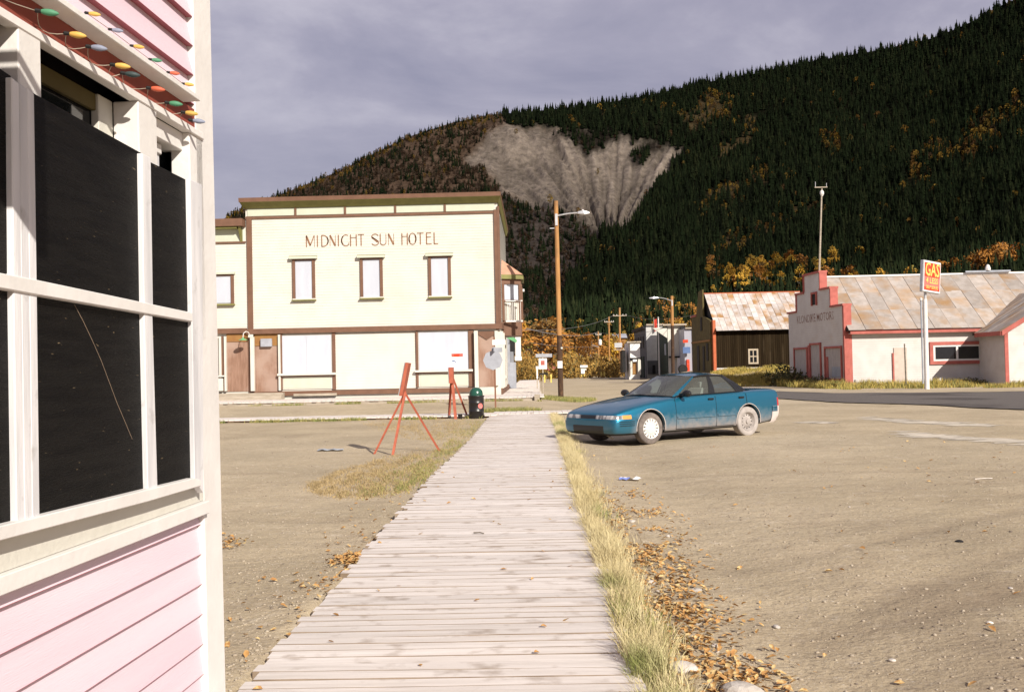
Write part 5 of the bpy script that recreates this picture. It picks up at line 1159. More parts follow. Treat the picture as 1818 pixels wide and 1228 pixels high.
lb_ = thing('litter_bin', 'black barrel litter bin with a dark green dome lid and pink sticker', 'bin', (pb.x, 31.9, gz(pb.x, 31.9)))
MB().lathe([(.01, 0), (.24, 0), (.245, .02), (.24, .22), (.25, .235), (.24, .25), (.24, .48), (.25, .495), (.24, .51), (.245, .68), (.26, .70), (.26, .72), (.2, .72)], n=28).build('barrel', M['bin'], lb_, smooth=True)
MB().lathe([(.215, .72), (.215, .78), (.20, .86), (.15, .93), (.08, .97), (.01, .98)], n=28).build('dome_lid', M['bingreen'], lb_, smooth=True)
st_ = MB(); 
for k in range(16):
    a = 2 * math.pi * k / 16; 
pts = []
for k in range(16):
    a = 2 * math.pi * k / 16; az_ = -math.pi / 2 + .62 + .085 * math.cos(a) / .25; pts.append((.252 * math.cos(az_), .252 * math.sin(az_), .40 + .085 * math.sin(a)))
st_.add(pts, [tuple(range(16))]); st_.build('sticker', M['pinkspot'], lb_, recalc=False)
pb2 = at(817, 741, 31.7); cn_ = thing('black_can', 'small black can on the grass between the easel and the litter bin', 'can', (pb2.x, 31.7, gz(pb2.x, 31.7) + .0)); MB().lathe([(.01, 0), (.06, 0), (.075, .15), (.07, .16), (.05, .12)], n=14).build('can_body', M['bin'], cn_)
# ---------------------------------------------------------------- the teal saloon car
def car_paint():
    m = bpy.data.materials.new('teal_metallic_paint'); m.use_nodes = True; t = m.node_tree; n = t.nodes; l = t.links; b = n['Principled BSDF']
    tc = n.new('ShaderNodeTexCoord'); sp = n.new('ShaderNodeSeparateXYZ'); l.new(tc.outputs['Object'], sp.inputs[0])
    nz = n.new('ShaderNodeTexNoise'); nz.inputs['Scale'].default_value = 6.5; nz.inputs['Detail'].default_value = 9; nz.inputs['Roughness'].default_value = .72; l.new(tc.outputs['Object'], nz.inputs['Vector'])
    # road dust thrown up from the sills: thick at the bottom, ragged upper edge
    a = n.new('ShaderNodeMath'); a.operation = 'MULTIPLY'; a.inputs[1].default_value = .50; l.new(nz.outputs['Fac'], a.inputs[0])
    s = n.new('ShaderNodeMath'); s.operation = 'ADD'; l.new(sp.outputs['Z'], s.inputs[0]); l.new(a.outputs[0], s.inputs[1])
    mr = n.new('ShaderNodeMapRange'); mr.inputs[1].default_value = .52; mr.inputs[2].default_value = .86; mr.inputs[3].default_value = 1; mr.inputs[4].default_value = .03; l.new(s.outputs[0], mr.inputs[0])
    mrx = n.new('ShaderNodeMapRange'); mrx.inputs[1].default_value = 1.75; mrx.inputs[2].default_value = 2.0; mrx.inputs[3].default_value = .85; mrx.inputs[4].default_value = .12; l.new(sp.outputs['X'], mrx.inputs[0])
    mm = n.new('ShaderNodeMath'); mm.operation = 'MULTIPLY'; l.new(mr.outputs[0], mm.inputs[0]); l.new(mrx.outputs[0], mm.inputs[1])
    mx = n.new('ShaderNodeMixRGB'); mx.inputs[1].default_value = (.001, .145, .245, 1); mx.inputs[2].default_value = (.27, .22, .195, 1); l.new(mm.outputs[0], mx.inputs[0]); l.new(mx.outputs[0], b.inputs['Base Color'])
    inv = n.new('ShaderNodeMath'); inv.operation = 'SUBTRACT'; inv.inputs[0].default_value = 1; l.new(mm.outputs[0], inv.inputs[1])
    mt_ = n.new('ShaderNodeMath'); mt_.operation = 'MULTIPLY'; mt_.inputs[1].default_value = .72; l.new(inv.outputs[0], mt_.inputs[0]); l.new(mt_.outputs[0], b.inputs['Metallic'])
    l.new(inv.outputs[0], b.inputs['Coat Weight']); b.inputs['Coat Roughness'].default_value = .07
    mr2 = n.new('ShaderNodeMapRange'); mr2.inputs[3].default_value = .38; mr2.inputs[4].default_value = .85; l.new(mm.outputs[0], mr2.inputs[0]); l.new(mr2.outputs[0], b.inputs['Roughness'])
    return m
M['paint'] = car_paint()
M['rubber'] = mat('dusty_tyre', (.20, .165, .145), (.12, .10, .09), 9, .9); M['dusty'] = mat('dust_caked_wheel', (.40, .36, .335), (.30, .265, .245), 7, .9)
M['hub'] = mat('silver_hubcap', (.78, .76, .73), (.7, .68, .65), 8, .35, metal=.3)
M['lamp'] = mat('headlamp_lens', (.50, .49, .48), (.16, .15, .15), 5, .12, spec=.7, stretch=(1, 2.2, .6), lo=.44, hi=.56); M['amber'] = mat('amber_lens', (.75, .32, .08), None, 4, .2, spec=.6)
M['blackp'] = mat('black_plastic', (.010, .010, .011), None, 6, .35, spec=.5); M['seat'] = mat('grey_upholstery', (.22, .23, .22), None, 6, .9); M['bumperdust'] = mat('dusty_bumper', (.62, .54, .50), (.50, .43, .40), 5, .8)
M['tail'] = mat('red_tail_lamp', (.45, .03, .03), None, 4, .2)
gm = bpy.data.materials.new('car_glass'); gm.use_nodes = True; n = gm.node_tree.nodes; l = gm.node_tree.links; n.clear()
o_ = n.new('ShaderNodeOutputMaterial'); tr = n.new('ShaderNodeBsdfTransparent'); tr.inputs[0].default_value = (.88, .94, .91, 1); gl = n.new('ShaderNodeBsdfGlossy'); gl.inputs['Roughness'].default_value = .05; gl.inputs[0].default_value = (.9, .9, .9, 1)
df = n.new('ShaderNodeBsdfDiffuse'); df.inputs[0].default_value = (.42, .42, .36, 1); fr = n.new('ShaderNodeFresnel'); fr.inputs[0].default_value = 1.5; mx1 = n.new('ShaderNodeMixShader'); mx2 = n.new('ShaderNodeMixShader')
mx1.inputs[0].default_value = .13; l.new(tr.outputs[0], mx1.inputs[1]); l.new(df.outputs[0], mx1.inputs[2]); l.new(fr.outputs[0], mx2.inputs[0]); l.new(mx1.outputs[0], mx2.inputs[1]); l.new(gl.outputs[0], mx2.inputs[2]); l.new(mx2.outputs[0], o_.inputs[0])
M['cglass'] = gm
#   x,   w,   zb,  zmid, zs,  zt (centre), sq = how far flat the top runs
ST = [(2.47, .70, .33, .44, .51, .53), (2.455, .80, .25, .44, .57, .60), (2.39, .855, .20, .45, .635, .67), (2.22, .875, .19, .47, .68, .725), (1.95, .885, .19, .50, .735, .80), (1.60, .895, .19, .53, .795, .865), (1.25, .90, .19, .55, .845, .915), (.98, .90, .19, .56, .875, .95), (.75, .90, .19, .56, .895, .965),
      (.40, .90, .19, .57, .915, .965), (0, .90, .19, .57, .93, .965), (-.5, .90, .19, .57, .94, .97), (-1.0, .90, .19, .58, .95, .98), (-1.35, .895, .20, .58, .96, 1.0), (-1.6, .89, .21, .58, .965, 1.02), (-1.9, .88, .24, .58, .965, 1.025), (-2.20, .87, .27, .58, .965, 1.03), (-2.36, .855, .30, .58, .955, 1.02), (-2.40, .84, .34, .55, .93, .985), (-2.405, .78, .40, .55, .80, .88)]
def section(s):
    x, w_, zb, zm, zs, zt = s
    h = [(0, zb), (w_*.6, zb), (w_*.93, zb + .015), (w_*.985, zb + .09), (w_*1.0, zm - .06), (w_*1.0, zm + .06), (w_*.985, zs - .14), (w_*.955, zs - .03), (w_*.90, zs + .015), (w_*.72, zs + (zt - zs)*.62), (w_*.4, zt - .012), (0, zt)]
    return [(x, y, z) for y, z in h] + [(x, -y, z) for y, z in h[-2:0:-1]]
b = MB(); rows = [section(s) for s in ST]; n = len(rows[0])
vs = [p for r in rows for p in r]
fs = [(i*n+j, i*n+(j+1) % n, (i+1)*n+(j+1) % n, (i+1)*n+j) for i in range(len(rows)-1) for j in range(n)]
fs += [tuple(range(n))[::-1], tuple(range((len(rows)-1)*n, len(rows)*n))]
b.add(vs, fs); me = b.mesh('body_raw', M['paint'])
def evalmesh(me, mods):
    o = bpy.data.objects.new('tmp', me); COL.objects.link(o)
    for f in mods: f(o)
    dg = bpy.context.evaluated_depsgraph_get(); dg.update(); r = bpy.data.meshes.new_from_object(o.evaluated_get(dg)); bpy.data.objects.remove(o); return r
def sub(k):
    def f(o): md = o.modifiers.new('s', 'SUBSURF'); md.levels = k; md.render_levels = k
    return f
me = evalmesh(me, [sub(2)])
XF, XR, WR = 1.46, -1.29, .318
cut = MB()
for x, r in ((XF, .372), (XR, .368)):
    cut.lathe([(.001, -1.2), (r, -1.2), (r, -.52), (.001, -.52)], (x, 0, WR + .015), 'y', 40); cut.lathe([(.001, .52), (r, .52), (r, 1.2), (.001, 1.2)], (x, 0, WR + .015), 'y', 40)
cme = cut.mesh('cut', M['dark']); co = bpy.data.objects.new('cut', cme); COL.objects.link(co)
def boo(o): md = o.modifiers.new('b', 'BOOLEAN'); md.object = co; md.operation = 'DIFFERENCE'; md.solver = 'EXACT'
me = evalmesh(me, [boo]); bpy.data.objects.remove(co)
car = thing('parked_car', 'teal four door saloon car with dusty lower panels parked nose to the boardwalk', 'car')
bm = bmesh.new(); bm.from_mesh(me)
def cutp(co, no):
    bmesh.ops.bisect_plane(bm, geom=bm.verts[:] + bm.edges[:] + bm.faces[:], plane_co=co, plane_no=no)
XD0, XD1, XD2 = .80, -.33, -1.24
for x in (XD0, XD1, XD2, 1.02, 1.98, -1.60, -2.12, 2.22, 2.30): cutp((x, 0, 0), (1, 0, 0))
for z in (.25, .27, .40, .535, .61, .905, .32, .62, .74): cutp((0, 0, z), (0, 0, 1))
for y in (.25, -.25, .80, -.80, .5, -.5, .30, -.30): cutp((0, y, 0), (0, 1, 0))
def region(c, nrm):
    x, y, z = c; ay = abs(y)
    if x > 1.98:
        if z < .25: return 'underside' if nrm.z < -.5 else 'front_bumper'
        if .535 < z < .61 and ay > .25 and nrm.z < .75:
            if ay > .80 and x < 2.22: return 'turn_signal'
            return 'headlight'
        if .535 < z < .61 and ay <= .25 and nrm.z < .75 and x > 2.2: return 'grille'
        if .20 < z < .40 and ay < .5 and x > 2.2: return 'air_intake'
        if z <= .535: return 'front_bumper'
    if x < -2.12 and z < .62: return 'rear_bumper'
    if x < -2.30 and .62 < z < .80 and ay > .30: return 'tail_lamp'
    if nrm.z < -.7 and z < .35: return 'underside'
    inner = (abs(ay) < .83)
    if math.hypot(x - XF, z - WR - .015) < .380 and ay < .84 and z < .72: return 'wheel_well'
    if math.hypot(x - XR, z - WR - .015) < .376 and ay < .84 and z < .72: return 'wheel_well'
    if nrm.z > .55 and z > .6:
        if x > 1.02 and ay < .80: return 'bonnet'
        if x > .80: return 'body'
        if x > -1.24 and ay < .80: return 'CABIN'
        if x > -1.60 and ay < .75: return 'CABIN' if x > -1.45 else 'body'
        if x <= -1.60 and ay < .80: return 'boot_lid'
    if z > .27 and ay > .7:
        if XD1 < x < XD0: return 'front_door_l' if y > 0 else 'front_door_r'
        if XD2 < x < XD1: return 'rear_door_l' if y > 0 else 'rear_door_r'
    if z <= .27 and ay > .7 and x < 1.1: return 'sill'
    return 'body'
groups = {}
for f in bm.faces: groups.setdefault(region(f.calc_center_median(), f.normal), []).append(f)
nm = {'front_door_l': 'front_door', 'front_door_r': 'front_door', 'rear_door_l': 'rear_door', 'rear_door_r': 'rear_door'}
mt = {'headlight': 'lamp', 'turn_signal': 'amber', 'grille': 'blackp', 'air_intake': 'blackp', 'underside': 'dark', 'wheel_well': 'dark', 'rear_bumper': 'bumperdust', 'tail_lamp': 'tail'}
doors = {}
for key, fl in groups.items():
    if key == 'CABIN': continue
    vid = {}; vs = []; fs = []
    for f in fl:
        idx = []
        for v in f.verts:
            if v.index not in vid: vid[v.index] = len(vs); vs.append(tuple(v.co))
            idx.append(vid[v.index])
        fs.append(tuple(idx))
    def emit(vs, fs, key):
        m_ = bpy.data.meshes.new(key); m_.from_pydata(vs, [], fs); m_.materials.append(M[mt.get(key, 'paint')]); m_.polygons.foreach_set('use_smooth', [True]*len(fs))
        o = link(nm.get(key, key), m_, car); doors[key] = o; return o
    if key in ('headlight', 'turn_signal', 'tail_lamp', 'wheel_well'):
        for sgn_ in (1, -1):
            F2 = [f for f in fs if sum(vs[i][1] for i in f) * sgn_ > 0]
            if F2:
                used = sorted({i for f in F2 for i in f}); mp_ = {u: k for k, u in enumerate(used)}; emit([vs[i] for i in used], [tuple(mp_[i] for i in f) for f in F2], key)
    else: emit(vs, fs, key)
bm.free()
# rear bumper shelf stands proud
pts = [(-2.1, .885), (-2.3, .87), (-2.44, .78), (-2.49, .45), (-2.50, 0)]; pts = pts + [(x, -y) for x, y in pts[-2::-1]]
MB().grid([[(x * (1 - .0), y * 1.0, z) for x, y in pts] for z in (.50, .53, .60, .615)] + [[(x + .12 * (1 if x < -2.2 else 0), y * .9, .635) for x, y in pts]]).build('bumper_cover', M['paint'], car, smooth=True)
MB().grid([[(x * s_, y * s_, z) for x, y in pts] for z, s_ in ((.505, .996), (.40, .99), (.30, .975), (.26, .95))]).build('bumper_skirt', M['bumperdust'], car, smooth=True)
# seams, side mouldings, ridges
M['seam'] = M['dark']
def wbody(x, z):                                           # half width of the body at x, z
    xs_ = [s[0] for s in ST][::-1]; get = lambda k: float(np.interp(x, xs_, [s[k] for s in ST][::-1]))
    w_, zb, zm, zs = get(1), get(2), get(3), get(4)
    return w_ * float(np.interp(z, [zb, zb + .09, zm - .06, zm + .06, zs - .14, zs - .03], [.93, .985, 1.0, 1.0, .985, .955]))
for s_ in (1, -1):
    for x in (XD0, XD1): b = MB(); b.path([(x - (.0 if z < .6 else 0), s_ * (wbody(x, z) + .0), z) for z in (.27, .35, .45, .55, .65, .75, .85, .90)], .0045, 4); b.build('door_seam', M['dark'], car)
    b = MB(); b.path([(XD2 + (.10 if z < .5 else .10 * (1 - min(1, (z - .5) / .2))) * 0 , s_ * wbody(XD2, z), z) for z in (.70, .78, .85, .92)], .006, 4); b.build('door_seam', M['dark'], car)
    b = MB(); b.path([(x, s_ * wbody(x, .27), .27) for x in (XD0, .4, 0, XD1, -.6, -.85)], .005, 4)
    b.build('door_seam', M['dark'], car)
    b = MB()
    for (xa_, xb_) in ((XD0 - .03, XD1 + .03), (XD1 - .03, XR + .40)):
        xs_ = np.linspace(xa_, xb_, 6)
        for i in range(5): b.bar((xs_[i], s_ * (wbody(xs_[i], .50) + .006), .50), (xs_[i+1], s_ * (wbody(xs_[i+1], .50) + .006), .50), .022, .045)
    b.build('side_moulding', M['paint'], car)
    for x in (XD1 + .14, XD2 + .16):
        b = MB(); yy = s_ * (wbody(x, .84) + .012); b.box(x - .075, x + .075, yy - .015, yy + .015, .825, .865); h_ = b.build('door_handle', M['blackp'], doors['front_door_l' if s_ > 0 else 'front_door_r'] if x > XD1 else doors['rear_door_l' if s_ > 0 else 'rear_door_r'], .008)
    b = MB(); b.lathe([(.0, 0)], n=3) if 0 else None
    # mirror
    x0 = .60; yb_ = .87; b = MB()
    b.lathe([(.001, .05), (.045, .045), (.070, .015), (.074, -.03), (.066, -.06), (.001, -.065)], (x0, 0, 0), 'x', 14)
    b.v = [(x, s_ * (yb_ + .12) + y * 1.45, .985 + z * 1.0) for x, y, z in b.v]
    b.bar((x0 - .02, s_ * (yb_ - .07), .955), (x0, s_ * (yb_ + .06), .975), .07, .05); b.build('wing_mirror', M['blackp'], car, smooth=False)
for z in (.485, .445, .405):
    for s_ in (1, -1):
        p_ = []
        for x, yk in ((1.90, 1), (2.05, 1), (2.2, 1), (2.32, 1)): p_.append((x, s_ * (wbody(x, z) + .004), z))
        MB().path(p_, .007, 4).build('bumper_ridge', M['blackp'], car)
for s_ in (1, -1):
    for xa_, ra_ in ((XF, .376), (XR, .372)):
        b = MB(); ps = []
        for k in range(17):
            a = R(-8 + 196 * k / 16); x, z = xa_ + ra_ * math.cos(a), WR + .015 + ra_ * math.sin(a); ps.append((x, s_ * (wbody(x, z) - .004), z))
        b.path(ps, .0075, 5).build('arch_lip', M['bumperdust'], car)
# greenhouse
Bt = [(1.00, 0, .962), (.97, .34, .957), (.88, .60, .945), (.76, .775, .925), (.30, .80, .937), (-.30, .805, .948), (-.80, .80, .957), (-1.20, .79, .965), (-1.42, .70, .985), (-1.56, .40, 1.012), (-1.60, 0, 1.02)]
Tp = [(.20, 0, 1.352), (.18, .30, 1.348), (.12, .50, 1.335), (.02, .575, 1.315), (-.14, .60, 1.335), (-.36, .61, 1.342), (-.62, .605, 1.335), (-.84, .585, 1.312), (-.92, .50, 1.325), (-.98, .30, 1.338), (-1.0, 0, 1.342)]
def gl(i, v, s_=1, bulge=.025):
    p = Vector(Bt[i]).lerp(Vector(Tp[i]), v); c = Vector((-.35, 0, p.z)); d = (p - c); d.z = 0; d.normalize(); p += d * bulge * math.sin(math.pi * v); return Vector((p.x, p.y * s_, p.z))
def gi(u, v, s_=1):                                        # u in fractional index
    i = min(int(u), 9); return gl(i, v, s_).lerp(gl(i + 1, v, s_), u - i)
def pane(name, us, s_=None, v0=.0, v1=1.0, mt_='cglass', par=car, off=0):
    rows = []
    for v in np.linspace(v0, v1, 6):
        if s_ is None: rows.append([gi(u, v, -1) for u in us[::-1]] + [gi(u, v, 1) for u in us[1:] if True])
        else: rows.append([gi(u, v, s_) for u in us])
    return MB().grid(rows).build(name, M[mt_], par, smooth=True)
pane('windscreen', [0, .5, 1, 1.5, 2, 2.55, 2.9]); 
rows = [[gi(u, v, -1) for u in (9.99, 9.5, 9, 8.5, 8.15)][::-1] + [gi(u, v, 1) for u in (9.5, 9, 8.5, 8.15)] for v in np.linspace(0, 1, 6)]
rows = [[gi(u, v, -1) for u in (8.15, 8.5, 9, 9.5)] + [gi(9.99, v, 1)] + [gi(u, v, 1) for u in (9.5, 9, 8.5, 8.15)] for v in np.linspace(0, 1, 6)]
MB().grid(rows).build('rear_window', M['cglass'], car, smooth=True)
for s_ in (1, -1):
    pane('side_window', [3.15, 3.6, 4, 4.5, 4.90], s_, .03, .95); pane('side_window', [5.1, 5.5, 6, 6.4, 6.62], s_, .03, .95)
    def pillar(name, u0, u1, mt_, th=.018, v0=-.02, v1=1.02):
        a = [[], []]; b = MB(); rows = []
        for v in np.linspace(v0, v1, 7):
            p0, p1 = gi(u0, v, s_), gi(u1, v, s_); c = (p0 + p1) / 2; d = Vector((0, s_, .35)).normalized() if u0 > 2.7 else Vector((.5, s_ * .6, .5)).normalized()
            rows.append([p0 - d * .02, p0 + d * th, p1 + d * th, p1 - d * .02])
        return b.grid(rows).build(name, M[mt_], car, smooth=False)
    pillar('front_pillar', 2.85, 3.18, 'paint', .016); pillar('middle_pillar', 4.84, 5.16, 'blackp', .010); [pillar('rear_pillar', a_, b_, 'blackp', .012) for a_, b_ in ((6.55, 7.05), (7.05, 8.2))]
    # window frame top and waist rail
    b = MB()
    for v, r_w in ((.975, .022), (.015, .014)):
        ps = [gi(u, v, s_) + Vector((0, s_ * .008, 0)) for u in np.linspace(3.1, 6.8, 14)]; b.path(ps, r_w, 5)
    b.build('window_frame', M['blackp'], car)
b = MB(); b.path([gi(u, .015, -1) + Vector((0, 0, -.01)) for u in (2.9, 2, 1, .5)] + [gi(0, .015, 1)] + [gi(u, .015, 1) + Vector((0, 0, -.01)) for u in (.5, 1, 2, 2.9)], .016, 5); b.build('windscreen_seal', M['blackp'], car)
rows = []
for j in np.linspace(-1, 1, 15):
    ay = abs(j); 
    yf = ay * .60
    def xat(lst, rng): 
        ys_ = [p[1] for p in lst]; return float(np.interp(min(yf, max(ys_)), ys_, [p[0] for p in lst])), float(np.interp(min(yf, max(ys_)), ys_, [p[2] for p in lst]))
    fx, fz = xat([Tp[i] for i in range(4)], 0); rx, rz_ = xat([Tp[i] for i in (10, 9, 8, 7)], 0)
    row = []
    for t in np.linspace(0, 1, 12):
        x = fx + .015 + (rx - .015 - fx) * t; ez = float(np.interp(x, [-.84, -.62, -.36, -.14, .02], [1.318, 1.337, 1.345, 1.338, 1.32]))
        z = (fz * (1 - t) + rz_ * t) * (1 - ay ** 4) + ez * ay ** 4 + .045 * math.sin(math.pi * t) ** .8 * (1 - ay ** 2.4) + .008
        yw = float(np.interp(x, [-1, -.84, -.36, .02, .2], [.56, .60, .625, .595, .55])); row.append((x, j * yw, z))
    rows.append(row)
MB().grid(rows).build('roof', M['paint'], car, smooth=True)
# cabin interior
MB().box(-1.35, .75, -.78, .78, .30, .34).box(.72, .98, -.74, .74, .5, .90).box(-1.5, -1.30, -.72, .72, .5, .955).build('interior_trim', mat('grey_interior', (.10, .10, .095), None, 5, .8), car)
for y in (-.37, .37):
    MB().hexa([(-.05, y-.25, .45), (.45, y-.25, .48), (.45, y+.25, .48), (-.05, y+.25, .45), (-.08, y-.24, .58), (.44, y-.24, .62), (.44, y+.24, .62), (-.08, y+.24, .58)]).hexa([(-.12, y-.25, .5), (.02, y-.25, .5), (.02, y+.25, .5), (-.12, y+.25, .5), (-.34, y-.22, 1.06), (-.24, y-.22, 1.08), (-.24, y+.22, 1.08), (-.34, y+.22, 1.06)]).box(-.37, -.27, y-.13, y+.13, 1.07, 1.20).build('front_seat', M['seat'], car, .02)
MB().hexa([(-.95, -.66, .45), (-.5, -.66, .45), (-.5, .66, .45), (-.95, .66, .45), (-.95, -.66, .6), (-.5, -.66, .62), (-.5, .66, .62), (-.95, .66, .6)]).hexa([(-1.05, -.66, .5), (-.92, -.66, .5), (-.92, .66, .5), (-1.05, .66, .5), (-1.25, -.62, 1.02), (-1.13, -.62, 1.04), (-1.13, .62, 1.04), (-1.25, .62, 1.02)]).build('rear_seat', M['seat'], car, .02)
b = MB(); ps = []
for k in range(17): a = 2 * math.pi * k / 16; ps.append(Vector((.42 + .10 * math.sin(a) * .9, .37 + .18 * math.cos(a), .90 + .15 * math.sin(a))))
b.path(ps, .014, 5); b.tube((.42, .37, .90), (.72, .37, .80), .03).build('steering_wheel', M['blackp'], car)
MB().box(.20, .24, -.10, .10, 1.24, 1.29).build('rear_view_mirror', M['blackp'], car)
MB().box(2.36, 2.372, -.22, .22, .30, .42).build('number_plate', M['blackp'], car)
MB().bar((2.2, .30, .20), (2.1, .42, .12), .05, .02).build('tow_bracket', M['timber'], car)
# wheels
def wheel(x, s_, fr):
    wl = bpy.data.objects.new('wheel', None); COL.objects.link(wl); wl.parent = car; wl.location = (x, s_ * .775, WR)
    prof = [(.205, -.09), (.225, -.098), (.29, -.10), (.312, -.085), (.318, -.05), (.318, .05), (.312, .085), (.29, .10), (.225, .098), (.205, .09)]
    MB().lathe(prof, ax='y', n=40).build('tyre', M['rubber' if fr else 'dusty'], wl, smooth=True)
    o = s_; rim = M['hub' if fr else 'dusty']
    b = MB()
    if fr:
        b.lathe([(.208, .085), (.205, .098), (.192, .092), (.186, .08)], ax='y', n=45)
        b.lathe([(.128, .082), (.10, .098), (.04, .104), (.001, .104)], ax='y', n=30)
        for k in range(15):
            a = 2 * math.pi * k / 15; d = Vector((math.cos(a), 0, math.sin(a))); b.bar(d * .12 + Vector((0, .086, 0)), d * .19 + Vector((0, .086, 0)), .050, .012, up=(0, 1, 0))
    else:
        b.lathe([(.208, .08), (.20, .095), (.185, .07), (.16, .03), (.13, .035), (.09, .06), (.05, .062), (.045, .085), (.001, .088)], ax='y', n=36)
    if s_ < 0: b.v = [(x_, -y_, z_) for x_, y_, z_ in b.v]
    b.build('rim', rim, wl)
    MB().lathe([(.204, -.08), (.204, .03 if not fr else .055), (.001, .03 if not fr else .055)] if s_ > 0 else [(.204, .08), (.204, -.03 if not fr else -.055), (.001, -.03 if not fr else -.055)], ax='y', n=24).build('brake_shadow', M['dark' if fr else 'dusty'], wl)
    if not fr:
        b = MB()
        for k in range(12): a = 2 * math.pi * k / 12; b.lathe([(.001, s_ * .052), (.011, s_ * .052), (.011, s_ * .045)], (.145 * math.cos(a), 0, .145 * math.sin(a)), 'y', 6)
        b.build('rim_hole', M['dark'], wl)
    return wl
for s_ in (1, -1): wheel(XF, s_, True); wheel(XR, s_, False)
for o in car.children_recursive if False else [q for q in bpy.data.objects if q.type == 'MESH' and (q.parent == car or (q.parent and q.parent.parent == car and q.parent.type == 'MESH'))]:
    for v in o.data.vertices:
        if v.co.x > XF + .4: v.co.x = XF + .4 + (v.co.x - XF - .4) * .86
        elif v.co.x < XR - .4: v.co.x = XR - .4 + (v.co.x - XR + .4) * .84
# place it: near-side wheels where the photo puts them
pf = on_z(1157, 787, -.01); pr = on_z(1326, 769, .02)
FW = Vector((pf.x, pf.y, 0)); RW = Vector((pr.x, pr.y, 0)); hd = (FW - RW).normalized(); hd = Vector((math.cos(R(180 + 34.5)), math.sin(R(180 + 34.5)), 0))
yawc = math.atan2(hd.y, hd.x); left = Vector((-hd.y, hd.x, 0))
org = Vector((pf.x, pf.y, 0)) - hd * XF - left * .875
car.location = (org.x, org.y, 0); car.rotation_euler = (0, R(.3), yawc)
def cz(lx, ly): q = org + hd * lx + left * ly; return gz(q.x, q.y)
car.location.z = (cz(XF, .8) + cz(XF, -.8) + cz(XR, .8) + cz(XR, -.8)) / 4 - .006

# ---------------------------------------------------------------- autumn trees in the valley and at the street end
def tree_meshes(seed, kind):
    rnd = random.Random(seed); cr = MB(); tk = MB()
    tk.tube((0, 0, -.05), (rnd.uniform(-.02, .02), 0, .5), .022, .014, 6, False); 
    limbs = []
    for k in range(9):
        h0 = rnd.uniform(.15, .6); a = rnd.random() * 6.28; le = (.32 if kind else .2) * (1.1 - h0); e_ = Vector((le * math.cos(a), le * math.sin(a), h0 + le * rnd.uniform(.7, 1.4))); tk.tube((0, 0, h0), e_, .009, .003, 4, False); limbs.append(e_)
    tk.tube((0, 0, .5), (0, 0, .93), .012, .004, 5, False)
    cl = []
    for k in range(30 if kind else 34):
        u = rnd.random(); rr_ = (.34 if kind else .17) * math.sin(math.pi * min(.97, .14 + u * .83)) ** .7
        a = rnd.random() * 6.28; q = rnd.random() ** .5; cl.append((Vector((rr_ * q * math.cos(a), rr_ * q * math.sin(a), (.12 if kind else .14) + (.80 if kind else .84) * u)), rnd.uniform(.06, .12) * (1.1 if kind else .8)))
    for c, rad in cl:
        for j in range(22):
            d = Vector((rnd.gauss(0, 1), rnd.gauss(0, 1), rnd.gauss(0, .8))); d.normalize(); p = c + d * rad * rnd.random() ** .4
            s_ = rnd.uniform(.018, .036); a_ = Vector((rnd.gauss(0, 1), rnd.gauss(0, 1), rnd.gauss(0, 1))).normalized(); b_ = a_.orthogonal().normalized()
            cr.add([p - a_ * s_, p + b_ * s_ * .8, p + a_ * s_, p - b_ * s_ * .8], [(0, 1, 2, 3)])
    return cr, tk
TM = []
for i, (kd, mt_) in enumerate([(0, 'leafy'), (0, 'leafo'), (1, 'leafy'), (1, 'leafo'), (0, 'leafy'), (1, 'leafo')]):
    cr_, tk_ = tree_meshes(100 + i, kd); TM.append((cr_.mesh('crown', M[mt_], recalc=False), tk_.mesh('trunk', M['bark']), kd, mt_))
def hgz(x, y):
    r = math.hypot(x, y); a = math.atan2(x, y)
    if r < rb(a): return 0.0
    return hill_point(a, (r - rb(a)) / (rs(a) - rb(a))).z
rnd = random.Random(21); TR = []
def addtrees(n_, px0, px1, t0, t1, h0, h1, grp, kinds, whats):       # t < 0: on the flat, -t metres out; otherwise up the slope
    for k, px in enumerate(sorted(rnd.uniform(px0, px1) for _ in range(n_))):
        t = rnd.uniform(t0, t1); d = ray(px, 652); a = math.atan2(d.x, d.y); v = rnd.choice(kinds); h = rnd.uniform(h0, h1)
        if t < 0: p = Vector((-t * math.sin(a), -t * math.cos(a), 0)); p.z = hgz(p.x, p.y)
        else: p = hill_point(a, t)
        TR.append((p, h, v, grp, whats, k, n_))
addtrees(44, 915, 1130, -255, -178, 5, 10, 'autumn trees closing the end of the street', [0, 1, 2, 3, 5], 'at the end of the street')
addtrees(24, 1128, 1262, .03, .16, 9, 13, 'autumn trees behind the row of far buildings', [0, 1, 4, 3], 'behind the row of far buildings')
addtrees(44, 1262, 1500, .22, .33, 9, 15, 'autumn trees on the slope behind the dark shed', [0, 4, 4, 1], 'on the slope behind the dark shed')
addtrees(8, 1735, 1812, .20, .24, 11, 16, 'autumn trees above the ridge of the garage roof', [3, 3, 1, 5], 'above the right end of the garage roof')
addtrees(14, 1508, 1735, .22, .28, 9, 14, 'autumn trees above the garage roof', [1, 4], 'above the middle of the garage roof')
addtrees(10, 905, 990, -230, -140, 7, 11, 'autumn trees between the hotel side and the corner pole', [0, 1, 3], 'between the hotel side and the corner pole')

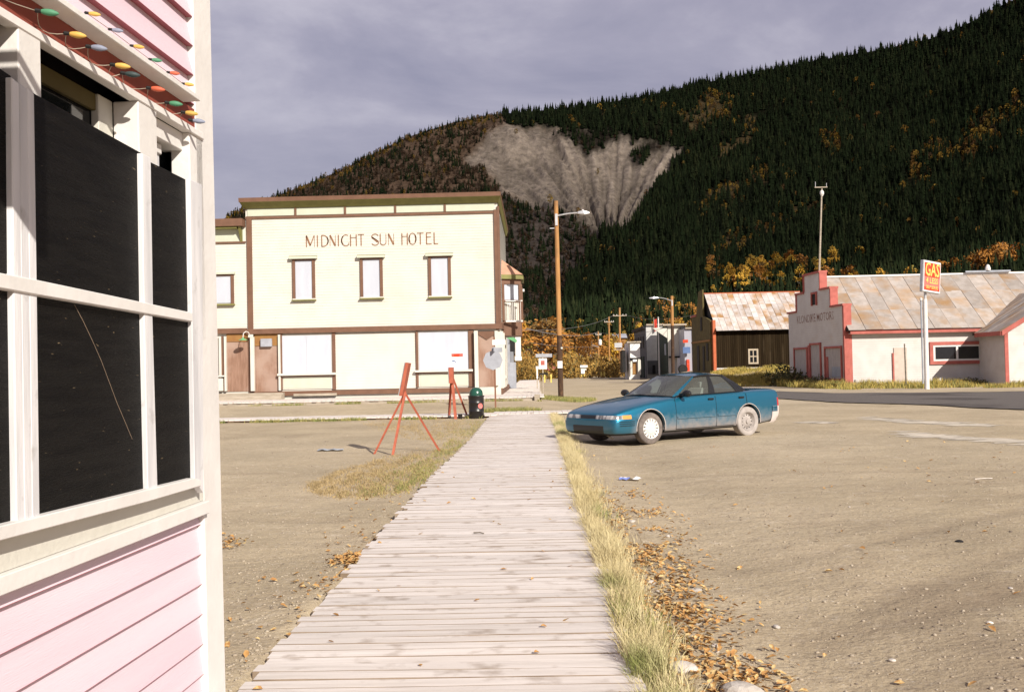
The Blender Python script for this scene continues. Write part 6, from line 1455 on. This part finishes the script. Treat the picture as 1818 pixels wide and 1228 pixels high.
ORD = ['first', 'second', 'third', 'fourth', 'fifth', 'sixth', 'seventh', 'eighth', 'ninth', 'tenth', 'eleventh', 'twelfth', 'thirteenth', 'fourteenth', 'fifteenth', 'sixteenth', 'seventeenth', 'eighteenth', 'nineteenth'] + ['%s%s' % (t, u) for t in ('twentieth', 'thirtieth', 'fortieth') for u in ('',)]
def ordn(k):
    if k < 19: return ORD[k]
    k += 1; t = {2: 'twent', 3: 'thirt', 4: 'fort', 5: 'fift'}[k // 10]; return t + 'ieth' if k % 10 == 0 else t + 'y-' + ORD[k % 10 - 1]
for (p, h, v, grp, what, k, n_) in TR:
    cm, tm, kd, mt_ = TM[v]; col_ = 'yellow' if mt_ == 'leafy' else 'orange'; shp = 'spreading' if kd else 'upright'
    t_ = thing('autumn_tree', '%s %s tree %s, %s from the left' % (shp, col_, what, ordn(k)), 'tree', (p.x, p.y, p.z - .1), rnd.uniform(0, 6.28), grp)
    wd = h * rnd.uniform(.9, 1.25); t_.scale = (wd, wd, h)
    link('crown', cm, t_); link('trunk', tm, t_)
# low bushes at the street end and round the garage
def bushmesh(seed, n_=420):
    rnd = random.Random(seed); b = MB()
    for k in range(n_):
        a = rnd.random() * 6.28; r = rnd.random() ** .5; h = (1 - r * r) ** .5 * rnd.random() ** .6; p = Vector((r * math.cos(a), r * math.sin(a), h * rnd.uniform(.7, 1.05))); s_ = rnd.uniform(.04, .10)
        a_ = Vector((rnd.gauss(0, 1), rnd.gauss(0, 1), rnd.gauss(0, 1.6))).normalized(); b_ = a_.orthogonal().normalized(); b.add([p - a_ * s_, p + b_ * s_ * .6, p + a_ * s_, p - b_ * s_ * .6], [(0, 1, 2, 3)])
    return b
M['bush'] = leafy('dull_gold_bush', (.36, .215, .05), (.25, .14, .03), (.08, .07, .025)); M['bushshade'] = leafy('shaded_green_bush', (.05, .055, .02), (.09, .08, .03), (.16, .12, .04))  # darker leaf colour has the garage's cast shade painted in
BMs = [bushmesh(i).mesh('foliage', M['bush'], recalc=False) for i in range(3)]; BMd = [bushmesh(9 + i).mesh('foliage', M['bushshade'], recalc=False) for i in range(2)]
def bush(x, y, z, r, h, dark, label, grp):
    t_ = tag(link('bush', random.choice(BMd if dark else BMs)), label, 'bush', grp); t_.location = (x, y, z - .05); t_.scale = (r, r, h); t_.rotation_euler = (0, 0, random.random() * 6.28)
def scrub(name, label, spots):
    b = MB(); protos = [bushmesh(60 + i, 260) for i in range(3)]
    for (x, y, r, h) in spots:
        q = protos[rnd.randrange(3)]; a = rnd.random() * 6.28; c, s_ = math.cos(a) * r, math.sin(a) * r
        b.add([(x + vx * c - vy * s_, y + vx * s_ + vy * c, vz * h - .1) for vx, vy, vz in q.v], q.f)
    tag(b.build(name, M['bush'], recalc=False), label, kind='stuff')
def rndspot(px0, px1, Y0, Y1): Y = rnd.uniform(Y0, Y1); return at(rnd.uniform(px0, px1), 660, Y).x, Y
scrub('street_end_scrub', 'dense gold and brown scrub closing the end of the street', [(*rndspot(925, 1128, 132, 172), rnd.uniform(1.5, 3.6), rnd.uniform(1.4, 4.4)) for k in range(36)])
scrub('boardwalk_scrub', 'tall gold scrub along the far boardwalk past the hotel', [(*rndspot(908, 950, 90, 130), rnd.uniform(1, 2), rnd.uniform(2, 4.5)) for k in range(12)])
for k, (px, Y, r, h, dk) in enumerate([(1372, 70, .9, .6, 0), (1392, 71, 1.3, 1.3, 1), (1402, 67, 1.0, 1.3, 1), (1418, 66, .9, .9, 1), (1436, 64, .8, .7, 1), (1452, 62.5, .7, .8, 1), (1470, 61.5, .7, .6, 1), (1486, 60.4, .7, .5, 0), (1690, 59, 1.2, .6, 0), (1722, 59, .9, .5, 1), (1350, 74, .7, .5, 0), (1384, 68, .8, .8, 1)]):
    p = at(px, 680, Y); bush(p.x, Y, gz(p.x, Y), r * (1.25 if dk else 1), h * (1.15 if dk else .72), dk, ('dark scrubby bush at the foot of the stepped false front, ' if dk else 'golden bush near the garage, ') + ordn(k) + ' of the row', 'dark bushes at the garage front' if dk else 'golden bushes by the garage')
# ---------------------------------------------------------------- grasses, leaves, stones
def blades(name, pts, label, mt_, hmin, hmax, wd=.006, lean=.5, seed=1):
    rs_ = np.random.RandomState(seed); P = np.array(pts, dtype=np.float64); n = len(P)
    h = rs_.uniform(hmin, hmax, n) * P[:, 3] if P.shape[1] > 3 else rs_.uniform(hmin, hmax, n)
    a = rs_.uniform(0, 2*np.pi, n); la = rs_.uniform(0, 2*np.pi, n); ln = rs_.uniform(.1, 1, n) * lean * h
    dx, dy = np.cos(a) * wd, np.sin(a) * wd; lx, ly = np.cos(la) * ln, np.sin(la) * ln
    V = np.zeros((n, 5, 3)); x, y, z = P[:, 0], P[:, 1], P[:, 2]
    V[:, 0] = np.c_[x - dx, y - dy, z]; V[:, 1] = np.c_[x + dx, y + dy, z]; V[:, 2] = np.c_[x + dx*.7 + lx*.35, y + dy*.7 + ly*.35, z + h*.6]; V[:, 3] = np.c_[x - dx*.7 + lx*.35, y - dy*.7 + ly*.35, z + h*.6]; V[:, 4] = np.c_[x + lx, y + ly, z + h]
    return npmesh(name, V.reshape(-1, 3), [np.array([[0, 1, 2, 3]]), np.array([[3, 2, 4]])], n, 5, mt_, label)
def npmesh(name, V, faces, n, per, mt_, label):
    me = bpy.data.meshes.new(name); loops = []; tot = []; base = np.arange(n) * per
    for f in faces:
        k = f.shape[1]; idx = (base[:, None, None] + f[None]).reshape(-1); loops.append(idx); tot.append(np.full(n * f.shape[0], k))
    loops = np.concatenate(loops).astype(np.int32); tot = np.concatenate(tot).astype(np.int32)
    me.vertices.add(len(V)); me.vertices.foreach_set('co', V.astype(np.float32).ravel()); me.loops.add(len(loops)); me.loops.foreach_set('vertex_index', loops)
    me.polygons.add(len(tot)); me.polygons.foreach_set('loop_start', np.concatenate([[0], np.cumsum(tot)[:-1]]).astype(np.int32)); me.update(calc_edges=True)
    me.materials.append(mt_); return tag(link(name, me), label, kind='stuff')
rnd = random.Random(77)
edge = lambda y: bw_c(y) + .91
pts, gp_ = [], []
for k in range(46000):
    y = 3.6 + 28.5 * rnd.random() ** 1.35; cl = noise.noise(Vector((y * 1.1, 0, 5))) ; 
    w_ = .20 + .10 * cl + (.08 if y > 9 else .02); x = edge(y) + .0 + abs(rnd.gauss(0, .6)) * w_ 
    nn = noise.noise(Vector((x * 4, y * 2.2, 1)))
    if nn < -.28 and rnd.random() < .75: continue
    hs = (.75 + .5 * nn) * (1 if x - edge(y) < .25 else .6)
    q = (x, y, gz(x, y) - .01, hs)
    g_ = math.exp(-((y - 6.0) / .55) ** 2) + .6 * math.exp(-((y - 4.4) / .3) ** 2)
    (gp_ if rnd.random() < g_ * .55 else pts).append(q)
blades('dry_grass', pts, 'dry straw coloured grass along the right edge of the boardwalk', M['grass'], .09, .27, .0024, .85, 1)
blades('green_grass', gp_, 'greener grass tufts along the right edge of the boardwalk', M['grassg'], .08, .22, .0035, .8, 2)
# grass apron left of the boardwalk, outline taken on the ground
apron = [(540, 868), (600, 835), (660, 820), (720, 800), (775, 792), (700, 770), (640, 752), (700, 745), (790, 742), (900, 741), (878, 757), (850, 778), (812, 802), (782, 824), (745, 862), (725, 872), (650, 884), (590, 884)]
bare = [(560, 800), (640, 775), (740, 780), (800, 782), (770, 800), (660, 812)]
pts, gp_ = [], []
while len(pts) + len(gp_) < 30000:
    px, py = rnd.uniform(530, 905), rnd.uniform(740, 888); jx, jy = px + rnd.gauss(0, 5), py + rnd.gauss(0, 2.5)
    if not inpoly(jx, jy, apron) : continue
    nn = noise.noise(Vector((px / 22, py / 9, 3)))
    if inpoly(px, py, bare) and rnd.random() < .85: continue
    if nn < -.1 and rnd.random() < .6: continue
    p = on_z(px, py, 0)
    if p.x > edge(p.y) - 1.82: continue
    # distance from walk edge: greener close to it
    g_ = math.exp(-((p.x - BWL) / .6) ** 2) * (.9 if nn > -.1 else .4)
    (gp_ if rnd.random() < g_ * .6 else pts).append((p.x, p.y, gz(p.x, p.y) - .005, .6 + .6 * max(0, nn)))
blades('matted_grass', pts, 'matted brown grass on the lot left of the boardwalk', M['straw'], .02, .07, .004, 1.4, 3)
blades('green_lot_grass', gp_, 'green grass along the left edge of the boardwalk', M['grassg'], .03, .10, .004, 1.0, 4)
pts = []
for k in range(9000):
    if rnd.random() < .5: x, y = rnd.uniform(-16, -1.7), 31.95 + rnd.gauss(0, .12)
    else: x, y = rnd.uniform(-17, .2), 42.3 + abs(rnd.gauss(0, .25)) - .2
    if noise.noise(Vector((x * .9, y, 0))) < -.05: continue
    pts.append((x, y, gz(x, y) - .01, 1))
for k in range(5000):
    a = rnd.random() * 6.28; r = rnd.random() ** .5; x, y = (-.95 + 1.1 * r * math.cos(a), 35.8 + .8 * r * math.sin(a)) if k < 1800 else (1.4 + 2.2 * r * math.cos(a) * .6, 46.5 + 2.4 * r * math.sin(a))
    pts.append((x, y, gz(x, y) - .01, 1.3))
blades('kerb_grass', pts, 'short grass along the walkways before the hotel', M['grassg'], .05, .15, .010, .8, 5)
# roadside weeds before the garage and on the shed bank
pts, g2 = [], []
for k in range(26000):
    px = rnd.uniform(1380, 1835)
    Y = rnd.uniform(55.0, 60.0) if px < 1745 else rnd.uniform(53.2, 56.4)
    if px < 1500: Y += (1500 - px) * .085
    x = at(px, 680, Y).x; nn = noise.noise(Vector((x * .8, Y * .8, 2)))
    den = .25 + (.6 if Y > 58 else 0) + nn
    if rnd.random() > den: continue
    (g2 if rnd.random() < .35 + nn * .6 else pts).append((x, Y, gz(x, Y) - .02, .7 + nn + (.5 if Y > 58.5 else 0)))
blades('garage_weeds', pts, 'golden weeds along the foot of the garage wall', M['weed'], .12, .42, .014, .5, 6)
blades('green_weeds', g2, 'green and yellow weeds along the roadside before the garage', M['grassg'], .10, .35, .014, .6, 7)
pts = []
for k in range(24000):
    px = rnd.uniform(1262, 1412); Y = rnd.uniform(67.5, 80); x = at(px, 680, Y).x; nn = noise.noise(Vector((x * .5, Y * .5, 4)))
    if rnd.random() > .65 + nn: continue
    pts.append((x, Y, gz(x, Y) - .02, .8 + nn))
blades('bank_grass', pts, 'tall golden grass on the bank below the dark shed', M['weed'], .10, .36, .016, .5, 8)
# fallen leaves
def leafmesh(name, pts, label, seed, s0=.014, s1=.031):
    rs_ = np.random.RandomState(seed); P = np.array(pts); n = len(P); a = rs_.uniform(0, 6.28, n); s_ = rs_.uniform(s0, s1, n); tl = rs_.uniform(-.5, .5, (n, 2))
    u = np.c_[np.cos(a), np.sin(a), tl[:, 0]] * s_[:, None]; v = np.c_[-np.sin(a), np.cos(a), tl[:, 1]] * s_[:, None] * .55; up = np.c_[np.zeros(n), np.zeros(n), s_ * rs_.uniform(.1, .5, n)]
    V = np.zeros((n, 6, 3)); V[:, 0] = P - u; V[:, 1] = P - u*.2 - v + up; V[:, 2] = P + u * .6 - v*.6 + up*.7; V[:, 3] = P + u + up * .2; V[:, 4] = P + u*.5 + v*.7 + up; V[:, 5] = P - u*.3 + v + up*.8
    return npmesh(name, V.reshape(-1, 3), [np.array([[0, 1, 2, 3], [0, 3, 4, 5]])], n, 6, M['litter'], label)
pts = []
for k in range(9000):
    y = 3.7 + 9.5 * rnd.random() ** 1.5; c = edge(y) + .42 + .02 * (y - 4) + .10 * noise.noise(Vector((y * .9, 3, 0))); x = c + rnd.gauss(0, .17 if y < 9 else .22)
    if x < edge(y) + .02: continue
    den = .55 + .8 * noise.noise(Vector((x * 2.5, y * 1.6, 8))) - (.25 if y > 9 else 0)
    if rnd.random() < den * .68: pts.append((x, y, gz(x, y) + .006 + rnd.random() * .018))
leafmesh('leaf_drift', pts, 'drift of fallen orange and tan leaves beside the grass strip', 1)
pts = []
for k in range(260): y = 3.5 + 16 * rnd.random() ** 2; x = rnd.uniform(edge(y) + .5, 8); pts.append((x, y, gz(x, y) + .012))
for k in range(170): y = 3.2 + 12 * rnd.random() ** 1.5; x = BWL - abs(rnd.gauss(.1, .35)); pts.append((x, y, gz(x, y) + .012))
for k in range(60): y = 3 + 12 * rnd.random() ** 1.3; x = rnd.uniform(BWL, BWR); pts.append((x, y, .068))
for (cx, cy, n_, r) in ((-1.48, 8.2, 330, .17), (-1.42, 9.3, 90, .12), (-2.9, 9.2, 120, .22), (-1.5, 7.1, 50, .2)):
    for k in range(n_): x, y = cx + rnd.gauss(0, r * .6), cy + rnd.gauss(0, r); pts.append((x, y, gz(x, y) + .01 + rnd.random() * .02))
leafmesh('fallen_leaves', pts, 'single fallen leaves scattered over the dirt and boards', 2)
# gravel
def rockverts(seed):
    bm = bmesh.new(); bmesh.ops.create_icosphere(bm, subdivisions=1, radius=1); r_1 = random.Random(seed)
    for v in bm.verts: v.co *= r_1.uniform(.7, 1.2)
    V = np.array([v.co[:] for v in bm.verts]); F = np.array([[v.index for v in f.verts] for f in bm.faces]); bm.free(); return V, F
def gravel(name, pts, sizes, label, seed, mt_):
    RV, F = rockverts(seed); rs_ = np.random.RandomState(seed); P = np.array(pts); n = len(P); a = rs_.uniform(0, 6.28, n); s_ = np.array(sizes)[:, None] * rs_.uniform(.6, 1.3, (n, 3)) * np.array([1, 1, .6])
    L_ = RV[None] * s_[:, None, :]; c, s = np.cos(a)[:, None], np.sin(a)[:, None]; X = L_[..., 0] * c - L_[..., 1] * s; Y = L_[..., 0] * s + L_[..., 1] * c
    V = np.stack([X, Y, L_[..., 2]], -1) + P[:, None, :]
    return npmesh(name, V.reshape(-1, 3), [F], n, len(RV), mt_, label)
pts, sz = [], []
for k in range(26000):
    y = 3.3 + 22 * rnd.random() ** 1.9; x = rnd.uniform(edge(y) + .25, 1.2 + y * .62)
    if rnd.random() > .35 + .9 * abs(noise.noise(Vector((x * .6, y * .6, 0)))) + (.3 if x > 2.5 + y * .1 and y < 7 else 0): continue
    s_ = .003 + .012 * rnd.random() ** 5; pts.append((x, y, gz(x, y) + s_ * .2)); sz.append(s_)
gravel('gravel', pts, sz, 'loose gravel scattered over the dirt parking area', 1, M['pebble'])
pts, sz = [], []
for k in range(15000):
    y = 3.3 + 22 * rnd.random() ** 1.6; x = rnd.uniform(-y * .40, BWL - .03)
    s_ = .003 + .011 * rnd.random() ** 4; pts.append((x, y, gz(x, y) + s_ * .2)); sz.append(s_)
gravel('lot_gravel', pts, sz, 'fine gravel scattered over the lot left of the boardwalk', 2, M['pebble'])
# the larger stones that one can point at
def rock(px, py, r, label, mt_='stone', flat=.55, seed=0, cat='stone', name='stone', sx=1.3):
    p = on_z(px, py, 0); z = gz(p.x, p.y); RV, F = rockverts(seed + 5); b = MB(); b.add([(v[0] * r * sx, v[1] * r, v[2] * r * flat) for v in RV], [tuple(int(i) for i in f) for f in F])
    me = b.mesh(name, M[mt_]); me = evalmesh(me, [sub(1)]); o_ = tag(link(name, me), label, cat); o_.location = (p.x, p.y, z + r * flat * .35); o_.rotation_euler = (0, 0, seed)
for k, (px, py, r, lb) in enumerate([(1236, 1040, .040, 'pale squarish stone on the dirt at the edge of the leaf drift'), (1155, 1033, .045, 'flat pale stone between the grass strip and the leaf drift'), (1213, 1188, .10, 'large flat white stone at the lower right edge of the grass strip'), (1318, 1226, .11, 'white stone cut off by the bottom edge of the picture'),
    (1122, 925, .05, 'pale stone at the upper end of the leaf drift'), (1186, 946, .032, 'small white stone beside the upper leaf drift'), (1236, 1102, .032, 'grey white pebble lying in the middle of the leaves'), (1268, 1140, .026, 'rounded white pebble right of the leaf drift'), (1378, 1100, .034, 'flat grey stone alone on the dirt right of the leaves'), (1757, 1107, .022, 'bright white pebble near the right edge of the picture'), (1583, 1163, .024, 'tan pebble casting a shadow on the dirt at lower right'), (1794, 1040, .022, 'small pale stone high at the right edge of the picture'), (1270, 1098, .02, 'little white pebble just above the rounded one'), (1272, 1151, .018, 'tiny white pebble below the rounded one'), (1508, 900, .02, 'small lone pebble in the middle of the parking area'), (1168, 1046, .02, 'little flat pebble against the grass strip')]):
    rock(px, py, r, lb, seed=k)
rock(1703, 960, .035, 'black clod lying on the dirt at the right', 'dark', .5, 31, 'clod', 'clod'); rock(1144, 852, .035, 'brown crumpled scrap beside the blue and white litter', 'bark', .6, 33, 'litter', 'scrap')
p = on_z(1120, 846, 0); lt = thing('crumpled_wrapper', 'blue and white crumpled wrapper on the dirt near the car', 'litter', (p.x, p.y, gz(p.x, p.y))); rw = random.Random(4)
MB().grid([[(-.15 + .06*i + rw.uniform(-.01, .01), -.07 + .05*j + rw.uniform(-.01, .01), .01 + rw.uniform(0, .05)) for i in range(6)] for j in range(4)]).build('paper', M['signwht'], lt)
MB().grid([[(-.17 + .05*i, -.09 + .04*j, .015 + rw.uniform(0, .04)) for i in range(4)] for j in range(2)]).build('blue_fold', mat('blue_print', (.20, .25, .55), None, 9, .6), lt)
def stick(px, py, L_, a, label, r=.006, mt_='timber', z=None):
    p = on_z(px, py, .06 if z else 0); b = MB(); d = Vector((math.cos(a), math.sin(a), 0)) * L_ / 2; b.path([-d, Vector((.01, .008, .004)), d], r, 5); o_ = tag(b.build('stick', M[mt_]), label, 'stick'); o_.location = (p.x, p.y, (z or gz(p.x, p.y)) + r)
stick(850, 948, .11, -.5, 'short dark twig lying on the boardwalk planks', .006, 'bark', .066); stick(1746, 852, .25, .2, 'pale stick lying on the parking area near the white road marks', .008, 'stone')
b = MB(); p = on_z(588, 800, 0)
shadow_patch = tag(MB().grid([[(-.26 + .10*i, -.10 + .08*j, .012 + .03 * math.sin(i * 1.7 + j) ** 2) for i in range(6)] for j in range(4)]).build('easel_shadow', M['sheetgrey']), 'shadow of the nearer easel, painted as a dark sheet on the lot', 'shadow_patch'); shadow_patch.location = (p.x, p.y, gz(p.x, p.y))  # dark sheet laid as the painted cast shadow of the easel
# pale dust streaks of the parking area: real thin skins of lighter silt
M['silt'] = mat('pale_silt', (.58, .51, .42), (.52, .46, .37), 4, .95)
def silt(pp, label, n_=260, sp_=.9, seed=2):
    r_1 = random.Random(seed); b = MB()
    for k in range(n_):
        t = r_1.random(); i = min(int(t * (len(pp) - 1)), len(pp) - 2); f = t * (len(pp) - 1) - i; px = pp[i][0] + (pp[i+1][0]-pp[i][0])*f; py = pp[i][1] + (pp[i+1][1]-pp[i][1])*f + r_1.gauss(0, sp_)
        p = on_z(px, py, 0); L_, W_ = r_1.uniform(.1, .5), r_1.uniform(.02, .09); m_ = 7; ring = []
        for q in range(m_): a = 2*math.pi*q/m_; x, y = p.x + L_*math.cos(a)*r_1.uniform(.7, 1.1), p.y + W_*math.sin(a)*r_1.uniform(.7, 1.1); ring.append((x, y, gz(x, y) + .006))
        b.add(ring, [tuple(range(m_))])
    tag(b.build('pale_silt', M['silt'], recalc=False), label, kind='stuff')
silt([(1540, 742), (1620, 748), (1690, 752), (1760, 756)], 'pale silt streak across the parking area', 160, 1.2, 2); silt([(1600, 768), (1680, 775), (1760, 781), (1830, 786)], 'second pale silt streak across the parking area', 220, 1.6, 3); silt([(1425, 750), (1470, 751)], 'short pale silt streak behind the car', 50, .8, 4)
